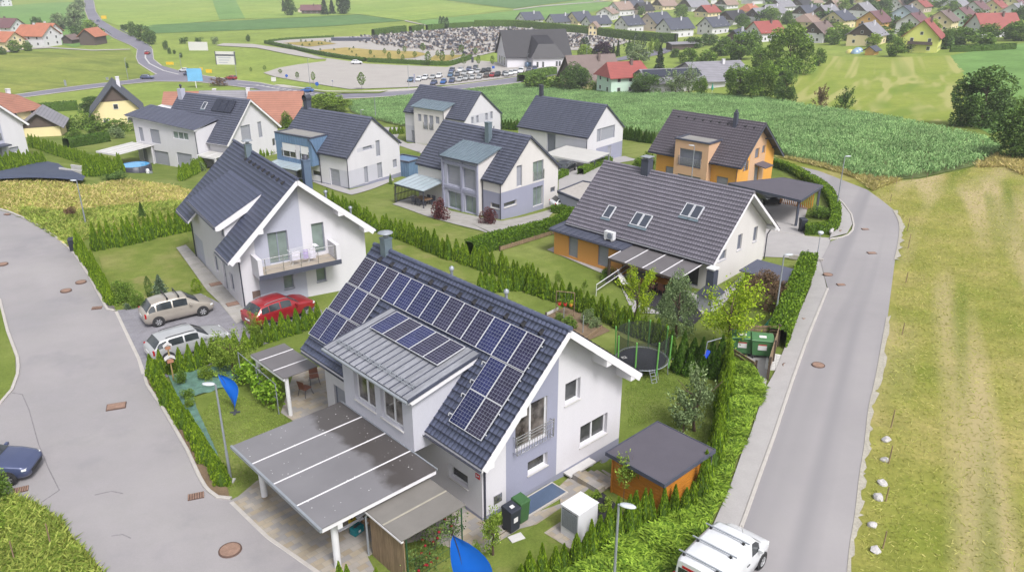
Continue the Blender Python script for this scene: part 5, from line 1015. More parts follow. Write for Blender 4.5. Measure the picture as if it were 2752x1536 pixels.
def crown_me(kind, m, lod):
    k = (kind, m.name, lod, random.randrange(3))
    if k not in _cr:
        n, lf = {('round', 0): (9000, .036), ('round', 1): (9000, .05), ('round', 2): (2200, .095), ('cone', 0): (5200, .05), ('cone', 1): (2600, .075), ('cone', 2): (800, .13), ('loose', 0): (4200, .042), ('loose', 1): (1500, .07), ('loose', 2): (420, .13),
                 ('column', 0): (2400, .06), ('column', 1): (1200, .085), ('column', 2): (420, .15), ('bush', 0): (3400, .06), ('bush', 1): (1700, .085), ('bush', 2): (520, .16)}[(kind, lod)]
        V, F = crown(kind, 100+k[3]*7+len(_cr), n, lf); me = npmesh('crown', V, F); me.materials.append(m); _cr[k] = me
    return _cr[k]
def trunk_mesh(seed, limbs=5, tall=1.0, thin=1.0):
    r = random.Random(seed); mb = MB(); p = Vector((0, 0, -.03)); R = .03*thin
    for i in range(5):
        q = Vector((r.gauss(0, .014), r.gauss(0, .014), tall*(i+1)/5)); mb.tube(p, q, R, R*.78, 7, caps=False); R *= .78; p = q
    for i in range(limbs):
        a = i*2.4+r.random(); z0 = tall*r.uniform(.45, .85); q = Vector((0, 0, z0)); R2 = .013*thin; d = Vector((math.cos(a), math.sin(a), r.uniform(.5, 1.2)))
        for j in range(3): q2 = q+d*.1+Vector((r.gauss(0, .02), r.gauss(0, .02), .02)); mb.tube(q, q2, R2, R2*.7, 5, caps=False); q = q2; R2 *= .7
    me = mb.mesh('trunk'); me.materials.append(ML_BARK); return me
TRK = [trunk_mesh(i) for i in range(3)]; TRKT = [trunk_mesh(9+i, 4, 1, .45) for i in range(2)]
def plant(px, py, w_px, h_px, kind, m, label, cat='tree', name=None, group=None, trunk=.22, lod=None, at=None):
    P = at or G(px, py); s = ppm(P); v = Vector((P.x, P.y, P.z-CH)); cf = math.hypot(v.x, v.y)/v.length; w, h = w_px/s, h_px/(s*cf)
    if lod is None: lod = 0 if s > 24 else 1 if s > 9 else 2
    t = empty(name or ('shrub' if cat == 'shrub' else 'tree'), label, cat, (P.x, P.y, P.z), random.uniform(0, 6.28), group)
    c = bpy.data.objects.new('crown', crown_me(kind, m, lod)); COL.objects.link(c); c.parent = t; z0 = h*trunk; c.location = (0, 0, z0-.05*h*(trunk > 0)); c.scale = (w, w, h-z0)
    if trunk > 0:
        o = bpy.data.objects.new('trunk', random.choice(TRKT if trunk > .3 else TRK)); COL.objects.link(o); o.parent = t; o.scale = (h*.85 if trunk < .3 else h*.6, h*.85 if trunk < .3 else h*.6, h*.72)
    return t
# near gardens
plant(1709,868,95,150,'loose',ML_LIME,'yellow-green tree in front of the terrace roof corner',trunk=.15); plant(1817,905,112,165,'round',ML_GREY,'grey-green bushy tree beside the trampoline net',trunk=.06)
plant(1955,940,170,190,'loose',ML_LIME,'lime-green leafy tree over the blue swing seat',trunk=.2); plant(2054,833,98,105,'round',ML_BRONZE,'bronze-leaved tree in front of the small grey-roofed shed',trunk=.12)
plant(1866,1157,90,175,'loose',ML_GREY,'pale fruit sapling on the lawn nearest the bin yard',trunk=.28,lod=1); plant(1835,1168,110,120,'loose',ML_GREY,'pale fruit sapling beside the orange shed roof',trunk=.2,lod=1)
plant(1647,880,24,58,'loose',ML_FRUIT,'small sapling at the hedge left of the trampoline',trunk=.3,lod=1); plant(1676,1346,74,118,'loose',ML_FRUIT,'young cherry tree in front of the orange shed',trunk=.42,lod=1)
plant(1325,1492,68,120,'loose',ML_FRUIT,'young fruit tree on the lawn below the waste bins',trunk=.25,lod=1); plant(1280,1500,40,38,'bush',ML_FRUIT,'small shrub at the paving edge beside the young fruit tree','shrub',trunk=0)
plant(434,800,56,68,'cone',ML_BLUE,'blue-grey spruce behind the beige car',trunk=.05,lod=1); plant(403,798,18,56,'column',ML_DARK,'narrow dark cypress left of the blue-grey spruce',trunk=0,lod=1)
plant(330,812,62,56,'bush',ML_GREEN,'leafy bush at the corner of the block paving','shrub',trunk=0); plant(372,824,42,40,'bush',ML_GREEN,'small leafy bush beside the beige car','shrub',trunk=0); plant(345,833,22,18,'bush',ML_BLUE,'low grey-blue bush at the paving corner','shrub',trunk=0,lod=1); plant(530,786,26,38,'column',ML_THUJA,'rounded golden thuja beside the house apron','shrub',trunk=0,lod=1)
plant(628,1010,120,120,'loose',ML_FRUIT,'bushy fruit tree behind the dark patio roof',trunk=.08); plant(592,985,70,70,'bush',ML_FRUIT,'bright leafy bush beside the thujas behind the cars','shrub',trunk=0); plant(690,930,62,86,'loose',ML_FRUIT,'upright bright shrub at the back of the patio roof','shrub',trunk=0)
plant(488,1032,40,38,'bush',ML_GREEN,'low bush on the green tarpaulin nearest the bird house','shrub',trunk=0); plant(556,1020,48,34,'bush',ML_FRUIT,'low rounded bush in the middle of the green tarpaulin','shrub',trunk=0); plant(508,1072,40,28,'bush',ML_GREEN,'low bush on the narrow arm of the green tarpaulin','shrub',trunk=0); plant(511,1096,34,26,'bush',ML_FRUIT,'small yellow-green bush at the lawn side of the tarpaulin','shrub',trunk=0)
plant(1180,588,60,52,'bush',ML_RED,'larger dark red maple bush beside the glass terrace roof','shrub','maple_bush',trunk=0); plant(1316,601,62,44,'bush',ML_RED,'smaller red maple bush at the corner of the grey wall','shrub','maple_bush',trunk=.12)
plant(1632,752,50,30,'bush',ML_GREEN,'low juniper bush under the orange annex corner','shrub',trunk=0); plant(1072,470,28,46,'cone',ML_DARK,'small spruce in front of the blue garage',lod=1,trunk=.05); plant(1050,495,13,30,'cone',ML_GREEN,'tiny conifer on the lawn by the blue garage',lod=1,trunk=0)
plant(384,590,28,52,'cone',ML_DARK,'small spruce in the wild meadow behind the hedge',lod=1,trunk=.06); plant(530,462,46,32,'bush',ML_GREY,'pale rounded bush near the entrance thujas','shrub',trunk=0,lod=1); plant(312,486,64,22,'bush',ML_DARK,'dark spreading bush in front of the thujas by the pool','shrub',trunk=0,lod=1); plant(190,582,34,26,'bush',ML_BRONZE,'brownish weed clump in the wild meadow by the lamp','shrub',trunk=0,lod=1)
plant(1745,468,50,56,'bush',ML_FRUIT,'yellow-green shrub beside the amber house','shrub',trunk=0,lod=1); plant(1718,455,44,30,'bush',ML_HEDGE,'rounded shrub at the white carport drive','shrub',trunk=0,lod=1); plant(2200,585,56,30,'bush',ML_GREEN,'ornamental grass clump on the corner plot','shrub',trunk=0,lod=1); plant(2140,475,26,26,'loose',ML_FRUIT,'sapling inside the curved hedge',trunk=.2,lod=1); plant(2152,482,26,26,'loose',ML_FRUIT,'leafy sapling next to the carport roof corner',trunk=.2,lod=1)
plant(1420,735,20,34,'loose',ML_FRUIT,'thin sapling on the lawn by the stone edging',trunk=.35,lod=1); plant(1500,770,24,42,'loose',ML_FRUIT,'thin sapling in front of the orange annex',trunk=.35,lod=1); plant(1570,790,22,40,'loose',ML_FRUIT,'thin sapling nearer the garden net on the lawn',trunk=.35,lod=1)
plant(885,300,110,50,'round',ML_FRUIT,'broad bright tree beyond the grey chimney cowl',trunk=.05); plant(770,345,40,42,'bush',ML_GREEN,'leafy bush below the orange tiled roof','shrub',trunk=0)
plant(-8,1348,100,84,'bush',ML_GREEN,'leafy bush beside the dark blue car at the left edge','shrub',trunk=0,lod=0); plant(-40,1440,100,70,'bush',ML_FRUIT,'weedy bush at the bottom left corner','shrub',trunk=0,lod=0)
# middle and far trees, by eye from the photograph
FT = [(2116,200,132,128,'round',ML_GREEN,'huge round walnut tree in front of the far houses'),(2631,338,160,152,'round',ML_DARK,'large dark tree alone on the right meadow'),(2745,430,150,150,'round',ML_DARK,'dark tree cut off by the right edge'),(2740,330,60,70,'round',ML_GREEN,'tree behind the dark tree at the right edge'),
 (2200,178,34,46,'round',ML_GREEN,'small round tree just right of the walnut tree'),(2045,268,92,98,'round',ML_GREEN,'yellowish tree at the corn edge left of the meadow'),(2108,275,60,78,'round',ML_DARK,'dark upright tree at the corner of the corn field'),(1985,262,90,84,'round',ML_GREEN,'broad light tree in front of the grey sheds'),(2203,292,42,62,'loose',ML_BRONZE,'half-dead brown tree on the mown meadow'),(2270,300,58,66,'loose',ML_DARK,'thin vase-shaped tree on the mown meadow'),
 (1545,245,80,72,'round',ML_DARK,'dark tree in front of the big brown roof'),(1595,248,40,30,'bush',ML_GREEN,'bush left of the mint house'),(1632,238,36,32,'round',ML_FRUIT,'yellow-green tree left of the mint house'),(1735,255,90,56,'round',ML_DARK,'broad dark tree hiding the mint house side'),(1815,252,62,62,'loose',ML_GREY,'pale loose tree in front of the grey shed roof'),(1850,250,60,70,'loose',ML_GREY,'taller pale tree in front of the grey shed roof'),(1880,255,40,48,'round',ML_GREEN,'green tree at the end of the grey shed'),
 (1445,238,80,42,'round',ML_GREEN,'leafy thicket at the corn edge below the main road'),(1490,242,60,34,'bush',ML_GREEN,'bushes beside the yellow play equipment'),(1715,172,60,50,'round',ML_GREY,'grey-green tree beside the far road'),(1772,185,34,66,'cone',ML_SPRUCE,'dark spruce behind the mint house roof'),(1812,155,26,24,'round',ML_DARK,'small dark tree beside the upper road'),(1748,148,20,44,'loose',ML_FRUIT,'thin bright tree at the road bend'),(1766,140,22,34,'round',ML_GREEN,'green tree behind the dark spruce'),
 (1895,180,70,44,'round',ML_GREEN,'orchard tree beyond the solar-roofed shed'),(1940,150,60,50,'round',ML_GREEN,'orchard tree in front of the timber-gabled house'),(1850,170,50,40,'round',ML_GREEN,'orchard tree near the far road'),(1990,160,80,70,'round',ML_GREEN,'dense orchard tree left of the walnut tree'),(1860,130,54,30,'round',ML_DARK,'dark shrubby tree below the white far house'),(1905,122,46,30,'round',ML_DARK,'dark tree below the far white gable'),(2020,140,50,56,'round',ML_GREEN,'tree between the orchard and the red-roofed house'),(1975,215,64,44,'round',ML_GREEN,'orchard tree behind the grey sheds'),(2040,190,50,60,'round',ML_GREEN,'tree leaning on the walnut tree from the left'),
 (1565,142,16,36,'column',ML_SPRUCE,None),(1575,143,16,40,'column',ML_SPRUCE,None),(1648,155,16,42,'cone',ML_SPRUCE,None),(1660,152,17,46,'cone',ML_SPRUCE,None),(1690,140,20,36,'cone',ML_SPRUCE,None),(1708,132,20,40,'column',ML_SPRUCE,None),(1728,128,18,36,'column',ML_SPRUCE,None),(1775,125,14,30,'column',ML_SPRUCE,None),(1366,100,14,30,'cone',ML_SPRUCE,None),(1690,147,30,30,'bush',ML_DARK,'dark bush among the cemetery conifers'),
 (1618,156,56,42,'round',ML_PURPLE,'dark purple-leaved tree beside the cemetery conifers'),(1575,157,54,36,'round',ML_FRUIT,'bright green tree next to the purple tree'),(1184,78,10,32,'column',ML_SPRUCE,None),(1192,79,11,33,'column',ML_SPRUCE,None),(1201,80,11,32,'column',ML_SPRUCE,None),
 (782,42,36,44,'round',ML_DARK,'dark tree at the far farmstead, left of its roof'),(763,32,14,40,'cone',ML_SPRUCE,'slim spruce at the far farmstead'),(873,40,28,50,'cone',ML_SPRUCE,'spruce right of the far farmstead roof'),(893,38,24,42,'cone',ML_SPRUCE,'middle spruce of the three right of the farmstead'),(923,38,40,52,'round',ML_SPRUCE,'broad dark tree rightmost at the far farmstead'),
 (335,82,18,16,'round',ML_DARK,'small round tree by the far road bend'),(360,100,24,40,'round',ML_DARK,'tree at the far road bend, leftmost of the clump'),(385,112,40,44,'round',ML_DARK,'broad tree in the clump by the far road'),(405,120,34,36,'round',ML_DARK,'lower tree of the clump by the far road'),(160,80,44,42,'round',ML_GREY,'silvery willow behind the far farmhouse'),(205,78,50,54,'round',ML_GREY,'larger silvery willow near the far road'),(205,45,40,34,'round',ML_GREY,'willow at the top beside the far road'),(215,28,30,30,'round',ML_GREY,'willow topmost beside the far road'),(250,100,60,44,'round',ML_GREEN,'bright tree behind the dark barn'),(212,105,40,34,'round',ML_DARK,'dark shrubs left of the barn'),(100,72,30,26,'round',ML_DARK,'small tree behind the farmhouse roof'),(42,142,38,32,'round',ML_GREEN,'round tree in front of the farmhouse'),(76,138,24,28,'round',ML_GREEN,'small tree at the farmhouse yard'),(8,148,20,20,'round',ML_DARK,'bush at the farm drive at the left edge'),
 (494,118,22,16,'bush',ML_DARK,'round bush left of the white billboard'),(535,116,24,14,'bush',ML_DARK,'low bush beyond the white billboard'),(578,119,20,18,'bush',ML_GREY,'grey bush right of the white billboard'),(667,112,12,18,'round',ML_DARK,'small tree on the far path'),(446,134,14,24,'round',ML_DARK,None),(456,145,10,16,'round',ML_DARK,None),(469,146,8,12,'round',ML_DARK,None),(487,155,8,14,'round',ML_DARK,None),(343,184,8,16,'round',ML_DARK,None),
 (255,300,80,40,'round',ML_DARK,'dark tree beside the dark-gabled cream house'),(240,345,60,44,'bush',ML_GREEN,'bright bushes left of the dark-gabled cream house'),(195,350,70,36,'bush',ML_GREEN,'garden shrubs beyond the yellow shed'),(320,355,90,34,'bush',ML_GREEN,'garden shrubs in front of the dark-gabled cream house'),(260,358,60,30,'bush',ML_GREEN,'low vegetables and shrubs in the far garden'),(318,372,50,32,'bush',ML_GREY,'pale shrub on the far garden lawn'),(205,372,50,26,'bush',ML_GREEN,'shrub on the far garden lawn edge'),(590,232,50,26,'loose',ML_BRONZE,'bare brown bush beside the blue billboard')]
CT = [(973,242,20,48),(843,225,11,32),(754,200,10,14),(800,215,10,22),(712,192,9,16),(1047,170,11,30),(1083,172,9,26),(1151,178,16,40),(1189,176,14,38),(1247,182,15,38),(1286,180,11,32),(1323,180,11,30),(996,150,9,16),(1034,150,9,20),(1072,152,9,20),(1088,146,10,22),(1115,158,11,20),(1137,144,14,28),(1176,158,10,22),(1216,160,11,24),(1278,150,12,22),(1240,150,14,30),(675,195,7,14)]
for (x, y, w_, h_, k, m, lb) in FT:
    plant(x, y, w_, h_, k, m, lb or ('dark conifer in the cemetery planting' if m is ML_SPRUCE else 'small roadside tree by the main road junction'), 'tree', 'conifer_tree' if m is ML_SPRUCE else 'tree', None if lb else ('conifers in the cemetery' if m is ML_SPRUCE else 'small roadside trees'), trunk=0 if k in ('bush', 'column') else .05)
for (x, y, w_, h_) in CT: plant(x, y, w_, h_, 'column', ML_GREEN, 'young staked tree planted around the car park and cemetery', 'tree', 'young_tree', 'young trees around the car park', trunk=.34)
for (x, y) in ((809,114),(822,116),(839,116),(776,124),(782,126),(813,126),(832,125),(857,122),(865,122),(874,114),(887,116),(861,138),(898,138),(939,137),(946,144),(958,153),(1006,157),(950,133)): plant(x, y, 5, 8, 'column', ML_DARK, 'small dark clipped shrub on the new cemetery lawn', 'shrub', 'shrub', 'clipped shrubs on the new cemetery lawn', trunk=0, lod=2)

# ---- uncountable growth
def poly_points(pts, n, world=False, seed=1):
    P = np.array([(p[0], p[1]) if world else tuple(G(*p)[:2]) for p in pts]); r = np.random.default_rng(seed); lo, hi = P.min(0), P.max(0); out = []
    got = 0
    while got < n:
        q = r.uniform(lo, hi, (n*2, 2)); ins = np.zeros(len(q), bool)
        for (x0, y0), (x1, y1) in zip(P, np.roll(P, -1, 0)):
            c = ((y0 > q[:, 1]) != (y1 > q[:, 1])) & (q[:, 0] < (x1-x0)*(q[:, 1]-y0)/(y1-y0+1e-12)+x0); ins ^= c
        out.append(q[ins]); got += ins.sum()
    q = np.concatenate(out)[:n]; return np.column_stack([q, tz(q)])
def blades(name, C, h, w, spread, m, seed=0, label=None, hvar=.4):
    r = np.random.default_rng(seed); k = len(C); d = np.column_stack([r.normal(0, spread, (k, 2)), np.ones(k)]); d /= np.linalg.norm(d, axis=1)[:, None]; L = (h*r.uniform(1-hvar, 1+hvar, k))[:, None]
    s = np.column_stack([r.normal(0, 1, (k, 2)), np.zeros(k)]); s /= np.linalg.norm(s, axis=1)[:, None]; W = w*r.uniform(.6, 1.3, (k, 1)); bend = np.column_stack([d[:, :2], np.zeros(k)])
    V = np.stack([C-s*W*.5, C+s*W*.5, C+d*L*.6+s*W*.4, C+d*L+bend*L*.5*np.array([1, 1, 0])-np.array([0, 0, .08])*L], 1).reshape(-1, 3)
    o = link(name, npmesh(name, V, np.arange(4*k).reshape(k, 4)), m); o['kind'] = 'stuff'; return o
ML_DRYG = leafmat("dry_grass_blades", A(160,156,84,LK), A(216,198,144,LK), var=.25, clump=.35); ML_WG = leafmat("green_grass_blades", A(108,134,50,LK*.85), A(186,192,104,LK*.85), var=.25, clump=.3); ML_HAYB = leafmat("hay_blades", A(152,162,72,LK), A(206,196,128,LK), var=.08, clump=.25)
wild = [(-60,475),(60,482),(250,503),(330,482),(480,503),(528,525),(505,580),(400,596),(262,628),(228,636),(210,680),(192,668),(153,637),(117,609),(67,584),(25,566),(-60,545)]
blades('tall_grass', poly_points(wild, 13000, seed=2), .36, .05, .5, ML_DRYG, 2); blades('tall_grass', poly_points(wild, 9000, seed=22), .28, .06, .6, ML_WG, 22); blades('tall_grass', poly_points([(140,632),(192,664),(215,650),(262,628),(400,596),(500,578),(480,545),(300,560),(180,575),(60,560),(60,582)], 15000, seed=3), .42, .07, .5, ML_WG, 3)
bank = [(-60,1360),(41,1332),(104,1358),(164,1400),(194,1446),(231,1483),(285,1560),(290,1640),(-60,1640)]
blades('tall_grass', poly_points(bank, 9000, seed=4), .3, .035, .5, ML_WG, 4)
ML_LAWN = leafmat("lawn_blades", A(98,126,48,LK), A(150,168,82,LK), var=.18, clump=.4)
hay = [(2300,1640),(2312,1488),(2332,1384),(2345,1284),(2354,1202),(2366,1100),(2380,1015),(2405,855),(2425,700),(2436,623),(2410,567),(2380,545),(2345,518),(2372,492),(2469,484),(2608,454),(2700,420),(2850,470),(2850,1640)]
blades('mown_hay', poly_points(hay, 42000, seed=5), .17, .03, 1.5, ML_HAYB, 5); 
blades('field_edge_grass', poly_points([(2082,421),(2219,455),(2302,482),(2345,515),(2420,486),(2350,480),(2290,470),(2219,446)], 5000, seed=6), .5, .06, .4, ML_DRYG, 6); blades('field_edge_grass', poly_points([(2620,452),(2690,420),(2752,430),(2752,475),(2700,450)], 2500, seed=7), .7, .06, .4, ML_DRYG, 7)
blades('lawn_grass', poly_points([(1150,1640),(1060,1510),(1200,1500),(1320,1500),(1500,1375),(1570,1350),(1660,1440),(1560,1512),(1400,1600)], 9000, seed=8), .07, .02, .7, ML_LAWN, 8); blades('lawn_grass', poly_points([(520,1130),(620,1318),(705,1278),(790,1140),(740,1090),(600,1050)], 9000, seed=9), .07, .02, .7, ML_LAWN, 9); blades('lawn_grass', poly_points([(1680,1040),(1770,980),(1900,1010),(1925,1090),(1900,1230),(1870,1200),(1760,1130),(1690,1150)], 12000, seed=10), .07, .022, .7, ML_LAWN, 10)
corn = [(930,278),(1097,262),(1281,243),(1399,230),(1527,247),(1660,254),(1939,261),(2060,270),(2191,294),(2330,313),(2497,346),(2608,371),(2678,391),(2692,411),(2608,449),(2469,479),(2372,487),(2302,479),(2219,448),(2080,415),(1763,366),(1677,352),(1400,330),(1250,345),(1078,340),(944,302)]
M_CORNG = mat("corn_soil", A(126,142,84,2.0), .95, .2, .5, .15, 4, world=True); sheet("corn_field_ground", corn, 2, M_CORNG, 5)
ML_CORN = leafmat("corn_leaves", A(74,114,60,LK), A(154,188,126,LK), var=.34, clump=.16)
C = poly_points(corn, 52000, seed=12); ra = rad(168); cr, sr = math.cos(ra), math.sin(ra); u_, v_ = C[:, 0]*cr+C[:, 1]*sr, -C[:, 0]*sr+C[:, 1]*cr; v_ = np.round(v_/.85)*.85+RNG.normal(0, .07, len(C)); C[:, 0], C[:, 1] = u_*cr-v_*sr, u_*sr+v_*cr
r = np.random.default_rng(5); Vs, Fs = [], []
for k in range(4):
    n = len(C); a = r.uniform(0, 6.28, n); d = np.stack([np.cos(a), np.sin(a), np.zeros(n)], 1); z0 = C+np.array([0, 0, 1])*r.uniform(.2, .85, (n, 1)); L = r.uniform(.36, .66, (n, 1)); s = np.stack([-np.sin(a), np.cos(a), np.zeros(n)], 1)*.07
    m1 = z0+d*L*.5+np.array([0, 0, .28]); e = z0+d*L+np.array([0, 0, -.08])*L; Vs.append(np.stack([z0, m1+s, e, m1-s], 1).reshape(-1, 3))
V = np.concatenate(Vs); o = link('corn_field', npmesh('corn_field', V, np.arange(len(V)).reshape(-1, 4)), ML_CORN); o['kind'] = 'stuff'
# bright ground cover on the bank
gc = [(1440,1640),(1500,1570),(1560,1532),(1610,1505),(1665,1466),(1725,1434),(1790,1408),(1848,1388),(1890,1335),(1922,1250),(1942,1165),(1952,1080),(1960,1000),(1968,965),(2000,975),(2035,1010),(2054,1052),(2043,1090),(2006,1170),(1985,1225),(1958,1300),(1928,1370),(1912,1410),(1850,1555),(1810,1640)]
o = sheet('ground_cover_mat', gc, 4, ML_CORE, .7, kind='stuff', lift=.12); 
C = poly_points(gc, 30000, seed=13); hb = .18+.3*np.abs(np.sin(C[:, 0]*1.7+np.sin(C[:, 1]*1.3)))*np.abs(np.cos(C[:, 1]*1.5)); r = np.random.default_rng(14); n = len(C); a = r.uniform(0, 6.28, n)
a = .6*a+.4*np.sin(C[:, 0]*.9+C[:, 1])*3; d = np.stack([np.cos(a), np.sin(a), np.full(n, .35)], 1); L = r.uniform(.16, .4, (n, 1)); s = np.stack([-np.sin(a), np.cos(a), np.zeros(n)], 1)*.035; b0 = C+np.array([0, 0, 1])*(hb*r.uniform(.5, 1.1, n))[:, None]
V = np.stack([b0, b0+d*L*.5+s+np.array([0, 0, .05]), b0+d*L-np.array([0, 0, .1])*L, b0+d*L*.5-s+np.array([0, 0, .05])], 1).reshape(-1, 3)
o = link('ground_cover', npmesh('ground_cover', V, np.arange(len(V)).reshape(-1, 4)), ML_JUN); o['kind'] = 'stuff'
# ================================================================== vehicles
def paint(n, c, k=1.6, metal=.15): 
    m, nt, b = _nt(n); v = coords(nt); q = ramp(nt, noise(nt, v, 1.2, 4), [(.3, sc(A(*c, k), .93)), (.7, sc(A(*c, k), 1.06))]); nt.links.new(q, b.inputs['Base Color'])
    b.inputs['Roughness'].default_value = .28; b.inputs['Metallic'].default_value = metal; b.inputs['Coat Weight'].default_value = .6; b.inputs['Coat Roughness'].default_value = .06; return m
M_TYRE = mat("tyre_rubber", (.022,.022,.024), .85, .2, 8, .1); M_RIM = mat("alloy_rim", (.55,.56,.58), .3, .08, 6, .03, metal=.7); M_CGL = glassmat("car_window_glass", (.03,.036,.042), .35, 1.2); M_TAIL = mat("red_tail_lamp", A(170,30,36,1.3), .25, .1, 8, .05); M_HEADL = mat("headlamp_glass", (.62,.64,.66), .15, .1, 8, .05); M_BLKP = mat("black_plastic", (.03,.03,.033), .6, .15, 6, .1); M_PLATE = mat("number_plate", (.7,.71,.72), .5, .03, 4, .02)
# stations: x/L, sill z, belt z, top z, half width factor, cabin roof factor (0 = no cabin)
CARS = dict(
 mpv=(4.3, 1.76, 1.6, [(0, .42, .78, .82, .80, 0), (.015, .3, .86, .95, .93, 0), (.05, .22, .92, 1.08, .97, .86), (.13, .2, .95, 1.5, 1, .8), (.25, .19, .96, 1.59, 1, .79), (.5, .19, .95, 1.6, 1, .79), (.62, .19, .93, 1.53, 1, .78), (.8, .2, .9, 1.0, .99, .86), (.88, .2, .84, .9, .97, 0), (.96, .22, .7, .76, .9, 0), (1, .36, .6, .62, .74, 0)], [(.075, .17), (.19, .4), (.42, .62)], (.62, .8), (.04, .14)),
 wagon=(4.55, 1.76, 1.48, [(0, .4, .74, .78, .82, 0), (.015, .3, .84, .9, .93, 0), (.045, .22, .9, 1.02, .96, .86), (.12, .2, .93, 1.4, 1, .8), (.25, .19, .93, 1.47, 1, .79), (.5, .19, .92, 1.48, 1, .79), (.58, .19, .91, 1.43, 1, .78), (.73, .2, .88, .98, .99, .86), (.84, .2, .84, .9, .97, 0), (.95, .22, .74, .78, .92, 0), (1, .36, .6, .62, .78, 0)], [(.08, .2), (.22, .4), (.42, .59)], (.58, .73), (.04, .125)),
 suv=(4.48, 1.86, 1.64, [(0, .45, .86, .9, .82, 0), (.015, .34, .96, 1.04, .93, 0), (.05, .28, 1.04, 1.16, .97, .84), (.14, .25, 1.07, 1.54, 1, .77), (.28, .24, 1.06, 1.63, 1, .76), (.48, .24, 1.03, 1.64, 1, .76), (.57, .24, 1.01, 1.58, 1, .76), (.73, .26, .98, 1.1, .99, .84), (.84, .26, .96, 1.04, .98, 0), (.95, .3, .84, .9, .92, 0), (1, .42, .68, .7, .76, 0)], [(.13, .24), (.25, .41), (.43, .59)], (.57, .73), (.045, .145)),
 sedan=(4.7, 1.8, 1.45, [(0, .4, .8, .86, .8, 0), (.02, .28, .86, .98, .92, 0), (.14, .2, .9, 1.04, .98, .84), (.28, .19, .92, 1.4, 1, .76), (.45, .19, .92, 1.45, 1, .76), (.54, .19, .91, 1.4, 1, .76), (.71, .2, .9, 1.0, 1, .86), (.82, .2, .86, .93, .98, 0), (.94, .22, .74, .8, .92, 0), (.99, .3, .62, .66, .8, 0), (1, .4, .55, .57, .68, 0)], [(.2, .3), (.31, .44), (.46, .6)], (.54, .71), (.13, .28)),
 hatch=(4.1, 1.74, 1.48, [(0, .42, .78, .84, .82, 0), (.02, .3, .86, .94, .94, 0), (.06, .22, .92, 1.06, .97, .84), (.17, .2, .94, 1.42, 1, .78), (.3, .19, .94, 1.48, 1, .78), (.5, .19, .92, 1.48, 1, .78), (.58, .19, .91, 1.42, 1, .77), (.76, .2, .88, .98, .99, .86), (.85, .2, .84, .9, .97, 0), (.95, .22, .72, .78, .92, 0), (1, .36, .6, .62, .76, 0)], [(.1, .22), (.24, .42), (.44, .6)], (.58, .76), (.05, .17)),
 van=(4.35, 1.83, 1.82, [(0, .42, 1.0, 1.76, .9, .9), (.012, .3, 1.02, 1.8, .97, .86), (.06, .22, 1.04, 1.84, 1, .86), (.3, .2, 1.04, 1.86, 1, .86), (.55, .2, 1.02, 1.84, 1, .86), (.66, .2, 1.0, 1.74, 1, .84), (.82, .2, .96, 1.14, .99, .86), (.9, .22, .9, .98, .96, 0), (.97, .26, .74, .8, .9, 0), (1, .38, .62, .64, .74, 0)], [(.6, .74)], (.66, .82), None))
def car_sections(spec):
    L, W, Hh, st, *_ = spec; st = np.array(st, float); xs = np.unique(np.concatenate([np.linspace(0, 1, 29), st[:, 0]])); out = []
    for x in xs:
        zb, zt, tp, wf, rf = (np.interp(x, st[:, 0], st[:, i]) for i in range(1, 6))
        near = st[np.searchsorted(st[:, 0], x, 'left').clip(0, len(st)-1)]; w = W/2*wf; cab = tp-zt
        rw = w*(rf if rf > .5 else .9) if cab > .15 else w*.93
        if cab > .15: rw = w*np.interp(cab, [.15, .35], [.92, max(rf, .75)])
        e = min(.07, cab*.4)
        out.append((x*L, [(0, zb), (.84*w, zb), (w*.985, zb+.14), (w, zb+(zt-zb)*.6), (w*.965, zt), (rw, tp-e), (rw*.82, tp-e*.25), (0, tp+.012)]))
    return out
def car_point(secs, x, j):
    xs = [s[0] for s in secs]; return np.array([x, np.interp(x, xs, [s[1][int(j)][0]*(1-j % 1)+(s[1][min(int(j)+1, 7)][0])*(j % 1) for s in secs]), np.interp(x, xs, [s[1][int(j)][1]*(1-j % 1)+(s[1][min(int(j)+1, 7)][1])*(j % 1) for s in secs])])
def car_meshes(kind):
    spec = CARS[kind]; L, W, Hh, st, sidew, ws, rw = spec; S_ = car_sections(spec); P = {}
    mb = MB()
    rows = [[(x-L/2, sgn*y, z) for sgn, rng in ((1, range(8)), (-1, range(6, -1, -1))) for y, z in [sec[k] for k in rng]] for x, sec in S_]
    mb.grid([r+[r[0]] for r in rows]); mb.add(rows[0], [list(range(len(rows[0])))]); mb.add(rows[-1], [list(range(len(rows[-1])))[::-1]]); P['body'] = mb
    def patch(x0, x1, j0, j1, sgn, off=.012, nx=4, slant=0):
        g = []
        for i in range(nx+1):
            rowp = []
            for k in range(4):
                j = j0+(j1-j0)*k/3; x = x0+(x1-x0)*i/nx+slant*(k/3)*(1 if i == nx else 0)+(slant*.2*k/3 if i == 0 else 0); p = car_point(S_, x, j); rowp.append((p[0]-L/2, sgn*(p[1]+off*.9), p[2]+off*.35))
            g.append(rowp)
        return g
    P['side'] = []
    for sgn in (1, -1):
        for a, b in sidew: m_ = MB(); m_.grid(patch(a*L, b*L, 4.12, 4.9, sgn)); P['side'].append(m_)
    def top(a, b, n=4):
        m_ = MB(); g = []
        for i in range(n+1):
            x = (a+(b-a)*(.06+.88*i/n))*L; rowp = []
            for sgn, js in ((1, (5.25, 6, 7)), (-1, (6, 5.25))):
                for j in js: p = car_point(S_, x, j); rowp.append((p[0]-L/2, sgn*p[1], p[2]+.014))
            g.append(rowp)
        m_.grid(g); return m_
    P['windscreen'] = top(*ws); P['rear_window'] = top(*rw) if rw else None
    return P, L, W, Hh
def wheel_mb(r=.32, w=.21):
    t = MB(); t.lathe([(r*.62, -w/2), (r*.95, -w/2), (r, -w*.3), (r, w*.3), (r*.95, w/2), (r*.62, w/2)], 22); return t
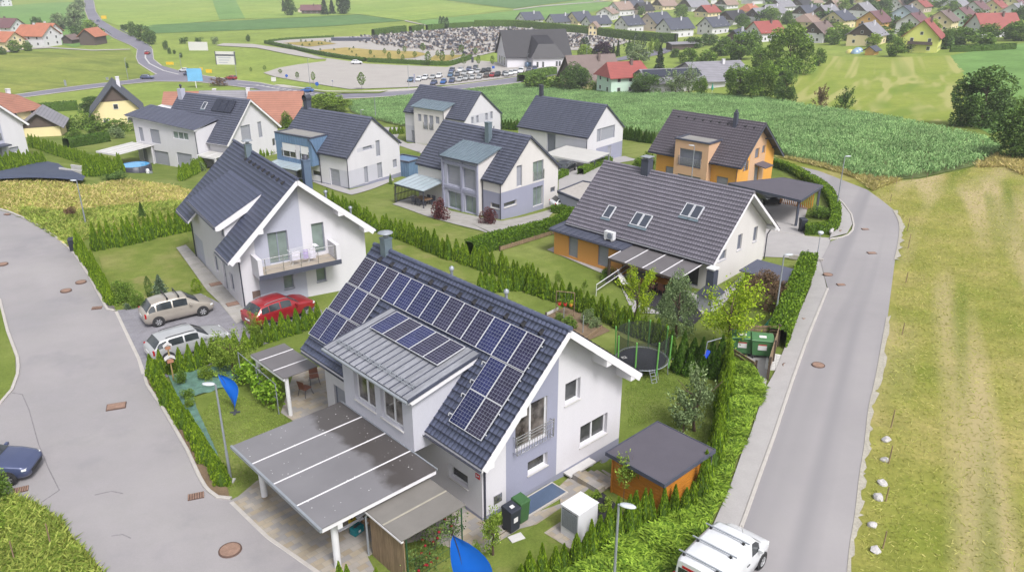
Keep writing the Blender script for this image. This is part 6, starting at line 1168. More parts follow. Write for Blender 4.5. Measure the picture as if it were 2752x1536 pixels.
def rim_mb(r=.32, w=.21):
    t = MB(); t.lathe([(r*.63, w*.5), (r*.6, w*.44), (r*.56, w*.3), (.04, w*.36), (.001, w*.38)], 20)
    for i in range(6):
        a = i*math.pi/3; t.beam((math.cos(a)*.04, math.sin(a)*.04, w*.42), (math.cos(a)*r*.58, math.sin(a)*r*.58, w*.44), .06, .02)
    return t
TY = wheel_mb().mesh('tyre'); TY.materials.append(M_TYRE); RI = rim_mb().mesh('rim'); RI.materials.append(M_RIM)
CM = {}
def car(kind, label, pos, heading, pm, parts=True, rails=False, cat='car', name='parked_car', group=None, bars=0):
    if kind not in CM: CM[kind] = car_meshes(kind)
    P, L, W, Hh = CM[kind]; x, y = pos; z = gz(x, y)+.03; t = empty(name, label, cat, (x, y, z), heading, group)
    P['body'].build('body', pm, t)
    for m_ in P['side']: m_.build('side_window', M_CGL, t)
    P['windscreen'].build('windscreen', M_CGL, t)
    if P['rear_window']: P['rear_window'].build('rear_window', M_CGL, t)
    for fx in (.185, .815):
        for s_ in (1, -1):
            a = MB(); a.tube((0, -s_*.02, 0), (0, s_*.012, 0), .375, n=22); ar = a.build('wheel_arch', M_BLKP, t); ar.location = ((fx-.5)*L, s_*(W/2-.002), .33)
            o = bpy.data.objects.new('wheel', TY); COL.objects.link(o); o.parent = t; o.location = ((fx-.5)*L, s_*(W/2-.075), .32); o.rotation_euler = (-s_*math.pi/2, 0, 0)
            r_ = bpy.data.objects.new('rim', RI); COL.objects.link(r_); r_.parent = o
    S_ = car_sections(CARS[kind]); xb = L*(.03 if kind != 'van' else .018)
    for s_ in (1, -1):
        b = MB(); p = car_point(S_, xb, 3.75); b.obox((p[0]-L/2-.02, s_*(p[1]-.03), p[2]), (.05, 0, 0), (0, .07, 0), (0, 0, .14)); b.build('tail_lamp', M_TAIL, t, .02)
        b = MB(); p = car_point(S_, L*.955, 3.9); b.obox((p[0]-L/2+.01, s_*(p[1]-.12), p[2]-.04), (.09, -s_*.03, 0), (.03*s_*0, .14, 0), (0, 0, .05)); b.build('headlamp', M_HEADL, t, .02)
        b = MB(); p = car_point(S_, L*(.66 if kind != 'van' else .72), 4.1); b.obox((p[0]-L/2, s_*(p[1]+.1), p[2]+.06), (.07, 0, 0), (0, .1, 0), (0, 0, .07)); b.build('mirror', pm, t, .02)
        for fx in (.33, .53):
            if kind == 'van' and fx < .5: continue
            b = MB(); p = car_point(S_, L*fx, 3.7); b.box(p[0]-L/2-.1, s_*(p[1]+.015)-.012, p[2]-.015, p[0]-L/2+.1, s_*(p[1]+.015)+.012, p[2]+.015); b.build('door_handle', M_BLKP if kind == 'van' else pm, t)
    b = MB(); b.box(-L/2-.012, -.26, .66, -L/2+.02, .26, .77); b.build('number_plate', M_PLATE, t); b = MB(); b.box(L/2-.04, -.5, .36, L/2+.006, .5, .52); b.build('grille', M_BLKP, t)
    if rails:
        for s_ in (1, -1):
            b = MB(); pts = []
            for fx in np.linspace(.2, .56, 7): p = car_point(S_, L*fx, 5.5); pts.append((p[0]-L/2, s_*p[1], p[2]+.06))
            b.path(pts, .018); b.build('roof_rail', M_GALV if rails == 'l' else M_BLKP, t)
    for i in range(bars):
        fx = (.36, .52) if bars == 2 else (.06, .28, .5); x_ = (fx[i]-.5)*L; b = MB(); zt = car_point(S_, fx[i]*L, 7)[2]; b.beam((x_, -W*.48, zt+.1), (x_, W*.48, zt+.1), .055, .035); cb = b.build('roof_bar', M_GALV if bars == 3 else M_BLKP, t)
        b = MB()
        for s_ in (1, -1): b.box(x_-.05, s_*W*.36-.04, zt-.03, x_+.05, s_*W*.36+.04, zt+.08)
        b.build('bar_foot', M_BLKP, cb)
    return t
def by_wheels(rear, front, W, side=1):
    a, b = G(*rear), G(*front); d = (b-a); d.z = 0; d.normalize(); n = Vector((-d.y, d.x, 0))*side; c = (a+b)/2+n*(W/2-.1); return (c.x, c.y), math.atan2(d.y, d.x)
PB = paint("beige_metallic_paint", (196,188,178), 1.7, .3); PW = paint("white_car_paint", (232,234,240), 1.5, 0); PR = paint("red_metallic_paint", (176,42,52), 1.7, .2); PN = paint("dark_blue_metallic_paint", (84,94,132), 1.5, .3); PK = paint("black_car_paint", (34,38,48), 1.6, .1); PS = paint("silver_car_paint", (206,208,212), 1.7, .25)
p, a_ = by_wheels((427,878), (548,848), 1.76); car('mpv', 'beige people carrier with two black roof bars on the grey block paving', p, a_, PB, bars=2)
p, a_ = by_wheels((465,972), (578,938), 1.76); car('wagon', 'silver-white estate car behind the thuja hedge', p, a_, PS, rails='d')
p, a_ = by_wheels((716,888), (828,850), 1.86); car('suv', 'red off-road car beside the balcony house wall', p, a_, PR, rails='l')
f_, b_ = G(38,1312), G(97,1234); d = Vector((f_.y-b_.y, b_.x-f_.x, 0)).normalized()*-1; d = d if d.x > 0 else -d; c = (f_+b_)/2-d*1.75; t_ = car('sedan', 'dark blue car cut off by the left edge of the picture', (c.x, c.y), math.atan2(d.y, d.x), PN)
A0, B0, C0 = (Vector(on_z(*q)) for q in ((1829,1489,1.85), (1922,1398,1.85), (2003,1447,1.85))); d = (B0-A0); d.z = 0; d.normalize(); n = Vector((d.y, -d.x, 0)); c = A0+d*1.95+n*.78
t_ = car('van', 'white delivery van with three silver roof bars on the right road', (c.x, c.y), math.atan2(d.y, d.x), PW, bars=3, cat='van', name='delivery_van')
b = MB(); b.box(-2.19, -.55, 1.5, -2.165, .55, 1.6); b.build('brake_light', M_TAIL, t_); b = MB(); b.box(-2.178, -.7, 1.1, -2.16, .7, 1.46); b.build('rear_window', M_CGL, t_); b = MB(); b.tube((.55, -.35, 1.84), (.3, -.37, 2.35), .008); b.build('aerial', M_BLKP, t_)
p, a_ = by_wheels((1519,470), (1552,455), 1.8); car('wagon', 'black estate car under the white carport', p, a_, PK, rails='l')
f_, b_ = G(2035,530), G(2072,548); d = (b_-f_).normalized(); c = (f_+b_)/2; car('suv', 'black off-road car under the dark flat carport', (c.x, c.y), math.atan2(d.y, d.x), PK)
c = G(1530,560); car('hatch', 'white car on the drive behind the clipped hedge, mostly hidden', (c.x, c.y), rad(20), PW)
# far cars, one small mesh each
def far_mesh(kind, pm):
    P, L, W, Hh = car_meshes(kind) if kind not in CM else CM[kind]; mb = MB()
    def put(m_, k): mb.add(m_.v, m_.f, k, True)
    put(P['body'], 0); [put(m_, 1) for m_ in P['side']]; put(P['windscreen'], 1)
    if P['rear_window']: put(P['rear_window'], 1)
    for fx in (.185, .815):
        for s_ in (1, -1): mb.tube(((fx-.5)*L, s_*(W/2-.18), .32), ((fx-.5)*L, s_*(W/2+.01), .32), .33, n=10, m=2)
    me = mb.mesh('car'); [me.materials.append(q) for q in (pm, M_CGL, M_TYRE)]; return me
PBL = paint("bright_blue_paint", (36,98,176), 1.5, .1); PSB = paint("steel_blue_paint", (96,128,164), 1.6, .2); PG = paint("grey_car_paint", (108,112,124), 1.6, .25); PBR = paint("brown_car_paint", (98,84,78), 1.6, .2)
PD = dict(white=PW, silver=PS, blue=PBL, steel=PSB, navy=PN, grey=PG, black=PK, brown=PBR, red=PR); _fm = {}
CW_ = dict(white='white', silver='silver', blue='bright blue', steel='steel blue', navy='dark blue', grey='grey', black='black', brown='brown', red='red')
def far_car(px, py, hd, kind, colr, label, group=None, name='car', hh=None):
    k = (kind, colr)
    if k not in _fm: _fm[k] = far_mesh(kind, PD[colr])
    P = G(px, py); o = bpy.data.objects.new(name, _fm[k]); COL.objects.link(o); o.location = (P.x, P.y, P.z+.25); o.rotation_euler = (0, 0, hd); tag(o, label, 'car' if kind != 'van' else 'van', group)
far_car(397,214,rad(8),'wagon','navy','dark estate car turning at the main road junction'); far_car(496,195,rad(160),'hatch','white','white car on the main road, first of the queue'); far_car(508,205,rad(160),'hatch','navy','dark blue car beside the blue billboard'); far_car(622,216,rad(165),'hatch','red','red car on the main road under a lamp')
far_car(397,148,rad(100),'hatch','red','red car driving away on the upper main road'); far_car(264,60,rad(115),'hatch','navy','small dark car on the far road'); far_car(826,250,rad(176),'hatch','blue','bright blue car on the main road behind the orange roof'); far_car(959,174,rad(12),'suv','white','white off-road car alone on the gravel car park')
a, b_ = G(1126,217), G(1373,200); rh = math.atan2(b_.y-a.y, b_.x-a.x)
PKS = [(1104,221,'steel'),(1126,219,'white'),(1143,215,'white'),(1163,213.5,'silver'),(1180,211,'white'),(1166,229,'navy'),(1192,226,'blue'),(1215,223,'navy'),(1236,220,'silver'),(1252,217,'silver'),(1269,215,'silver'),(1288,213,'silver'),(1307,209.5,'brown'),(1323,208,'red'),(1337,206.5,'black'),(1356,204,'grey'),(1373,202,'silver'),
 (1211,207.5,'steel'),(1229,206,'grey'),(1248,203,'silver'),(1267,200.5,'white'),(1284,198,'silver'),(1300,196.5,'black'),(1313,194,'black'),(1215,195,'navy'),(1238,193.5,'white'),(1260,191.5,'navy'),(1278,188,'grey'),(1361,206,'silver'),(1373,203,'white'),(1385,200,'white'),(1421,194,'grey'),(1437,191,'navy')]
RWN = lambda y, x: 'in the front row' if y > 209-(x-1300)*.06 else 'in the second row' if y > 196.2 else 'in the back row'
from collections import Counter
cnt = Counter((CW_[c], RWN(y, x)) for x, y, c in PKS); seen = Counter()
KIND = ['hatch', 'wagon', 'mpv', 'hatch', 'suv']
for i, (x, y, c) in enumerate(PKS):
    k = (CW_[c], RWN(y, x)); seen[k] += 1; lb = f'{k[0]} car parked {k[1]} of the gravel car park'
    far_car(x, y, rh-rad(118)+random.gauss(0, .04), KIND[i % 5], c, lb, 'cars on the gravel car park', 'parked_car')
far_car(1400,197,rh-rad(118),'van','white','white van at the right end of the car park front row'); far_car(1404,178,rh+rad(10),'van','white','white van beside the cemetery hall door'); far_car(1426,182,rh+rad(10),'van','steel','blue van parked in front of the cemetery hall')
# ================================================================== street furniture and garden things
def at(px, py): return G(px, py)
def hpx(px, py, dy):
    P = G(px, py); v = Vector((P.x, P.y, P.z-CH)); return dy/(ppm(P)*math.hypot(v.x, v.y)/v.length)
def thing(name, label, cat, px, py, rz=0, group=None, dz=0): P = G(px, py); return empty(name, label, cat, (P.x, P.y, P.z+dz), rz, group)
def pt(t, name, mb, m, bev=0, parent=None): return mb.build(name, m, parent or t, bev)
M_LAMPH = mat("lamp_head", A(214,220,228,1.6), .4, .05, 2, .02)
def lamp(px, py, top_y, label, arm=(0, 0), r=.055, head=.55, group='street lamps'):
    h = hpx(px, py, py-top_y); s = ppm(G(px, py)); t = thing('street_lamp', label, 'street lamp', px, py, math.atan2(arm[1], arm[0]) if arm != (0, 0) else 0, group)
    k = 1.0 if s > 24 else 1.5
    m = MB(); m.tube((0, 0, -.1), (0, 0, h*.32), r*1.25*k, r*1.15*k, 10); m.tube((0, 0, h*.32), (0, 0, h), r*.95*k, r*.75*k, 10); pt(t, 'pole', m, M_GALV)
    m = MB(); m.box(-.16*k, -.16*k, -.1, .16*k, .16*k, .06); pt(t, 'base', m, M_CONCW)
    m = MB()
    if arm != (0, 0): L = head; m.lathe([(.001, .0), (.09, .01), (.13, .05), (.11, .09), (.001, .11)], 14); [m.v.__setitem__(i, (x*2.3+L*.55, y*1.1, z+h-.04)) for i, (x, y, z) in enumerate(m.v)]
    else: m.lathe([(.05*k, -.22), (.2*k, -.1), (.24*k, .0), (.2*k, .08), (.02, .14)], 14, (0, 0, h))
    pt(t, 'lamp_head', m, M_LAMPH); return t
lamp(621, 1292, 1047, 'street lamp with a flat arm head at the front hedge by the green tarpaulin', (-1, .1)); lamp(1645, 1640, 1390, 'street lamp at the bottom edge in the bright ground cover', (1, -.35)); lamp(232, 607, 487, 'thin street lamp standing in the wild meadow', (-1, .1))
lamp(2081, 873, 690, 'street lamp at the end of the long hedge beside the bin yard', (1, .1)); lamp(2247, 567, 424, 'street lamp on the small kerbed footway island', (1, .1)); lamp(1852, 555, 397, 'street lamp rising behind the brown-grey roof in front of the amber bay', (-.8, .3)); lamp(2195, 694, 625, 'short post lamp at the drive mouth of the right road', (0, 0), .035)
for x, y, ty, lb in ((834,237,162,'street lamp at the car park roadside behind the blue car'),(1099,240,178,'street lamp at the near edge of the car park rows'),(1010,321,263,'street lamp at the corn field behind the far house'),(973,345,297,'street lamp seen just above the blue clad house roof'),(1704,136,100,'street lamp beside the cemetery conifers'),(1418,182,147,'street lamp in front of the cemetery hall'),(1817,121,79,'street lamp in front of the white far house with the dark box'),(345,216,159,'street lamp at the mown field corner by the junction'),(489,193,149,'street lamp at the junction beside the white car'),(637,215,142,'street lamp next to the red car on the main road'),(1338,345,326,'short street lamp beside the far white gable'),(1576,172,120,'street lamp behind the purple tree'),(2143,66,36,'street lamp among the far grey roofs')): lamp(x, y, ty, lb, (1, .2))

M_RUST = mat("rusty_iron_cover", A(176,144,128,2), .8, .18, 5, .15, 30, .3); M_RUSTD = mat("dark_iron_grate", A(116,92,84,2), .8, .2, 6, .15)
def cover(px, py, label, kind='round', rz=0, w=.62):
    t = thing('manhole_cover', label, 'manhole cover' if kind != 'grate' else 'drain grate', px, py, rz, dz=.035*(1+math.hypot(*G(px, py)[:2])/35)*.9)
    if kind == 'round':
        m = MB(); m.tube((0, 0, -.05), (0, 0, .02), w/2, n=24); pt(t, 'lid', m, M_RUST); m = MB(); m.lathe([(w/2+.003, -.05), (w/2+.003, .022), (w/2+.05, .022), (w/2+.06, -.05)], 24); pt(t, 'ring', m, M_RUSTD)
    elif kind == 'rect': m = MB(); m.box(-w/2, -w*.33, -.05, w/2, w*.33, .02); pt(t, 'lid', m, M_RUST); m = MB(); m.box(-w/2-.04, -w*.33-.04, -.06, w/2+.04, w*.33+.04, .008); pt(t, 'ring', m, M_RUSTD)
    else:
        m = MB(); m.box(-w/2, -w*.33, -.06, w/2, w*.33, -.0); pt(t, 'lid', m, M_RUSTD); m = MB()
        for i in range(7): x = -w/2+.03+i*(w-.06)/6; m.box(x-.025, -w*.31, 0, x+.025, w*.31, .02)
        pt(t, 'bars', m, M_RUST)
for q in ((8,712,'round rusty manhole cover at the left edge of the street'),(218,760,'round rusty manhole cover, the upper one of the pair on the left street'),(178,783,'round rusty manhole cover, the lower one of the pair on the left street'),(619,1479,'large round rusty manhole cover near the tan paving'),(2119,985,'round rusty manhole cover on the right footway by the bin yard'),(2199,983,'round rusty manhole cover on the right road beside the kerb'),(2225,740,'round manhole cover on the footway below the post lamp'),(2266,624,'round rusty manhole cover on the footway island')): cover(*q, w=.78 if q[0] == 619 else .62)
for q in ((313,1093,'rectangular rusty cover in the middle of the left street',rad(20),.85),(2168,861,'small rectangular rusty cover on the right footway',rad(-10),.5),(2343,682,'flat rectangular cover on the right road bend',0,.6),(2325,618,'grey rectangular cover on the outer road bend',0,.5),(2270,616,'small rectangular cover beside the footway island manhole',0,.4),(2260,767,'small cover on the right road near the kerb',0,.5)): cover(q[0], q[1], q[2], 'rect', q[3], q[4])
for q in ((261,829,'rusty drain grate at the kerb by the block paving',rad(15),.6),(527,1334,'rusty drain grate near the end of the front kerb',rad(20),.66),(56,1317,'drain grate beside the dark blue car',rad(25),.6),(20,578,'small drain grate at the top of the left street',rad(-20),.5)): cover(q[0], q[1], q[2], 'grate', q[3], q[4])
# small floor grates by the balcony house
for x, y, lb in ((583,765,'dark foot grate on the apron of the balcony house, the upper one'),(629,818,'dark foot grate on the apron of the balcony house, the lower one')): cover(x, y, lb, 'rect', rad(34), .9)
M_ROCK = mat("pale_boulder", A(224,220,222,1.9), .9, .1, 3, .12, 14, .6, .03)
def rock(px, py, w, label, seed):
    r = random.Random(seed); bm = bmesh.new(); bmesh.ops.create_icosphere(bm, subdivisions=2, radius=1)
    off = [Vector((r.gauss(0, 1), r.gauss(0, 1), r.gauss(0, 1))).normalized() for _ in range(7)]
    for v in bm.verts:
        k = 1
        for o in off: d = v.co.dot(o); k = min(k, .78/d if d > .78 else 1)
        v.co = v.co*k*Vector((w*.5, w*.42, w*.36)).length*0+Vector((v.co.x*w*.5*k, v.co.y*w*.4*k, v.co.z*w*.36*k))
    for v in bm.verts: v.co *= 1+r.gauss(0, .09)
    me = bpy.data.meshes.new('boulder'); bm.to_mesh(me); bm.free(); w *= .85; P = G(px, py); o = link('boulder', me, M_ROCK); o.location = (P.x, P.y, P.z+w*.12); o.rotation_euler = (r.random()*.4, r.random()*.4, r.random()*6); tag(o, label, 'boulder', 'white boulders along the road edge')
for i, (x, y, w, lb) in enumerate(((2381,1184,.5,'white boulder farthest up the road edge, split in two lobes'),(2376,1237,.42,'white boulder at the foot of a stake, second from the top'),(2370,1300,.5,'flat white boulder beside a fallen stick'),(2360,1340,.58,'largest white boulder, pointed at the lower end'),(2344,1412,.46,'white boulder second from the bottom of the road edge'),(2352,1480,.5,'flat white boulder lowest down the road edge'))): rock(x, y, w, lb, i)
def stake(px, py, dy, label, group, m=M_WOODG, r=.03, name='stake', cat='stake'):
    P = G(px, py); o = MB(); o.tube((0, 0, -.1), (.02, .01, hpx(px, py, dy)), r, r*.8, 6); q = o.build(name, m); q.location = P; tag(q, label, cat, group)
for x, y, dy in ((2394,1150,50),(2388,1245,48),(2380,1347,40),(2372,1473,46),(2438,622,36),(2440,668,40),(2392,542,20),(2330,494,20),(2355,496,18),(2408,495,18),(2450,487,18),(2490,480,16),(2634,446,18),(2692,430,16),(2434,760,30),(2424,900,34)): stake(x, y, dy, 'thin wooden fence stake along the mown meadow edge', 'fence stakes along the mown meadow')
for x, y, dy in ((137,1466,60),(40,1508,56)): stake(x, y, dy, 'wooden stake in the weedy bank at the bottom left', 'stakes on the weedy bank')

# wheelie bins, waste containers
M_BIN = mat("dark_bin_plastic", A(58,62,74,1.7), .5, .08, 3, .04); M_BING = mat("green_bin_plastic", A(72,112,70,1.7), .5, .08, 3, .04); M_BING2 = mat("green_container_plastic", A(86,136,88,1.7), .45, .1, 2, .05); M_LABEL = mat("white_sticker", A(228,226,228,1.5), .6, .05, 6, .04); M_REDP = mat("red_print", A(200,60,70,1.5), .6, .05, 6, .04)
def bin_(px, py, rz, m, label, w=.52, h=.98, big=False, sticker=0):
    t = thing('waste_container' if big else 'wheelie_bin', label, 'waste container' if big else 'wheelie bin', px, py, rz, dz=.03); d = w*(.78 if big else 1.05)
    q = MB(); zb = .22 if big else .1; q.add([(-w*.42, -d*.42, zb), (w*.42, -d*.42, zb), (w*.42, d*.42, zb), (-w*.42, d*.42, zb), (-w*.5, -d*.5, h), (w*.5, -d*.5, h), (w*.5, d*.5, h), (-w*.5, d*.5, h)], [[3,2,1,0],[4,5,6,7],[0,1,5,4],[1,2,6,5],[2,3,7,6],[3,0,4,7]]); b = pt(t, 'body', q, m, .02)
    q = MB(); q.add([(-w*.53, -d*.55, h+.003), (w*.53, -d*.55, h+.003), (w*.53, d*.54, h+.003), (-w*.53, d*.54, h+.003), (-w*.5, -d*.5, h+.06), (w*.5, -d*.5, h+.06), (w*.48, d*.48, h+.12), (-w*.48, d*.48, h+.12)], [[3,2,1,0],[4,5,6,7],[0,1,5,4],[1,2,6,5],[2,3,7,6],[3,0,4,7]]); l = pt(t, 'lid', q, m, .015)
    q = MB(); q.tube((-w*.4, d*.56, h+.02), (w*.4, d*.56, h+.02), .018); pt(t, 'handle', q, m)
    for sx, sy in ([(-1, 1), (1, 1), (-1, -1), (1, -1)] if big else [(-1, 1), (1, 1)]):
        q = MB(); q.tube((sx*w*.36-.03, sy*d*.36, .1), (sx*w*.36+.03, sy*d*.36, .1), .1, n=12); pt(t, 'wheel', q, M_TYRE)
        if big: q = MB(); q.box(sx*w*.36-.02, sy*d*.36-.04, .1, sx*w*.36+.02, sy*d*.36+.04, .23); pt(t, 'castor_fork', q, M_GALV)
    if sticker:
        q = MB(); q.box(-w*.2, -d*.475, h*.5, w*.2, -d*.458, h*.82); s_ = pt(t, 'sticker', q, M_LABEL)
        if big: q = MB(); q.box(-w*.19, -d*.483, h*.76, w*.19, -d*.476, h*.81); pt(t, 'print', q, M_REDP, parent=s_)
        q = MB(); q.obox((0, -d*.08, h+.095), (w*.16, 0, 0), (0, d*.12, .012), (0, 0, .012)); pt(t, 'lid_sticker', q, M_LABEL)
    return t
bin_(199,676,rad(20),M_BIN,'dark wheelie bin at the kerb end of the gravel strip'); bin_(1374,1424,rad(43),M_BIN,'dark wheelie bin with white stickers beside the front house wall',.56,1.08,sticker=1); bin_(1399,1400,rad(43),M_BING,'green wheelie bin behind the dark one at the front house',.54,1.06); bin_(1592,455,rad(40),M_BIN,'dark wheelie bin against the grey-zoned wall by the white carport'); bin_(2155,622,rad(10),M_BIN,'dark wheelie bin in front of the curved hedge corner plot',.56,1.1)
bin_(2043,957,rad(-12),M_BING2,'large green waste container nearest the road in the bin yard',1.25,1.2,True,1); bin_(1990,950,rad(-12),M_BING2,'large green waste container half behind the lime-green tree',1.25,1.2,True,1)
# bin yard walls
def slat_wall(name, label, a, b, h, n, m, posts=M_WOODD, cat='fence', back=False, gap=.35, dz=0):
    P, Q = G(*a), G(*b); d = Q-P; L = math.hypot(d.x, d.y); t = empty(name, label, cat, P, math.atan2(d.y, d.x)); sl = d.z/max(L, .01)
    q = MB(); hh = h/n
    for i in range(n):
        z = .08+i*hh; q.add([(0, -.02, z), (L, -.02, z+d.z), (L, .02, z+d.z), (0, .02, z), (0, -.02, z+hh*(1-gap)), (L, -.02, z+d.z+hh*(1-gap)), (L, .02, z+d.z+hh*(1-gap)), (0, .02, z+hh*(1-gap))], [[3,2,1,0],[4,5,6,7],[0,1,5,4],[1,2,6,5],[2,3,7,6],[3,0,4,7]])
    pt(t, 'slats', q, m); k = max(2, int(L/1.6)+1)
    for i in range(k): x = L*i/(k-1); q = MB(); q.box(x-.05, .025, -.2, x+.05, .12, h+.1+d.z*i/(k-1)); pt(t, 'post', q, posts)
    return t
slat_wall('slat_fence','grey board wall at the back of the bin yard',(1955,925),(2087,930),1.35,6,M_WOODG); slat_wall('slat_fence','grey board wall on the road side of the bin yard',(2087,930),(2060,1020),1.35,6,M_WOODG); slat_wall('slat_fence','low weathered board barrier in front of the bin yard',(1956,958),(2026,1004),.75,3,M_WOODG)
slat_wall('stone_edging','grey stone-and-timber edging at the lawn below the clipped hedge',(1345,675),(1495,628),.35,2,M_WOODG,cat='garden edging',gap=.1)
t = thing('grass_pavers','perforated concrete paver ramp beside the bin yard','paver ramp',2082,975,rad(70)); q = MB()
for i in range(10):
    for j in range(4): q.box(-.95+i*.2, -.42+j*.21, -.02, -.95+i*.2+.13, -.42+j*.21+.14, .1)
q.box(-1.0, -.5, -.1, 1.1, .5, .06); pt(t, 'blocks', q, M_CONCW)

# feather flags
M_FLAG = mat("blue_flag_cloth", A(10,98,206,1.35), .6, .06, 1.2, .02)
def flag(px, py, h, lean, w, label, rz):
    t = thing('feather_flag', label, 'flag', px, py, rz); n = 16; q = MB(); left, right = [], []
    pole = [Vector((lean*(i/n)**2*h+(max(0, i/n-.75)*2)**2*.25*-1, 0, .15+h*(i/n))) for i in range(n+1)]
    q.path([(0, 0, .05)]+[tuple(p) for p in pole], .016); pt(t, 'pole', q, M_PIPE)
    q = MB(); rows_ = []
    for i in range(n+1):
        k = i/n; ww = w*max(0, math.sin(math.pi*min(1, max(0, (k-.02)/.98))**1.7))**.75; p = pole[i]; rows_.append([(p.x-ww*.35+ww*1.35*j/5, .03*math.sin(j*1.1+k*6), p.z) for j in range(6)])
    q.grid(rows_); q.grid([[(x, y+.012, z) for x, y, z in r] for r in rows_]); pt(t, 'cloth', q, M_FLAG); q = MB(); q.box(-.25, -.06, 0, .25, .06, .05); q.box(-.06, -.25, .003, .06, .25, .053); pt(t, 'foot', q, M_PIPE)
flag(632,1108,2.15,-.22,.5,'blue feather flag on the left lawn behind the street lamp',rad(10)); flag(1262,1700,4.0,-.1,1.0,'blue feather flag cut off by the bottom edge',rad(-8))
# bird houses on a pole
t = thing('bird_house','two bird houses with pitched roofs stacked on a wooden pole','bird house',467,1022,rad(30)); q = MB(); q.tube((0, 0, 0), (0, 0, 2.0), .04, n=8); pt(t, 'pole', q, mat('pale_pole_wood', A(196,170,120,1.7), .7, .1, 3, .1))
for z, s_ in ((1.15, .8), (1.95, .66)):
    q = MB(); q.box(-.2*s_, -.16*s_, z, .2*s_, .16*s_, z+.3*s_); b = pt(t, 'nest_box', q, mat("red_brown_board", A(190,136,110,1.6), .7, .1, 4, .1)); q = MB()
    for sg_ in (-1, 1): q.add([(0, -.26*s_, z+.48*s_), (0, .26*s_, z+.48*s_), (sg_*.34*s_, .26*s_, z+.25*s_), (sg_*.34*s_, -.26*s_, z+.25*s_), (0, -.26*s_, z+.51*s_), (0, .26*s_, z+.51*s_), (sg_*.34*s_, .26*s_, z+.28*s_), (sg_*.34*s_, -.26*s_, z+.28*s_)], [[0,1,2,3],[4,5,6,7],[0,3,7,4],[1,2,6,5],[2,3,7,6]])
    q.add([(-.2*s_, -.16*s_, z+.3*s_), (.2*s_, -.16*s_, z+.3*s_), (0, -.16*s_, z+.47*s_), (-.2*s_, .16*s_, z+.3*s_), (.2*s_, .16*s_, z+.3*s_), (0, .16*s_, z+.47*s_)], [[0,1,2],[5,4,3]]); pt(t, 'roof', q, M_CONCW, parent=b)
# green tarpaulin with folds
M_TARP = mat("green_tarpaulin", A(112,150,138,1.9), .45, .22, 2.5, .15, 14, .5, .03, world=True, spec=.4)
tp = [(452,1010),(520,1000),(620,985),(660,1000),(640,1030),(560,1055),(520,1068),(530,1100),(552,1150),(585,1220),(608,1280),(600,1296),(570,1240),(530,1165),(500,1105),(475,1060)]
o = sheet('tarpaulin', tp, 3, M_TARP, .28, kind=None, lift=.03); del o['kind']
for v in o.data.vertices: v.co.z += .05*math.sin(v.co.x*7+v.co.y*3)+.05*math.sin(v.co.y*8-v.co.x*4)
tag(o, 'crumpled green tarpaulin spread along the hedge and across the left garden', 'tarpaulin')
# ---- carport, patio roof, rose shelter of the front house
def wet_mat():
    m, nt, b = _nt("carport_panel"); v = coords(nt); sx = nt.nodes.new("ShaderNodeSeparateXYZ"); nt.links.new(v, sx.inputs[0])
    ad = N(nt, "ShaderNodeMath", operation='MULTIPLY_ADD'); ad.inputs[1].default_value = 2.2; nt.links.new(noise(nt, v, .55, 4), ad.inputs[0]); nt.links.new(sx.outputs['X'], ad.inputs[2])
    base = ramp(nt, noise(nt, v, .5, 4), [(.3, A(150,148,154,2.2)), (.7, A(162,160,166,2.2))]); f = ramp(nt, ad.outputs[0], [(.62, (0,)*3), (.80, (.7,)*3), (1.0, (1,)*3)])
    mp = N(nt, "ShaderNodeMath", operation='MULTIPLY'); mp.inputs[1].default_value = .33; nt.links.new(ad.outputs[0], mp.inputs[0]); f = ramp(nt, mp.outputs[0], [(.58, (0,)*3), (.72, (1,)*3)])
    c = mix(nt, f, base, A(102,97,97,2.1)); sp = ramp(nt, noise(nt, v, 9, 5, .8), [(.62, (0,)*3), (.66, (1,)*3)]); near = ramp(nt, mp.outputs[0], [(.8, (0,)*3), (1.0, (1,)*3)])
    patch = ramp(nt, noise(nt, v, 1.1, 3), [(.5, (0,)*3), (.6, (1,)*3)]); c = mix(nt, mix(nt, 1, mix(nt, 1, sp, near, 'MULTIPLY'), patch, 'MULTIPLY'), c, A(205,204,206,1.9))
    nt.links.new(c, b.inputs['Base Color']); b.inputs['Roughness'].default_value = .32; b.inputs['Specular IOR Level'].default_value = .4; return m
M_CPR = wet_mat(); M_COLW = mat("white_column_paint", A(226,226,230,1.4), .6, .05, 2, .03)
c = M.w(-8.0, 5.7); gz0 = gz(c.x, c.y); t = empty('carport', 'large grey-panelled carport with white joints in front of the house with solar panels', 'carport', (c.x, c.y, gz0), M.root.rotation_euler.z); zc = 2.55-gz0
q = MB(); q.box(-2.62, -3.6, zc, 2.6, 3.6, zc+.03); pt(t, 'roof', q, M_CPR); q = MB()
for y in (-1.83, -.02, 1.8): q.box(-2.62, y-.03, zc+.033, 2.6, y+.03, zc+.05)
pt(t, 'joint_strips', q, M_TRIM); q = MB(); q.box(-2.72, -3.64, zc-.1, -2.625, 3.64, zc+.045); pt(t, 'gutter', q, M_GALV); q = MB(); q.box(2.603, -3.6, zc-.02, 2.66, 3.6, zc+.06); pt(t, 'wall_flashing', q, M_GALV); q = MB()
for y in (-3.5, -1.8, 0, 1.8, 3.5): q.box(-2.6, y-.06, zc-.2, 2.6, y+.06, zc-.004)
pt(t, 'rafters', q, M_TRIM); q = MB(); q.box(-1.95, -3.55, zc-.42, -1.75, 3.55, zc-.205); pt(t, 'beam', q, M_COLW)
for y in (-3.05, 2.9): q = MB(); q.tube((-1.85, y, -.1), (-1.85, y, zc-.424), .14, n=16); pt(t, 'column', q, M_COLW)
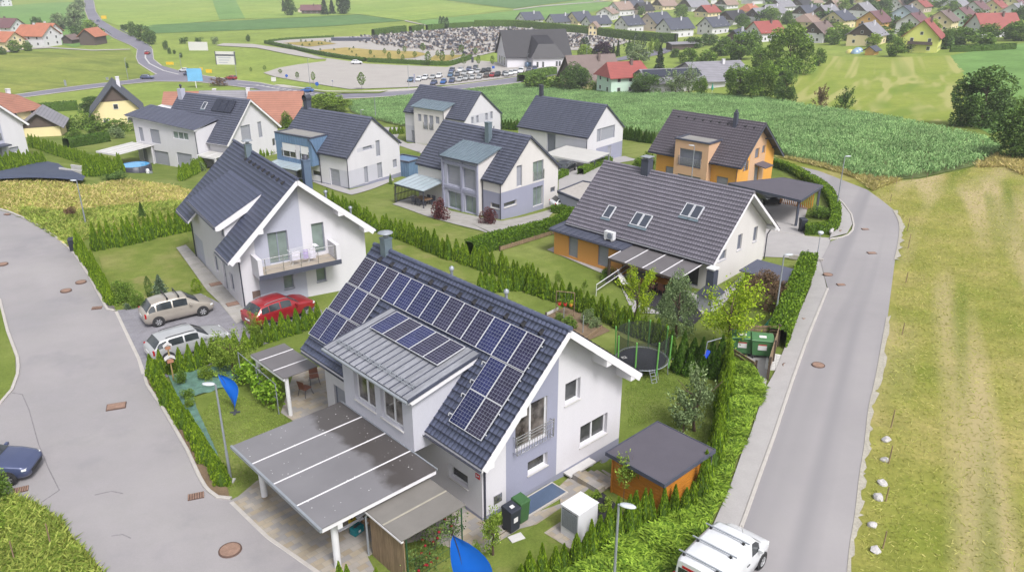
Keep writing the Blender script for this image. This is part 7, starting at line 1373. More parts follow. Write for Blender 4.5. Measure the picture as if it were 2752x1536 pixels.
# chips and leaves on the carport roof
mb = MB(); r = random.Random(4)
for i in range(70): x, y = r.uniform(-2.5, 2.5), r.uniform(-3.5, 3.5); s_ = r.uniform(.008, .022); mb.box(x-s_, y-s_, zc+.0335, x+s_, y+s_, zc+.037)
o = pt(t, 'litter', mb, M_LABEL); o['kind'] = 'stuff'
x0, y0 = M.lz(672.5, 952.5, 2.25); x1, y1 = M.lz(760, 1017.6, 2.25); x2, y2 = M.lz(853, 979, 2.25); c = M.w((min(x0, x1)-4.05)/2, (y0+y1)/2); gz0 = gz(c.x, c.y)
t = empty('patio_roof', 'grey-panelled patio roof over a chair at the back corner of the front house', 'patio roof', (c.x, c.y, gz0), M.root.rotation_euler.z); dx, dy = abs(-4.1-min(x0, x1))/2, abs(y0-y1)/2
q = MB(); q.box(-dx, -dy, 2.22-gz0, dx, dy, 2.26-gz0); pt(t, 'roof', q, M_GRROOF); q = MB()
for y in (-dy*.4, dy*.45): q.box(-dx, y-.03, 2.263-gz0, dx, y+.03, 2.28-gz0)
pt(t, 'joint_strips', q, M_TRIM)
for y in (-dy+.2, dy-.2): q = MB(); q.tube((-dx+.25, y, -.1), (-dx+.25, y, 2.216-gz0), .11, n=14); pt(t, 'column', q, M_COLW)
q = MB(); q.box(-dx, -dy, 2.08-gz0, -dx+.1, dy, 2.215-gz0); pt(t, 'beam', q, M_COLW)
# trellis with vine
a, b = G(750, 1112), G(650, 1020); d = b-a; t = empty('vine_trellis', 'leafy grapevine on a steel trellis beside the patio roof', 'vine', a, math.atan2(d.y, d.x)); L = d.length; q = MB()
for x in (0, L*.5, L): q.tube((x, 0, -.1), (x, 0, 1.75), .03)
for z in (.9, 1.75): q.tube((0, 0, z), (L, 0, z), .022)
pt(t, 'trellis', q, M_GALV); r = np.random.default_rng(9); n = 1500; C = np.column_stack([r.uniform(-.1, L*1.05, n), r.normal(0, .22, n), .35+1.55*r.uniform(0, 1, n)**.7]); C[:, 2] *= (.75+.25*np.sin(C[:, 0]*2.3+1)); V, F = leaves(C, r.normal(0, 1, (n, 3))*.6+np.array([-.2, -.5, .3]), .17, .15, seed=3); link('foliage', npmesh('foliage', V, F), ML_VINE, t)
# terrace chair and table
def chair(px, py, rz, m, label, group=None, s=1.0, legs=M_PIPE):
    t = thing('garden_chair', label, 'chair', px, py, rz, group, .04); q = MB(); q.box(-.24, -.24, .42, .24, .24, .46); pt(t, 'seat', q, m); q = MB(); q.add([(-.24, .2, .5), (.24, .2, .5), (.22, .32, .95), (-.22, .32, .95), (-.24, .23, .5), (.24, .23, .5), (.22, .35, .95), (-.22, .35, .95)], [[0,1,2,3],[7,6,5,4],[0,4,5,1],[2,6,7,3],[0,3,7,4],[1,5,6,2]]); pt(t, 'backrest', q, m)
    for x, y in ((-1, -1), (1, -1), (-1, 1), (1, 1)): q = MB(); q.tube((x*.2, y*.2, .42), (x*.27, y*.3, 0), .016, n=6); pt(t, 'leg', q, legs)
    return t
M_BRNS = mat("brown_wicker", A(140,92,76,1.6), .7, .15, 8, .1); chair(822, 1062, rad(150), M_BRNS, 'brown garden chair with thin dark legs under the patio roof'); chair(846, 1030, rad(20), M_BRNS, 'second garden chair standing further back under the patio roof')
# rose shelter
cs = [M.lz(*p, 2.15) for p in ((987.5, 1378.7), (1144, 1278), (1243, 1351.8), (1088, 1461.6))]; cx_, cy_ = sum(p[0] for p in cs)/4, sum(p[1] for p in cs)/4; dx = (abs(cs[1][0]-cs[0][0])+abs(cs[2][0]-cs[3][0]))/4; dy = (abs(cs[0][1]-cs[3][1])+abs(cs[1][1]-cs[2][1]))/4; c = M.w(cx_, cy_); gz0 = gz(c.x, c.y)
t = empty('garden_shelter', 'small shelter with a flat grey sheet roof and a weathered board wall below the carport', 'shelter', (c.x, c.y, gz0), M.root.rotation_euler.z); zt = 2.15-gz0
q = MB(); q.box(-dx, -dy, zt, dx, dy, zt+.035); pt(t, 'roof', q, mat("dusty_sheet_roof", A(150,146,142,1.95), .5, .12, .8, .08)); q = MB(); q.box(-dx, -.04, zt+.038, dx, .04, zt+.05); pt(t, 'joint_strip', q, mat("cream_strip", A(196,190,176,1.9), .6, .1, 2, .05)); q = MB(); q.box(-dx+.12, -dy+.08, -.2, -dx+.17, dy-.1, zt-.05); pt(t, 'board_wall', q, M_WOODG)
q = MB(); q.box(-dx-.02, -dy, zt-.08, -dx+.08, dy, zt-.004); pt(t, 'gutter', q, M_TRIM); q = MB(); q.path([(-dx+.05, dy-.1, zt-.1), (-dx+.02, dy+.02, zt-.3), (-dx+.02, dy+.02, 0)], .045, 8); pt(t, 'downpipe', q, M_GALV)
M_GRNP = mat("green_post_paint", A(52,92,64,1.6), .5, .1, 4, .05)
for x, y in ((dx-.15, -dy+.1), (dx-.15, dy-.1), (-dx+.25, -dy+.08)): q = MB(); q.tube((x, y, -.1), (x, y, zt-.004), .03); pt(t, 'post', q, M_GRNP)
q = MB()
for i in range(9): q.tube((-dx+.25+i*(2*dx-.4)/8, -dy+.08, .05), (-dx+.25+i*(2*dx-.4)/8, -dy+.08, 1.0), .008, n=4)
for z in (.1, .5, 1.0): q.tube((-dx+.25, -dy+.08, z), (dx-.15, -dy+.08, z), .01, n=4)
pt(t, 'mesh_panel', q, M_GRNP)
ML_ROSE = leafmat("rose_leaves", A(60,92,44,LK), A(140,164,92,LK)); M_ROSEF = mat("red_rose_petals", A(150,24,40,1.4), .6, .15, 6, .1)
def rose(px, py, w, h, label, nfl=9, seed=1):
    P = G(px, py); t = empty('rose_bush', label, 'rose bush', P); r = np.random.default_rng(seed); n = 520; C = np.column_stack([r.normal(0, w*.3, n), r.normal(0, w*.22, n), h*r.uniform(.05, 1, n)**.8]); V, F = leaves(C, r.normal(0, 1, (n, 3))+np.array([0, 0, .4]), .1, .07, seed=seed); link('foliage', npmesh('foliage', V, F), ML_ROSE, t)
    for i in range(nfl): q = MB(); q.lathe([(.001, -.04), (.05, -.03), (.06, .02), (.035, .05), (.001, .045)], 8); o = pt(t, 'flower', q, M_ROSEF); j = r.integers(0, n); o.location = C[j]*np.array([1.05, 1.05, 1])+np.array([0, 0, .06])
    q = MB(); [q.tube((0, 0, 0), (r.normal(0, w*.2), r.normal(0, w*.2), h*.7), .012, n=5) for _ in range(5)]; pt(t, 'stems', q, ML_BARK)
rose(1168, 1478, 1.2, 1.5, 'climbing red rose bush at the green post end of the shelter', 9, 2); rose(1130, 1530, 1.3, .8, 'red rose bush on the ground in front of the shelter', 8, 3); rose(1215, 1440, .8, 1.6, 'climbing red rose on the rear green post', 7, 4)
# tools and boxes under the carport
M_TEAL = mat("teal_box_plastic", A(32,120,130,1.5), .5, .08, 4, .05); M_CARD = mat("cardboard", A(176,140,104,1.7), .8, .1, 4, .08); M_YEL = mat("yellow_plastic", A(220,190,40,1.5), .5, .08, 4, .05); M_BLUEP = mat("blue_plastic", A(40,60,150,1.5), .5, .08, 4, .05)
def crate(px, py, w, d_, h, m, label, rz, cat='tool box', name='tool_box'):
    t = thing(name, label, cat, px, py, rz, dz=.05); q = MB(); q.box(-w/2, -d_/2, 0, w/2, d_/2, h); b = pt(t, 'case', q, m, .02); q = MB(); q.box(-w*.3, -d_*.12, h+.002, w*.3, d_*.12, h+.05); pt(t, 'handle', q, M_BLKP); q = MB(); q.box(-.06, -d_/2-.012, h*.3, .06, -d_/2-.002, h*.6); pt(t, 'sticker', q, M_LABEL)
crate(960,1432,.5,.32,.32,M_TEAL,'teal tool box nearest the white carport column',rad(55)); crate(985,1372,.5,.34,.36,M_TEAL,'teal tool box farther back under the carport edge',rad(40))
crate(985,1408,.38,.3,.3,M_CARD,'brown cardboard box between the teal tool boxes',rad(20),'box','cardboard_box'); crate(948,1408,.3,.22,.24,M_YEL,'yellow plastic case among the tools under the carport',rad(70),'case','tool_case'); crate(962,1400,.2,.2,.2,M_BLUEP,'small blue canister among the tools',rad(10),'canister','canister'); crate(935,1392,.34,.3,.24,M_RED,'red-brown case behind the carport column',rad(30),'case','tool_case')
for i, (x, y, a_) in enumerate(((945,1425,.6),(968,1388,1.1),(990,1400,.8),(1058,1335,.75))):
    P = G(x, y); q = MB(); q.box(-.55, -.06, 0, .55, .06, .05); o = q.build('timber_batten', M_TRIM); o.location = P+Vector((0, 0, .3+i*.12)); o.rotation_euler = (.1, -.15, a_); tag(o, ['white batten leaning by the carport column','white batten lying across the tool boxes','white batten beside the shelter gutter','white batten stored at the back of the carport'][i], 'batten')
# heat pump
t = thing('heat_pump','white outdoor heat pump cabinet with a grey louvred grille','heat pump',1555,1432,rad(43)); w_, d_, h_ = 1.15, .95, 1.45
q = MB(); q.box(-w_/2, -d_/2, .05, w_/2, d_/2, h_); b = pt(t, 'cabinet', q, mat("white_cabinet", A(232,232,238,1.45), .4, .02, 1, .01), .03); q = MB(); q.box(-w_/2-.02, -d_/2-.02, h_+.003, w_/2+.02, d_/2+.02, h_+.05); pt(t, 'lid', q, MATS['white_cabinet'], .01); q = MB()
for i in range(14):
    z = .5+i*.062; q.box(-w_/2-.025, -d_/2+.08, z, -w_/2-.004, d_/2-.08, z+.03)
for i in range(10): y = -d_/2+.08+i*(d_-.16)/9; q.box(-w_/2-.03, y-.008, .5, -w_/2-.026, y+.008, 1.36)
pt(t, 'grille', q, M_GALV); q = MB(); q.box(-w_/2-.003, -d_/2+.07, .49, -w_/2-.001, d_/2-.07, 1.38); pt(t, 'grille_back', q, M_BLKP); q = MB(); q.box(-w_/2-.05, -d_/2-.05, -.1, w_/2+.05, d_/2+.05, .046); pt(t, 'plinth', q, M_CONCW)
sheet('paving_pad', [(1462,1434),(1505,1405),(1620,1450),(1590,1490),(1540,1482)], 4, M_PAVE_T, 1)
o = MB(); o.box(-.3, -.2, -.02, .3, .2, .04); q = o.build('stepping_stone', M_CONCW); q.location = G(1388, 1447)+Vector((0, 0, .04)); q.rotation_euler = (0, 0, .5); tag(q, 'single pale stepping stone in the lawn below the bins', 'stepping stone')
# orange timber shed
cs = [M.lz(*p, 1.9) for p in ((1607, 1203), (1756, 1127), (1871.7, 1182.7), (1801, 1306))]
cx_ = (cs[0][0]+cs[2][0])/2; cy_ = (cs[1][1]+cs[3][1])/2; dx = (cs[1][0]+cs[2][0]-cs[0][0]-cs[3][0])/4; dy = (cs[0][1]+cs[1][1]-cs[2][1]-cs[3][1])/4; c = M.w(cx_, cy_); gz0 = gz(c.x, c.y)
t = empty('garden_shed', 'orange timber shed with a dark flat felt roof beside the front house', 'shed', (c.x, c.y, gz0), M.root.rotation_euler.z); zt = 1.9-gz0; bx, by = dx-.22, abs(dy)-.22; dy = abs(dy)
q = MB(); q.box(-bx, -by, -.5, bx, by, zt-.14)
for i in range(14):
    z = .0+i*.165
    if z < zt-.2: q.box(-bx-.012, -by-.012, z, bx+.012, by+.012, z+.145)
pt(t, 'wall', q, M_WOODO); q = MB(); q.box(-dx, -dy, zt-.13, dx, dy, zt); rf_ = pt(t, 'roof', q, mat("dark_roof_felt", A(108,104,116,1.95), .85, .06, 1.2, .12, 60)); q = MB(); q.box(-dx-.04, -dy-.04, zt-.16, -dx-.002, dy+.04, zt+.03); q.box(dx+.002, -dy-.04, zt-.16, dx+.04, dy+.04, zt+.03); q.box(-dx-.002, -dy-.04, zt-.16, dx+.002, -dy-.002, zt+.03); q.box(-dx-.002, dy+.002, zt-.16, dx+.002, dy+.04, zt+.03); pt(t, 'roof_edge', q, M_TRIMG, parent=rf_)
q = MB()
for x, y in ((-bx, -by), (bx, -by), (bx, by), (-bx, by)): q.box(x-.05, y-.05, -.5, x+.05, y+.05, zt-.15)
pt(t, 'corner_posts', q, M_WOODO); q = MB(); q.tube((dx-.1, -dy+.05, zt-.1), (dx-.1, -dy+.05, -.3), .04); pt(t, 'downpipe', q, M_PIPE)
for i, (x, y) in enumerate(((1588,1352),(1605,1340),(1620,1375),(1634,1358),(1650,1392),(1600,1366))): plant(x, y, 26, 20, 'bush', ML_FRUIT, 'small yellow-green perennial in the black planting bed', 'shrub', 'perennial', 'perennials in the black planting bed', trunk=0, lod=2)
# trampoline
t = thing('trampoline','round trampoline with a dark mat, black net and green padded poles','trampoline',1723,992,.4); R_ = 1.5; zt = .72
q = MB(); q.lathe([(0, zt), (R_*.92, zt)], 36); pt(t, 'mat', q, mat("trampoline_mat", A(70,72,84,1.9), .8, .06, 2, .05, 50)); q = MB(); q.lathe([(R_, zt-.03), (R_+.035, zt), (R_, zt+.03), (R_-.035, zt), (R_, zt-.03)], 36); pt(t, 'frame', q, M_GALV); q = MB()
for i in range(48): a = 2*math.pi*i/48; q.beam((R_*.92*math.cos(a), R_*.92*math.sin(a), zt), (R_*.98*math.cos(a), R_*.98*math.sin(a), zt), .03, .02)
pt(t, 'springs', q, M_GALV)
for i in range(8):
    a = 2*math.pi*i/8; x, y = (R_+.06)*math.cos(a), (R_+.06)*math.sin(a); q = MB(); q.tube((x, y, zt-.3), (x*1.04, y*1.04, zt+1.75), .045, n=8); pt(t, 'padded_pole', q, mat("lime_pole_pad", A(120,190,96,1.6), .6, .06, 3, .04))
for i in range(4): a = 2*math.pi*i/4+.4; q = MB(); q.path([(R_*math.cos(a-.35), R_*math.sin(a-.35), zt), (R_*1.06*math.cos(a-.3), R_*1.06*math.sin(a-.3), .03), (R_*1.06*math.cos(a+.3), R_*1.06*math.sin(a+.3), .03), (R_*math.cos(a+.35), R_*math.sin(a+.35), zt)], .022); pt(t, 'leg', q, M_GALV)
def netmat():
    m, nt, b = _nt("safety_net"); b.inputs['Base Color'].default_value = (.02, .022, .024, 1); b.inputs['Roughness'].default_value = .9
    tr = nt.nodes.new("ShaderNodeBsdfTransparent"); mx = nt.nodes.new("ShaderNodeMixShader"); mx.inputs[0].default_value = .5; nt.links.new(tr.outputs[0], mx.inputs[1]); nt.links.new(b.outputs[0], mx.inputs[2]); nt.links.new(mx.outputs[0], nt.nodes['Material Output'].inputs[0]); return m
M_NET = netmat(); q = MB(); q.lathe([(R_-.02, zt+.03), (R_-.02, zt+1.7)], 40); pt(t, 'net', q, M_NET)
q = MB(); q.box(-1.05, .35, zt+.006, -.75, .62, zt+.012); lg = pt(t, 'patch', q, M_LABEL); q = MB(); q.add([(-1.0, .4, zt+.0135), (-.9, .4, zt+.0135), (-.8, .57, zt+.0135), (-.87, .57, zt+.0135), (-.93, .46, zt+.0135), (-.98, .5, zt+.0135)], [[0,1,2,3,4,5]]); pt(t, 'mark', q, M_BLKP, parent=lg)
q = MB()
for s_ in (-1, 1): q.tube((-.25+s_*.16, -R_*1.25, 0), (-.25+s_*.16, -R_*.98, zt), .02)
for i in range(4): q.tube((-.41, -R_*(1.22-.06*i), .12+.17*i), (-.09, -R_*(1.22-.06*i), .12+.17*i), .016)
pt(t, 'ladder', q, M_GALV)
t = thing('swing_seat','blue plastic swing seats hanging under the lime-green tree','swing',1915,985,.5)
for x, y, a_ in ((-.55, 0, .4), (0, .25, -.3), (.5, -.1, .9)): q = MB(); q.obox((x, y, .95), (.26*math.cos(a_), .26*math.sin(a_), .12), (-.1*math.sin(a_), .1*math.cos(a_), .02), (-.02, 0, .05)); pt(t, 'seat', q, mat("bright_blue_plastic", A(28,70,190,1.4), .4, .06, 3, .03), .02)
q = MB(); q.path([(-.8, 0, 0), (-.6, 0, 1.75), (.6, 0, 1.75), (.8, 0, 0)], .03); pt(t, 'frame', q, M_GALV)
o = MB(); o.box(-1.1, -.06, .03, 1.1, .06, .1); q = o.build('scooter_board', M_GALV); q.location = G(1815, 968); q.rotation_euler = (0, 0, -.6); tag(q, 'long grey pole lying on the lawn beside the trampoline', 'pole'); o = MB(); o.box(-.2, -.12, .02, .2, .12, .16); q = o.build('toy_block', M_YEL); q.location = G(1803, 960); tag(q, 'small yellow toy at the trampoline edge', 'toy')
# raised bed boards, posts, hanging flower rack
slat_wall('bed_edging','pale timber edging along the vegetable bed',(1562,925),(1618,885),.22,1,M_WOODG,cat='garden edging',gap=0); slat_wall('bed_edging','stone edging at the left side of the vegetable bed',(1470,850),(1500,835),.2,1,M_CONCW,cat='garden edging',gap=0)
for x, y, dy, lb in ((1514,870,44,'thin grey garden post left in the vegetable bed'),(1566,895,48,'thin grey garden post right in the vegetable bed')): stake(x, y, dy, lb, None, M_GALV, .035, 'garden_post', 'post')
for x, y, w_, h_, lb in ((1530,880,46,30,'green vegetables at the left of the bed'),(1580,868,44,36,'bushy vegetables at the right of the bed'),(1600,880,40,26,'herb clump beside the timber edging'),(1505,862,30,20,'low pale vegetables at the bed corner')): plant(x, y, w_, h_, 'bush', ML_GREY if 'herb' in lb or 'right' in lb else ML_GREEN, lb, 'shrub', 'vegetable_clump', trunk=0, lod=1)
t = thing('flower_rack','timber rack hung with flower pots beside the vegetable bed','flower rack',1518,848,rad(-15)); q = MB()
for x in (-.62, .62): q.tube((x, 0, 0), (x, 0, 1.75), .03)
q.tube((-.62, 0, 1.75), (.62, 0, 1.75), .03); pt(t, 'frame', q, M_WOODG)
for i, x in enumerate((-.4, 0, .4)):
    q = MB(); q.lathe([(.09, 1.0), (.13, 1.2), (.12, 1.2), (.0, 1.18)], 12, (x, 0, -.25)); p_ = pt(t, 'pot', q, M_RED if i < 2 else M_WOODO); r = np.random.default_rng(i); C = r.normal(0, .11, (90, 3))+np.array([x, 0, 1.05]); V, F = leaves(C, r.normal(0, 1, (90, 3)), .08, .06, seed=i); link('flowers', npmesh('flowers', V, F), ML_LIME if i == 2 else ML_GREEN, p_); q = MB(); q.tube((x, 0, 1.15), (x, 0, 1.75), .006, n=4); pt(t, 'wire', q, M_GALV, parent=p_)
# ---- behind: orange-fronted house garden
c = R.w(-5.45, 9.0); t = empty('air_conditioner', 'white air conditioner unit standing on the annex roof', 'air conditioner', (c.x, c.y, .84), R.root.rotation_euler.z+math.pi/2)
q = MB(); q.box(-.45, -.19, .1, .45, .19, .72); b = pt(t, 'case', q, MATS['white_cabinet'], .02); q = MB(); q.lathe([(.0, 0), (.25, 0), (.25, .02), (.23, .022), (.0, .022)], 20); fn = pt(t, 'fan_grille', q, M_FRAME_G); fn.rotation_euler = (math.pi/2, 0, math.pi*0); fn.location = (-.12, .195, .42); fn.rotation_euler = (-math.pi/2, 0, 0)
q = MB(); [q.box(s_*.32-.05, -.22, 0, s_*.32+.05, .22, .098) for s_ in (-1, 1)]; pt(t, 'feet', q, M_CONCW)
c = R.w(-6.3, 3.6); t = empty('garden_table', 'long oval wooden table under the grey terrace roof', 'table', (c.x, c.y, gz(c.x, c.y)+.05), R.root.rotation_euler.z+math.pi/2); q = MB(); q.prism([(1.1*math.cos(a), .5*math.sin(a)) for a in np.linspace(0, 2*math.pi, 25)[:-1]], .7, .75); pt(t, 'table_top', q, M_WOODO)
for x in (-.7, .7): q = MB(); q.box(x-.06, -.3, 0, x+.06, .3, .698); pt(t, 'leg', q, M_WOODD)
def yard_chair(h, x, y, a_, m, lb, grp):
    c = h.w(x, y); t = empty('garden_chair', lb, 'chair', (c.x, c.y, gz(c.x, c.y)+.05), h.root.rotation_euler.z+a_, grp); q = MB(); q.box(-.24, -.24, .4, .24, .24, .46); pt(t, 'seat', q, m); q = MB(); q.box(-.24, .2, .47, .24, .25, .92); pt(t, 'backrest', q, m)
    for i, j in ((-1, -1), (1, -1), (-1, 1), (1, 1)): q = MB(); q.tube((i*.2, j*.2, 0), (i*.2, j*.2, .4), .02, n=6); pt(t, 'leg', q, m)
for y in (2.8, 3.6, 4.4): yard_chair(R, -7.1, y, math.pi/2, M_BRNS, 'brown chair on the garden side of the oval table', 'brown chairs at the oval table'); yard_chair(R, -5.5, y, -math.pi/2, M_BRNS, 'brown chair on the wall side of the oval table', 'brown chairs at the oval table')
c = HC.w(-6.0, 9.9); t = empty('garden_table', 'square pale dining table under the glass terrace roof', 'table', (c.x, c.y, gz(c.x, c.y)+.05), HC.root.rotation_euler.z); q = MB(); q.box(-.5, -.9, .7, .5, .9, .75); pt(t, 'table_top', q, M_WOODB)
for x, y in ((-.42, -.8), (.42, -.8), (-.42, .8), (.42, .8)): q = MB(); q.box(x-.04, y-.04, 0, x+.04, y+.04, .698); pt(t, 'leg', q, M_PIPE)
for x, y, a_ in ((-6.9, 9.5, math.pi/2), (-6.9, 10.3, math.pi/2), (-5.1, 9.5, -math.pi/2), (-5.1, 10.3, -math.pi/2)): yard_chair(HC, x, y, a_, M_PIPE, 'dark chair at the square table under the glass roof', 'dark chairs under the glass terrace roof')
a, b = G(1602, 795), G(1722, 735); d = b-a; t = empty('sports_net', 'badminton net in a white frame across the lawn by the terrace roof', 'net', a, math.atan2(d.y, d.x)); L = math.hypot(d.x, d.y); q = MB(); q.tube((0, 0, 0), (0, 0, .9), .025); q.tube((L, 0, 0), (L, 0, 1.3+d.z), .025)
for z in (.45, .9): q.tube((0, 0, z), (L, 0, z+.4), .03, n=6)
pt(t, 'frame', q, M_COLW); q = MB(); q.quad((0, .005, .46), (L, .005, .86), (L, .005, 1.29), (0, .005, .89)); pt(t, 'net', q, M_NET)
c = R.w(-7.6, 6.6); e_ = R.w(-8.6, 4.0); t = empty('hammock', 'white hammock slung from the terrace roof post', 'hammock', (c.x, c.y, c.z), 0); q = MB(); rows_ = []
for i in range(9): k = i/8; p = Vector((0, 0, 1.15)).lerp(Vector((e_.x-c.x, e_.y-c.y, 1.0)), k); p.z -= .7*math.sin(math.pi*k); rows_.append([(p.x+.28*math.sin(math.pi*k)*j, p.y+.12*math.sin(math.pi*k)*j, p.z+.1*abs(j)) for j in (-1, 0, 1)])
q.grid(rows_); pt(t, 'cloth', q, M_LABEL)
q = MB(); q.tube((e_.x-c.x, e_.y-c.y, -.2), (e_.x-c.x, e_.y-c.y, 1.05), .04); pt(t, 'post', q, M_WOODD)
# barbecue with chimney
t = thing('barbecue','stone garden barbecue with a dark hood and tall square chimney','barbecue',1905,828,rad(46)); q = MB(); q.box(-.75, -.6, -.3, .75, .6, 1.15); pt(t, 'stone_base', q, mat("speckled_stone", A(186,188,194,1.5), .8, .1, 9, .2, 30, .5)); q = MB(); q.add([(-.85, -.7, 1.16), (.85, -.7, 1.16), (.85, .7, 1.16), (-.85, .7, 1.16), (-.3, -.28, 1.75), (.3, -.28, 1.75), (.3, .28, 1.75), (-.3, .28, 1.75)], [[3,2,1,0],[0,1,5,4],[1,2,6,5],[2,3,7,6],[3,0,4,7],[4,5,6,7]]); pt(t, 'hood', q, M_PIPE); q = MB(); q.box(-.3, -.28, 1.753, .3, .28, 2.85); c_ = pt(t, 'chimney', q, M_TRIMG); q = MB(); q.box(-.18, -.16, 2.853, .18, .16, 3.0); q.box(-.36, -.33, 3.0, .36, .33, 3.06); pt(t, 'chimney_cap', q, M_COLW, parent=c_)
# small shed, green fence
P = R.w(8.2, -2.2); cs = [on_z(*p, .4) for p in ((2001, 736), (2031, 689), (2137, 714), (2120, 767))]; c = sum((Vector(p) for p in cs), Vector())/4; gz0 = gz(c.x, c.y); t = empty('garden_shed', 'small shed with a blue-grey flat roof and brown boards behind the long hedge', 'shed', (c.x, c.y, gz0), R.root.rotation_euler.z); zt = .4-gz0
q = MB(); q.box(-1.0, -1.5, -.3, 1.0, 1.5, zt-.12); pt(t, 'wall', q, M_WOODB); q = MB(); q.add([(-1.35, -1.8, zt-.1), (1.35, -1.8, zt+.02), (1.35, 1.8, zt+.02), (-1.35, 1.8, zt-.1), (-1.35, -1.8, zt-.18), (1.35, -1.8, zt-.06), (1.35, 1.8, zt-.06), (-1.35, 1.8, zt-.18)], [[0,1,2,3],[7,6,5,4],[0,4,5,1],[1,5,6,2],[2,6,7,3],[3,7,4,0]]); pt(t, 'roof', q, mat("blue_grey_felt", A(104,108,128,1.95), .8, .06, 1.5, .08))
def mesh_fence(a, b, h, label, n=4):
    P, Q = G(*a), G(*b); d = Q-P; L = math.hypot(d.x, d.y); t = empty('mesh_fence', label, 'fence', P, math.atan2(d.y, d.x)); q = MB()
    for i in range(int(L/.12)): q.tube((i*.12, 0, .05+d.z*i*.12/L), (i*.12, 0, h+d.z*i*.12/L), .006, n=3, caps=False)
    for k in range(6): q.tube((0, 0, .08+k*h/6), (L, 0, .08+k*h/6+d.z), .006, n=3, caps=False)
    pt(t, 'mesh', q, M_GRNP)
    for i in range(n): x = L*i/(n-1); q = MB(); q.tube((x, 0, -.1), (x, 0, h+.1+d.z*i/(n-1)), .03); pt(t, 'post', q, M_GRNP)
mesh_fence((1980,792),(2005,772),1.2,'green mesh fence between the cream house and the small shed',2); mesh_fence((2130,765),(2165,715),1.3,'green mesh fence along the inner side of the long hedge',4)
o = MB(); o.add([(-.5, -.3, 0), (.5, -.3, 0), (.5, .3, .0), (-.5, .3, .0), (-.35, .0, .5), (.35, .0, .5)], [[0,1,5,4],[2,3,4,5],[0,4,3],[1,2,5],[3,2,1,0]]); q = o.build('sandpit_cover', mat("turquoise_plastic", A(60,170,150,1.6), .5, .06, 3, .03)); q.location = G(2070, 872); q.rotation_euler = (0, 0, 1); tag(q, 'turquoise plastic cover at the foot of the hedge lamp', 'cover')
o = MB(); o.box(-1.3, -.1, 0, 1.3, .1, .35); q = o.build('low_wall', mat("grey_stone_wall", A(196,190,186,1.7), .9, .15, 5, .2, 20, .5)); q.location = G(2165, 700); q.rotation_euler = (0, 0, -.45); tag(q, 'low grey stone wall at the drive mouth by the hedge top', 'wall')
# flat carport of the amber house
cs = [Vector(on_z(*p, 1.35)) for p in ((1957, 492), (2105, 476.7), (2212, 498), (2152, 538))]; c = sum(cs, Vector())/4; gz0 = gz(c.x, c.y); d = cs[3]-cs[0]; t = empty('carport', 'dark flat-roofed carport with slatted infill next to the amber house', 'carport', (c.x, c.y, gz0), 0); zt = 1.35-gz0; q = MB(); L_ = [(p.x-c.x, p.y-c.y) for p in cs]; q.prism(L_[::-1] if (L_[1][0]-L_[0][0])*(L_[2][1]-L_[0][1])-(L_[1][1]-L_[0][1])*(L_[2][0]-L_[0][0]) < 0 else L_, zt-.16, zt); pt(t, 'roof', q, MATS['dark_roof_felt'])
q = MB()
for a, b in zip(L_, L_[1:]+L_[:1]): q.beam((a[0], a[1], zt-.1), (b[0], b[1], zt-.1), .06, .24)
pt(t, 'roof_edge', q, M_TRIMG)
for k in (3, 2, 0, 1): q = MB(); q.box(L_[k][0]*.93-.09, L_[k][1]*.93-.09, -.2, L_[k][0]*.93+.09, L_[k][1]*.93+.09, zt-.165); pt(t, 'post', q, M_TRIMG)
A_, B_ = Vector((*L_[1], 0))*.8, Vector((*L_[2], 0))*.8; q = MB()
for i in range(18): p = A_.lerp(B_, i/17); p2 = p+(B_-A_).normalized()*.12; q.beam((p.x, p.y, .25), (p.x, p.y, zt-.4), .1, .03)
pt(t, 'slat_screen', q, M_WOODO)
P = G(2222, 618); q = MB()
for i in range(26): a_ = i/25; p = G(2250-a_*18-.0, 588+a_*44); r_ = random.uniform(.1, .2); q.lathe([(.001, -r_), (r_, -.02), (r_*.8, r_*.7), (.001, r_)], 6, tuple(p-P+Vector((0, 0, .1+.22*(i % 2)))))
o = q.build('dry_stone_wall', M_ROCK); o.location = P; tag(o, 'rough pale stone wall under the curved corner hedge', 'wall')
# gravel-topped garage near the grey bay house
cs = [Vector(on_z(*p, -1.0)) for p in ((1499, 513), (1567, 486), (1600, 492), (1560, 538))]; c = sum(cs, Vector())/4; gz0 = gz(c.x, c.y); t = empty('flat_garage', 'flat garage roofed with pale gravel between the grey bay and the tiled roof', 'garage', (c.x, c.y, gz0)); L_ = [(p.x-c.x, p.y-c.y) for p in cs]; zt = -1.0-gz0
q = MB(); q.prism([(x*.97, y*.97) for x, y in L_], -.5, zt-.1); pt(t, 'wall', q, M_GREYL); q = MB(); q.prism([(x*.93, y*.93) for x, y in L_], zt-.1, zt-.04); pt(t, 'gravel_roof', q, M_GRAVEL); q = MB()
for a, b in zip(L_, L_[1:]+L_[:1]): q.beam((a[0], a[1], zt-.08), (b[0], b[1], zt-.08), .16, .26)
pt(t, 'parapet', q, M_TRIMG)
# laundry on the balcony

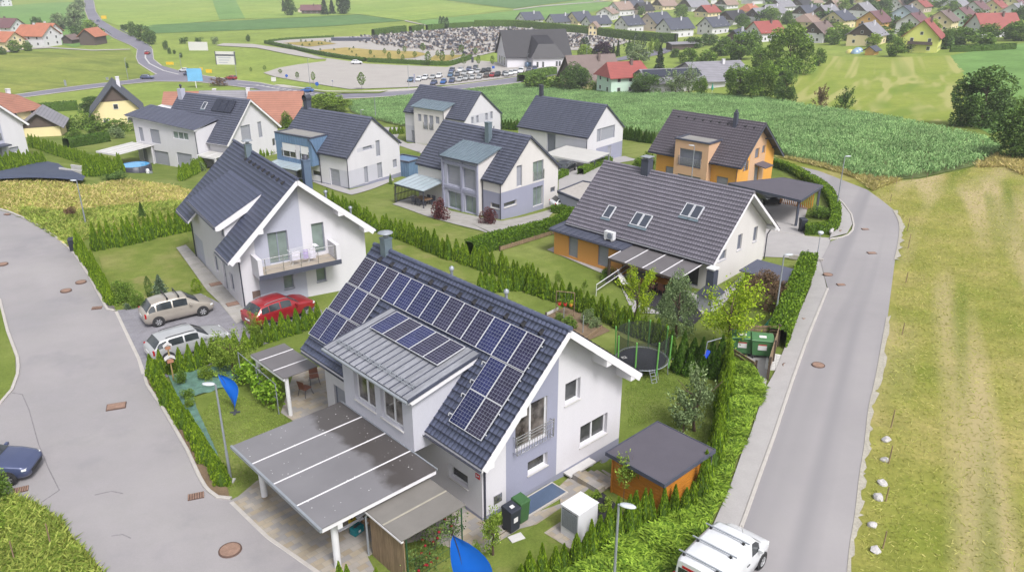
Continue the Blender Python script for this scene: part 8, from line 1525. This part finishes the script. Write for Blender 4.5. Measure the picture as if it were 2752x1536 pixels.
c = LH.w(-.1, .15, 2.85); t = empty('clothes_airer', 'folding clothes airer hung with white and lilac washing on the balcony', 'clothes airer', c, LH.root.rotation_euler.z); q = MB()
for x in (-.55, .55): q.path([(x-.3, -.25, 0), (x+.15, .25, .95)], .014); q.path([(x+.15, -.25, .95), (x-.3, .25, 0)], .014)
for y in (-.28, -.1, .1, .28): q.tube((-.95, y, .95), (1.0, y, 1.02), .01, n=5)
q.path([(-.95, -.28, .95), (-.95, .28, .95)], .012); q.path([(1.0, -.28, 1.02), (1.0, .28, 1.02)], .012); pt(t, 'frame', q, M_COLW)
for i, (x, w_, z_b) in enumerate(((-.55, .55, .35), (.1, .32, .3), (.55, .42, .25))):
    q = MB(); q.grid([[(x+w_*k/6-w_*.5, -.29+.03*math.sin(k*1.7+i), .95-(.95-z_b)*j/5) for k in range(7)] for j in range(6)]); q.grid([[(x+w_*k/6-w_*.5, -.27+.03*math.sin(k*1.7+i), .95-(.95-z_b)*j/5) for k in range(7)] for j in range(6)]); o = q.build('washing', mat("white_laundry" if i != 1 else "lilac_laundry", A(226,222,238,1.4) if i != 1 else A(190,176,220,1.4), .8, .05, 3, .03)); o.parent = t
q = MB(); q.grid([[(x, y, 1.0+.05*math.sin(x*9)) for y in (-.3, 0, .3)] for x in (.75, .85, .95, 1.05)]); o = q.build('washing', MATS['white_laundry']); o.parent = t
# pool and its pump, membrane
P = G(366, 462); s_ = ppm(P); R_ = 39/s_; t = empty('swimming_pool', 'round above-ground pool with bright blue water and a dark wall', 'pool', P); q = MB(); q.lathe([(R_, -.3), (R_, 1.05), (R_-.1, 1.08), (R_-.12, 1.0)], 32); pt(t, 'wall', q, M_PIPE); q = MB(); q.lathe([(R_-.11, 1.02), (0, 1.02)], 32); m_, nt_, b_ = _nt("pool_water"); b_.inputs['Base Color'].default_value = (*A(64,170,232,1.7), 1); b_.inputs['Roughness'].default_value = .06; pt(t, 'water', q, m_); q = MB()
for i in range(14): a_ = 2*math.pi*i/14; q.tube(((R_+.05)*math.cos(a_), (R_+.05)*math.sin(a_), 0), ((R_+.05)*math.cos(a_), (R_+.05)*math.sin(a_), 1.08), .04)
pt(t, 'frame_posts', q, M_TRIMG)
t = thing('pool_pump','white pool filter pump beside the round pool','pump',398,466); q = MB(); q.lathe([(.22, 0), (.25, .35), (.2, .6), (.02, .68)], 12); pt(t, 'tank', q, M_COLW); q = MB(); q.box(.2, -.15, 0, .6, .15, .3); pt(t, 'motor', q, M_GALV)
o = sheet('membrane', [(-60,470),(0,472),(60,455),(120,442),(160,450),(215,478),(232,486),(225,498),(160,492),(80,490),(0,494),(-60,500)], 4, mat("dark_blue_membrane", A(84,94,120,1.95), .7, .12, .5, .06, 6, .3, .05, world=True), 1.5, kind=None, lift=.35); del o['kind']; tag(o, 'dark blue ground membrane spread over the bank below the thujas', 'membrane')
t = thing('concrete_culvert','open concrete box at the end of the dark membrane','culvert',212,470,rad(-25)); q = MB(); q.box(-2.2, -.9, 0, 2.2, -.75, .9); q.box(-2.2, .75, 0, 2.2, .9, .9); q.box(2.05, -.75, 0, 2.2, .75, .9); pt(t, 'wall', q, M_CONCW)
# billboards and road signs
def board(px, py, dy, w, h, label, m, legs=2, rz=0, frame=None, cat='billboard', tilt=0, name='billboard', extra=None):
    H_ = hpx(px, py, dy); t = thing(name, label, cat, px, py, rz); q = MB(); q.box(-w/2, -.08, H_-h, w/2, .08, H_); b = pt(t, 'panel', q, m)
    for i in range(legs): x = 0 if legs == 1 else -w*.4+i*w*.8/(legs-1); q = MB(); q.box(x-.12, -.05, -.3, x+.12, .05, H_-h-.002); pt(t, 'leg', q, frame or M_GALV)
    if extra: extra(t, H_, w, h)
    return t
M_SKYB = mat("blue_poster", A(120,186,238,1.4), .5, .1, .5, .03); M_YSIGN = mat("yellow_sign", A(232,190,40,1.4), .5, .05, 1, .03); M_BSIGN = mat("blue_road_sign", A(34,92,190,1.4), .5, .05, 2, .03)
board(534,136,22,9,4.6,'plain white billboard in the meadow beyond the junction',M_LABEL,2,rad(-4)); board(528,236,50,4.6,4.0,'tall light blue billboard on a single mast in front of the orange roof',M_SKYB,1,rad(10),M_COLW)
def frame_(t, H_, w, h):
    q = MB(); q.box(-w/2-.3, -.1, H_-h*.28, w/2+.3, -.083, H_-h*.18); q.box(-w/2-.35, -.12, 0, -w/2-.1, .12, H_); q.box(w/2+.1, -.12, 0, w/2+.35, .12, H_); pt(t, 'blue_frame', q, M_TRIMG); q = MB()
    for i in range(3): q.box(-w*.38, -.09, H_-h*(.42+.15*i), w*(.3-.1*i), -.083, H_-h*(.36+.15*i))
    pt(t, 'print', q, M_GREYL)
board(608,174,34,7.6,6.2,'white information board in a dark blue frame on the meadow',M_LABEL,0,rad(-6),extra=frame_)
for x, y, dy, w_, h_, lb in ((280,52,9,3.6,2.6,'large yellow direction sign beside the far road'),(457,174,7,3.0,1.3,'low yellow direction sign left of the junction lamp'),(562,196,9,2.2,1.4,'yellow direction sign right of the blue billboard'),(541,190,8,1.2,1.0,'small yellow sign above the blue billboard')): board(x, y, dy, w_, h_, lb, M_YSIGN, 2, 0, M_GALV, 'road sign', name='road_sign')
def round_sign(px, py, dy, label, m, rr=.45):
    H_ = hpx(px, py, dy); t = thing('road_sign', label, 'road sign', px, py); q = MB(); q.tube((0, 0, -.2), (0, 0, H_), .05); pt(t, 'pole', q, M_GALV); q = MB(); q.tube((0, -.08, H_), (0, -.05, H_), rr, n=18); pt(t, 'disc', q, m)
round_sign(853,238,12,'round blue road sign at the edge of the main road',M_BSIGN,.6); round_sign(771,212,8,'small round blue sign at the corner of the car park',M_BSIGN,.5); round_sign(895,236,18,'thin sign post on the verge in front of the car park',M_GREY,.3)
def ped(t, H_, w, h):
    q = MB(); q.add([(-w*.36, -.1, H_-h*.85), (w*.36, -.1, H_-h*.85), (0, -.1, H_-h*.15)], [[0,1,2]]); tr_ = pt(t, 'triangle', q, M_LABEL); q = MB(); q.box(-.05, -.105, H_-h*.68, .05, -.101, H_-h*.42); q.box(-.14, -.105, H_-h*.8, -.05, -.101, H_-h*.66); q.box(.05, -.105, H_-h*.8, .14, -.101, H_-h*.66); pt(t, 'figure', q, M_BLKP, parent=tr_)
board(1605,148,16,1.3,1.5,'blue and white pedestrian crossing sign in front of the purple tree',M_BSIGN,1,0,M_GALV,'road sign',name='road_sign',extra=ped)
board(736,222,14,1.6,1.4,'small white board on a post at the roadside of the car park',M_LABEL,1,0,M_GALV,'road sign',name='road_sign'); board(1114,224,24,.5,3.0,'narrow grey advertising pylon among the parked cars',M_GREY,1,0,M_GALV,'pylon',name='pylon'); board(1270,170,16,.9,2.2,'dark upright information stele on the cemetery forecourt',M_PIPE,1,0,M_GALV,'stele',name='stele'); board(1326,186,8,1.0,1.2,'small blue parking sign at the cemetery forecourt',M_BSIGN,1,0,M_GALV,'road sign',name='road_sign')
board(177,232,16,.7,2.6,'narrow grey sign with its back to us at the left road',M_GALV,1,0,M_GALV,'road sign',name='road_sign'); board(289,216,8,.9,.9,'small grey sign on the mown field edge',M_GALV,1,0,M_GALV,'road sign',name='road_sign')
slat_wall('guard_rail','grey guard rail along the outer bend of the far road',(322,80),(408,130),.8,1,M_GALV,M_GALV,'guard rail'); slat_wall('guard_rail','blue-grey railing on the inner side of the far bridge',(278,80),(300,96),.9,1,M_TRIMG,M_GALV,'guard rail')
t = thing('play_tower','yellow and dark play tower in the bushes at the corn edge','play equipment',1500,228); q = MB(); q.box(-.9, -.9, 0, -.75, .9, 3); q.box(.75, -.9, 0, .9, .9, 3); pt(t, 'frame', q, M_WOODD); q = MB(); q.box(-.75, -.9, 1.2, .75, .9, 1.4); q.add([(-.3, -.9, 1.4), (.3, -.9, 1.4), (.3, -3.4, .2), (-.3, -3.4, .2)], [[0,1,2,3]]); pt(t, 'slide', q, M_YEL)
t = thing('parasol','closed turquoise parasol beside the grey shed','parasol',1913,252); q = MB(); q.tube((0, 0, 0), (0, 0, 2.6), .04); pt(t, 'pole', q, M_COLW); q = MB(); q.lathe([(.25, 1.0), (.32, 1.3), (.12, 2.3), (.02, 2.8)], 12); pt(t, 'canopy', q, MATS['turquoise_plastic'])
for x, y, r_, m, lb in ((2299,144,1.6,M_BSIGN,'blue dome tent, the front one on the far lawn'),(2306,140,1.7,M_TRIMG,'grey-blue dome tent behind the front one'),(2284,143,1.4,M_YEL,'pale yellow dome tent on the far lawn')):
    t = thing('dome_tent', lb, 'tent', x, y); q = MB(); q.lathe([(r_, 0), (r_*.92, r_*.5), (r_*.6, r_*.85), (.02, r_)], 12); pt(t, 'shell', q, paint('tent_'+lb[:4], (150,178,206) if m is not M_YEL else (226,214,120), 1.5, 0))
# ================================================================== far houses, cemetery, village
WC = dict(W=((222,220,228),'white'), C=((232,216,176),'cream'), Y=((236,220,172),'yellow'), O=((236,186,116),'orange'), B=((196,210,232),'pale blue'), G=((206,204,208),'pale grey'), K=((220,224,128),'yellow-green'), M=((208,232,218),'mint green'), P=((222,204,192),'beige'), D=((96,84,80),'dark timber'))
RC = dict(d=((84,88,106),'dark blue-grey'), r=((172,84,78),'red'), e=((184,126,106),'faded orange'), m=((128,86,92),'maroon'), b=((132,112,108),'brown'), g=((158,156,166),'light grey'), o=((204,128,98),'orange tiled'), l=((172,146,134),'light brown'), k=((48,46,56),'black-brown'))
fw = {k: wallmat('far_wall_'+k, v[0], 1.35) for k, v in WC.items()}
def far_roof(k):
    m, nt, b = _nt('far_roof_'+k); v = coords(nt); c = ramp(nt, noise(nt, v, .5, 4), [(.3, sc(A(*RC[k][0], 1.8), .86)), (.7, sc(A(*RC[k][0], 1.8), 1.12))])
    wv = N(nt, "ShaderNodeTexWave", Scale=.9); wv.bands_direction = 'Z'; nt.links.new(v, wv.inputs['Vector']); c = mix(nt, 1, c, ramp(nt, wv.outputs['Fac'], [(.1, (.8,)*3), (.4, (1.04,)*3)]), 'MULTIPLY')
    nt.links.new(c, b.inputs['Base Color']); b.inputs['Roughness'].default_value = .6; return m
fr = {k: far_roof(k) for k in RC}
mb = MB(); mb.box(-.5, -.04, 0, .5, .03, 1, 0); mb.box(-.42, -.055, .07, .42, -.041, .93, 1); ME_FW = mb.mesh('window'); ME_FW.materials.append(M_FRAME_W); ME_FW.materials.append(M_GLASS)
def fh(px, py, th, w, l, hw, rise, wc, rc, where, hip=0, dark=0, chim=1, win=1, bal=0, group='houses of the far village', label=None, name='house', cat='house', dz=0):
    P = G(px, py); v = Vector((P.x, P.y, 0)).normalized(); a = rad(th-90); c = P+v*min(w, l)*.42; z = gz(c.x, c.y)
    if group and label is None or win == 0 and dark is True: hw, rise, w, l = max(2.4, hw-.7), rise*1.15, w*1.08, l*1.1
    t = empty(name, label or f'{WC[wc][1]} house with a {RC[rc][1]} roof {where}', cat, (c.x, c.y, min(z, P.z)+dz), a, group)
    x, y = w/2, l/2; q = MB(); q.add([(-x, -y, -1.5), (x, -y, -1.5), (x, -y, hw), (0, -y, hw+rise), (-x, -y, hw), (-x, y, -1.5), (x, y, -1.5), (x, y, hw), (0, y, hw+rise), (-x, y, hw)] if not hip else [(-x, -y, -1.5), (x, -y, -1.5), (x, -y, hw), (0, -y, hw+.1), (-x, -y, hw), (-x, y, -1.5), (x, y, -1.5), (x, y, hw), (0, y, hw+.1), (-x, y, hw)], [[0,1,2,3,4],[9,8,7,6,5],[1,6,7,2],[5,0,4,9]]); wl = q.build('wall', fw[wc], t)
    if dark: kk = .42 if dark == 2 else 0; q = MB(); q.add([((-x-.03)*(1-kk), -y-.06, hw-.2+kk*rise), ((x+.03)*(1-kk), -y-.06, hw-.2+kk*rise), (0, -y-.06, hw+rise-.05)], [[0,1,2]]); q.build('dark_gable', fw['D'], t)
    o = .8; k = rise/x; q = MB(); e = hw-o*k*.9; hp = hip*y
    for s in (-1, 1):
        A_ = [(0, -y-o+hp, hw+rise+.15), (0, y+o-hp, hw+rise+.15), (s*(x+o), y+o, e+.15), (s*(x+o), -y-o, e+.15)]; q.add(A_+[(p[0], p[1], p[2]-.22) for p in A_], [[0,1,2,3],[4,7,6,5],[0,3,7,4],[1,5,6,2],[2,6,7,3]])
        if hip: q.add([(-x-o, s*(y+o), e+.15), (x+o, s*(y+o), e+.15), (0, s*(y+o-hp), hw+rise+.15)], [[0,1,2]])
    rf = q.build('roof', fr[rc], t)
    if chim: q = MB(); cx, cy = x*.25, y*.3; zt = hw+rise+.7; q.box(cx-.35, cy-.35, hw, cx+.35, cy+.35, zt); q.box(cx-.42, cy-.42, zt, cx+.42, cy+.42, zt+.12); q.build('chimney', fr['b'] if rc in 'rmb' else fw['W'], rf)
    def wn(x_, y_, z_, r_, ww=1.1, hh=1.25):
        ob = bpy.data.objects.new('window', ME_FW); COL.objects.link(ob); ob.parent = t; ob.location = (x_, y_, z_); ob.rotation_euler = (0, 0, r_); ob.scale = (ww, 1, hh)
    if win:
        for zz in ((.9, 3.5) if hw > 4 else (.9,)):
            for f in (-.25, .25): wn(f*w, -y, zz, 0)
            for f in (-.3, 0, .3): wn(-x, f*l, zz, -math.pi/2); wn(x, f*l, zz, math.pi/2)
        if not hip and rise > 2.5: wn(0, -y-(.07 if dark else 0), hw+.4, 0, 1.0, 1.1)
    if bal: q = MB(); q.box(-x*.7, -y-1.1, 2.7, x*.7, -y-.06, 2.85); q.box(-x*.7, -y-1.1, 2.85, x*.7, -y-1.02, 3.7); q.build('balcony', fw['D'], t)
    return t
HV = [(1424,62,35,9,13,3,3.5,'W','d','low over the left end of the hedge',0,0),(1507,68,30,9,14,3,3.4,'W','d','behind the long hedge, second from the left',0,0),(1557,67,40,10,12,3.6,4,'C','d','behind the hedge with two gables',0,0),(1602,74,35,9,14,3,3.5,'W','d','low behind the hedge left of the little chapel',0,0),(1632,54,65,10,12,5,3,'W','l','with a red gable panel',0,0),(1668,42,40,11,14,5,4,'W','l','beside the red gable panel house',0,0),(1690,88,40,9,12,5.2,3.6,'W','d','nearest the long hedge with a low carport',0,0),(1762,82,45,12,16,5,4.4,'P','d','between the two bright white houses',0,0),
 (1812,101,35,10,15,5.4,4,'W','d','with a dark glazed box',0,0),(1915,92,40,9,13,5,3.6,'W','d','right of the dark glazed box house',0,0),(1978,133,60,10,12,3.2,4.6,'W','d','half hidden in the orchard, with a timber gable',0,1),(2052,112,30,9,13,5.2,3.6,'W','r','behind the walnut tree',0,0),(1900,46,40,10,12,4,3.4,'C','r','small in the middle of the village',0,1),(1968,66,40,11,14,3.6,4,'G','k','low in the village centre',0,1),(2012,48,45,10,11,5,3.4,'Y','o','with a hipped roof',.45,0),(1864,30,35,13,18,4,5,'G','g','large in the back rows',0,1),(1785,27,35,11,14,4,4,'C','l','at the back with a dark gable',0,1),(1705,28,35,10,12,4,4,'C','d','at the back left of the village',0,1),(1728,40,40,9,11,4,4,'P','k','just left of the beige gable house',0,1),(1952,24,40,10,13,4,4,'W','l','at the back right of the big grey roof',0,1),(2040,60,40,11,14,4,4,'W','g','left of the walnut tree top',0,1),
 (2072,52,40,11,15,4.5,4,'W','g','above the walnut tree',0,1),(2098,30,40,11,15,4,4,'W','g','behind the grey roofs',0,1),(2165,54,40,10,14,4.4,3.8,'W','d','with a blue-grey roof over the garden',0,1),(2218,54,40,10,13,4.4,3.8,'W','g','left of the cream balcony house',0,1),(2243,30,40,10,13,4,4,'W','l','in the second row',0,1),(2178,18,40,10,14,4,4,'W','l','in the third row',0,1),(2152,26,40,10,12,4,4,'G','k','in the third row',0,1),(2250,78,45,11,13,5.4,3.4,'C','d','with a wooden balcony',0,0),(2345,86,45,11,12,5.6,3.8,'O','m','beside the cream balcony house',0,0),(2168,72,45,11,12,3.4,3.2,'C','l','low and hipped behind the walnut tree',.4,0),(2197,115,45,9,11,5,3.4,'W','b','with a dark timber gable',0,1),(2326,122,50,10,12,4.8,3.6,'C','g','with a dark gable at the meadow edge',0,1),(2474,140,58,10,12,6,4.4,'K','r','at the edge of the mown meadow',0,0),
 (2430,66,50,12,13,5.4,3.8,'B','d','in the second row',0,0),(2450,90,48,10,12,5.4,3.4,'W','m','left of the yellow-green one',0,0),(2528,84,50,10,12,5.6,3.4,'C','b','right behind the yellow-green one',0,0),(2580,70,45,9,12,5.4,3.2,'M','m','in the second row right',0,0),(2662,100,8,10,15,4.6,4.4,'W','r','broad at the right by the dark hedge',0,0),(2565,34,45,11,14,5,4.2,'W','g','wide in the back row right',0,0),(2618,46,45,10,12,5,3.6,'W','m','in the back row right',0,0),(2668,40,45,10,12,5,3.4,'Y','r','in the back row at the right',0,0),(2718,28,45,10,12,5.4,3.4,'C','m','near the top right corner',0,0),(2314,46,45,10,13,4.6,3.6,'W','g','with a dark gable in the second row',0,1),(2335,18,40,12,14,4.6,3.4,'C','o','near the top edge',0,0),(2412,30,45,9,12,5,3.4,'W','l','between the two big dark trees',0,0),(2468,34,45,10,12,4.6,3.4,'P','r','behind the pale blue one',0,0),(2724,52,45,10,12,4.6,3.4,'W','g','at the right edge',0,0)]
for q in HV: fh(*q[:10], hip=q[10], dark=q[11], bal='balcony' in q[9] and q[11] == 0 or 'yellow-green' == WC[q[7]][1])
rr = random.Random(21)
for i in range(64):
    x, y = rr.uniform(1600, 2790), rr.uniform(-14, 16); k = rr.choice('ddgglbmrk'); fh(x, y, rr.uniform(30, 55), rr.uniform(9, 11.5), rr.uniform(11, 15), rr.uniform(3.6, 5), rr.uniform(3.2, 4.4), rr.choice('WWWCP'), k, '', label=f'house with a {RC[k][1]} roof in the crowded far rows of the village', dark=rr.random() < .4, win=0)
fh(108,126,168,12,15,5.4,4.2,'W','o','at the left junction field',label='white farmhouse with an orange roof and small gable windows at the far left'); fh(133,112,165,9,10,5,3.6,'W','o','',label='second orange-roofed farm building behind the white farmhouse'); fh(26,98,165,11,14,5,4,'W','m','',label='white farm building with a maroon roof at the left edge'); fh(14,136,165,11,14,4.4,3.6,'C','o','',label='cream farm building with an orange roof cut by the left edge')
fh(253,121,85,8,10,4.4,3.2,'D','o','',label='dark timber barn with an orange roof near the far road',win=0,chim=0,name='barn',cat='barn'); fh(193,118,80,5,6,2.4,1.8,'D','b','',label='small brown-roofed hut between farmhouse and barn',win=0,chim=0,name='hut',cat='hut'); fh(10,18,150,9,11,5,3,'W','d','',label='small white building at the top left corner'); 
fh(838,38,10,9,14,3,3.2,'D','m','',label='dark timber farmhouse with a red roof between the far trees'); fh(818,34,95,8,8,2.6,2.2,'P','l','',label='light farm shed left of the dark timber farmhouse',chim=0)
fh(322,335,115,9.5,12,3.6,5.4,'Y','d','',label='pale yellow house with a dark gable and dark steep roof',dark=2); fh(122,366,112,7,9,2.6,2.6,'Y','g','',label='small yellow shed with a grey-brown roof',dark=1,chim=0,win=0,name='shed',cat='shed'); fh(44,356,150,8,9,4.8,2.8,'Y','e','',label='yellow house with a hipped brown-orange roof behind the left house',hip=.35)
fh(560,312,6,12,17,3.4,5,'C','e','',label='orange-roofed building showing above the large white house',win=0,dz=-3.2); fh(655,334,4,14,15,3.4,5.6,'C','g','',label='wide light grey roof between the two orange roofs',chim=1,win=0,dz=-2.6); fh(752,340,4,13,9.5,3.4,5,'C','e','',label='orange-tiled roof behind the grey chimney cowl',win=0,chim=0,dz=-1.8)
fh(1583,236,18,13,15,2.6,6.6,'Y','b','',label='big house with a steep brown roof to the ground beside the corn field',dark=1); fh(1672,252,22,8.5,12,5.2,3.2,'M','r','',label='mint green house with a red-brown half-hipped roof at the corn edge',hip=.22)
t = fh(1820,246,14,13,22,3,2.6,'G','g','',label='long grey metal-roofed shed with a strip of solar panels',chim=0,win=0,name='shed',cat='shed'); fh(1910,228,16,13,16,3.4,2.4,'G','g','',label='grey-roofed barn behind the solar-roofed shed',win=0,name='barn',cat='barn')
q = MB(); q.add([(4.4, -11.4, 4.25), (4.4, 5, 4.25), (1.0, 5, 5.72), (1.0, -11.4, 5.72)], [[0,1,2,3]]); q.build('solar_strip', MATS['collector_glass'], t)
fh(1830,134,20,5,12,2.6,.5,'D','g','',label='low flat garage among the orchard trees',chim=0,win=0,name='garage',cat='garage'); fh(2342,148,45,3,4,1.8,1,'O','d','',label='small red garden hut with a dark roof by the tents',chim=0,win=0,name='hut',cat='hut'); fh(1596,96,70,4.5,6,4.6,2.4,'Y','l','',label='tiny pale chapel set in the long cemetery hedge',chim=0,win=1,name='chapel',cat='chapel')
t = fh(1432,178,14,17,25,4.4,8.6,'W','k','',label='cemetery hall with cream walls and a huge black-brown roof',chim=0,win=0,name='cemetery_hall',cat='hall')
q = MB(); q.add([(14.5, -4, -1), (14.5, 8, -1), (14.5, 8, 4.2), (14.5, -4, 4.2), (7, -4, -1), (7, 8, -1), (7, 8, 4.2), (7, -4, 4.2)], [[0,3,2,1],[0,4,7,3],[1,2,6,5]]); q.build('wing', fw['W'], t); q = MB(); q.add([(15.3, -5, 3.9), (15.3, 9, 3.9), (12, 5.2, 8.8), (12, -1.2, 8.8), (2, -1.2, 11.2), (2, 5.2, 11.2), (5, -5, 3.9), (5, 9, 3.9)], [[0,1,2,3],[3,2,5,4],[0,3,4,6],[1,7,5,2]]); q.build('wing_roof', fr['k'], t)
for y in (-2.2, 0, 5.4, 6.6): o = bpy.data.objects.new('window', ME_FW); COL.objects.link(o); o.parent = t; o.location = (14.55, y, .2); o.rotation_euler = (0, 0, math.pi/2); o.scale = (.9, 1, 2.6)
for x in (-4, 0, 4): o = bpy.data.objects.new('window', ME_FW); COL.objects.link(o); o.parent = t; o.location = (x, -12.55, .3); o.scale = (1.6, 1, 3.4)
t = thing('notice_wall','long low dark wall at the front left of the graves','wall',944,112); q = MB(); q.box(-10, -.3, 0, 10, .3, 1.9); pt(t, 'panel', q, M_TRIMG); q = MB(); q.box(-10.1, -.35, 1.9, 10.1, .35, 2.0); pt(t, 'coping', q, M_GREY)
# gravestones
STM = [mat('grave_stone_'+n, A(*c, 1.6), .35, .15, 3, .1) for n, c in (('dark', (74,76,88)), ('grey', (150,150,158)), ('pale', (206,202,200)), ('brown', (132,112,104)))]; M_FLW = mat('grave_flowers', A(150,130,96,1.7), .9, .5, 9, .3)
STW = ['dark polished', 'mid grey', 'pale', 'reddish brown']; SV = []
for i in range(4):
    q = MB(); w_ = (.9, 1.1, .8, 1.0)[i]; q.box(-w_*.55, -1.7, -.1, w_*.55, 0, .22, 1); q.box(-w_*.42, -1.5, .22, w_*.42, -.2, .34, 2); hh = (1.15, .95, 1.3, 1.05)[i]; q.add([(-w_/2, -.02, .22), (w_/2, -.02, .22), (w_/2, -.02, hh*.85), (0, -.02, hh), (-w_/2, -.02, hh*.85), (-w_/2, .16, .22), (w_/2, .16, .22), (w_/2, .16, hh*.85), (0, .16, hh), (-w_/2, .16, hh*.85)], [[0,1,2,3,4],[9,8,7,6,5],[0,5,6,1],[1,6,7,2],[2,7,8,3],[3,8,9,4],[4,9,5,0]]); SV.append(q)
SME = []
for i, q in enumerate(SV): me = q.mesh('gravestone'); [me.materials.append(m) for m in (STM[i], STM[1 if i != 1 else 2], M_FLW)]; SME.append(me)
cem = [(935,106),(1010,95),(1095,90),(1273,77),(1380,77),(1580,98),(1690,114),(1560,131),(1470,120),(1370,122),(1330,138),(1262,152),(1160,138),(1060,128),(975,116)]
C = poly_points(cem, 5200, seed=31); a = rad(20); u_, v_ = C[:, 0]*math.cos(a)+C[:, 1]*math.sin(a), -C[:, 0]*math.sin(a)+C[:, 1]*math.cos(a); ij = np.unique(np.stack([np.round(u_/1.9), np.round(v_/3.1)], 1), axis=0); r = np.random.default_rng(3); ij = ij[r.uniform(0, 1, len(ij)) < .86]; ij = ij[(np.mod(ij[:, 0], 13) != 0) & (np.mod(ij[:, 1], 9) != 0)]
u_, v_ = ij[:, 0]*1.9+r.normal(0, .12, len(ij)), ij[:, 1]*3.1+r.normal(0, .15, len(ij)); xy = np.stack([u_*math.cos(a)-v_*math.sin(a), u_*math.sin(a)+v_*math.cos(a)], 1); zz = tz(xy); order = np.argsort(np.hypot(xy[:, 0], xy[:, 1])); big = MB()
for n_, j in enumerate(order):
    k = int(r.choice(4, p=[.5, .22, .18, .1])); az = a+r.normal(0, .05); s_ = r.uniform(.85, 1.25)
    if n_ < 290: o = bpy.data.objects.new('gravestone', SME[k]); COL.objects.link(o); o.location = (*xy[j], zz[j]+.2); o.rotation_euler = (0, 0, az); o.scale = (s_,)*3; tag(o, f'{STW[k]} gravestone in the nearest rows of the cemetery', 'gravestone', f'{STW[k]} gravestones of the cemetery')
    else:
        c_, sn = math.cos(az)*s_, math.sin(az)*s_; b0 = len(big.v); big.v += [(xy[j][0]+x*c_-y*sn, xy[j][1]+x*sn+y*c_, zz[j]+.2+z*s_) for x, y, z in SV[k].v]; big.f += [[b0+i for i in f] for f in SV[k].f]; big.m += [(k if m == 0 else 1 if m == 1 else 4) for m in SV[k].m]; big.sm += [False]*len(SV[k].f)
o = big.build('gravestones', STM+[M_FLW]); o['kind'] = 'stuff'
# village trees
for i in range(92):
    x, y = rr.uniform(1640, 2760), rr.uniform(4, 118)
    if y > 60 and x < 1990: continue
    big_ = rr.uniform(.7, 1.3)*(1+y/150); plant(x, y, 26*big_, 22*big_, rr.choice(['round', 'round', 'bush']), rr.choice([ML_GREEN, ML_DARK, ML_GREEN, ML_FRUIT]), 'green garden tree between the village houses', 'tree', 'tree', 'garden trees in the village', trunk=.08, lod=2)
for (x, y, w_, h_, k, m, lb) in ((2374,38,44,42,'round',ML_DARK,'big dark round tree in the middle of the village'),(2450,30,56,54,'round',ML_SPRUCE,'largest dark tree group of the village top'),(2285,22,26,34,'cone',ML_SPRUCE,'spruce in the village left of the big dark tree'),(2115,66,26,36,'round',ML_GREEN,'tree left of the blue-grey village roof'),(2236,120,50,40,'bush',ML_GREEN,'garden bushes left of the cream dark-gabled house'),(2255,95,54,34,'round',ML_FRUIT,'bright bushes below the cream balcony house'),(2345,126,40,36,'round',ML_FRUIT,'bright tree beside the cream dark-gabled house'),(2405,152,50,50,'round',ML_GREEN,'leafy tree with a thick trunk at the mown meadow'),(2385,114,60,30,'bush',ML_DARK,'dark bushes between the cream and yellow-green houses'),(2432,108,40,46,'round',ML_GREEN,'tree behind the yellow-green house corner'),(2440,142,30,26,'bush',ML_GREY,'pale shrubs at the yellow-green house'),(2540,132,60,40,'bush',ML_DARK,'dark shrubs right of the yellow-green house'),(2590,120,70,44,'round',ML_GREEN,'tree cluster right of the yellow-green house'),(2650,128,70,36,'bush',ML_GREEN,'shrubs in front of the broad red-roofed house'),(2725,110,60,50,'round',ML_GREEN,'tree at the right edge by the red-roofed house'),(2735,75,50,56,'round',ML_DARK,'dark tree at the right edge of the village'),(2560,112,60,36,'round',ML_GREEN,'light tree above the shrub cluster'),(2405,86,34,40,'round',ML_GREEN,'upright tree right of the orange house'),(1825,44,16,26,'cone',ML_SPRUCE,'spruce in front of the grey village roof'),(1660,28,30,22,'round',ML_GREEN,'tree at the left end of the village')): plant(x, y, w_, h_, k, m, lb, trunk=.06 if k != 'bush' else 0)
# ================================================================== air
m = bpy.data.materials.new("haze_air"); m.use_nodes = True; nt = m.node_tree; nt.nodes.clear(); o_ = nt.nodes.new("ShaderNodeOutputMaterial"); pv = nt.nodes.new("ShaderNodeVolumePrincipled")
pv.inputs['Color'].default_value = (.93, .95, 1, 1); pv.inputs['Density'].default_value = .0003; pv.inputs['Anisotropy'].default_value = .2; nt.links.new(pv.outputs[0], o_.inputs['Volume'])
q = MB(); q.box(-2700, -120, -24, 2700, 3500, 24); o = q.build('haze', m); o['kind'] = 'stuff'
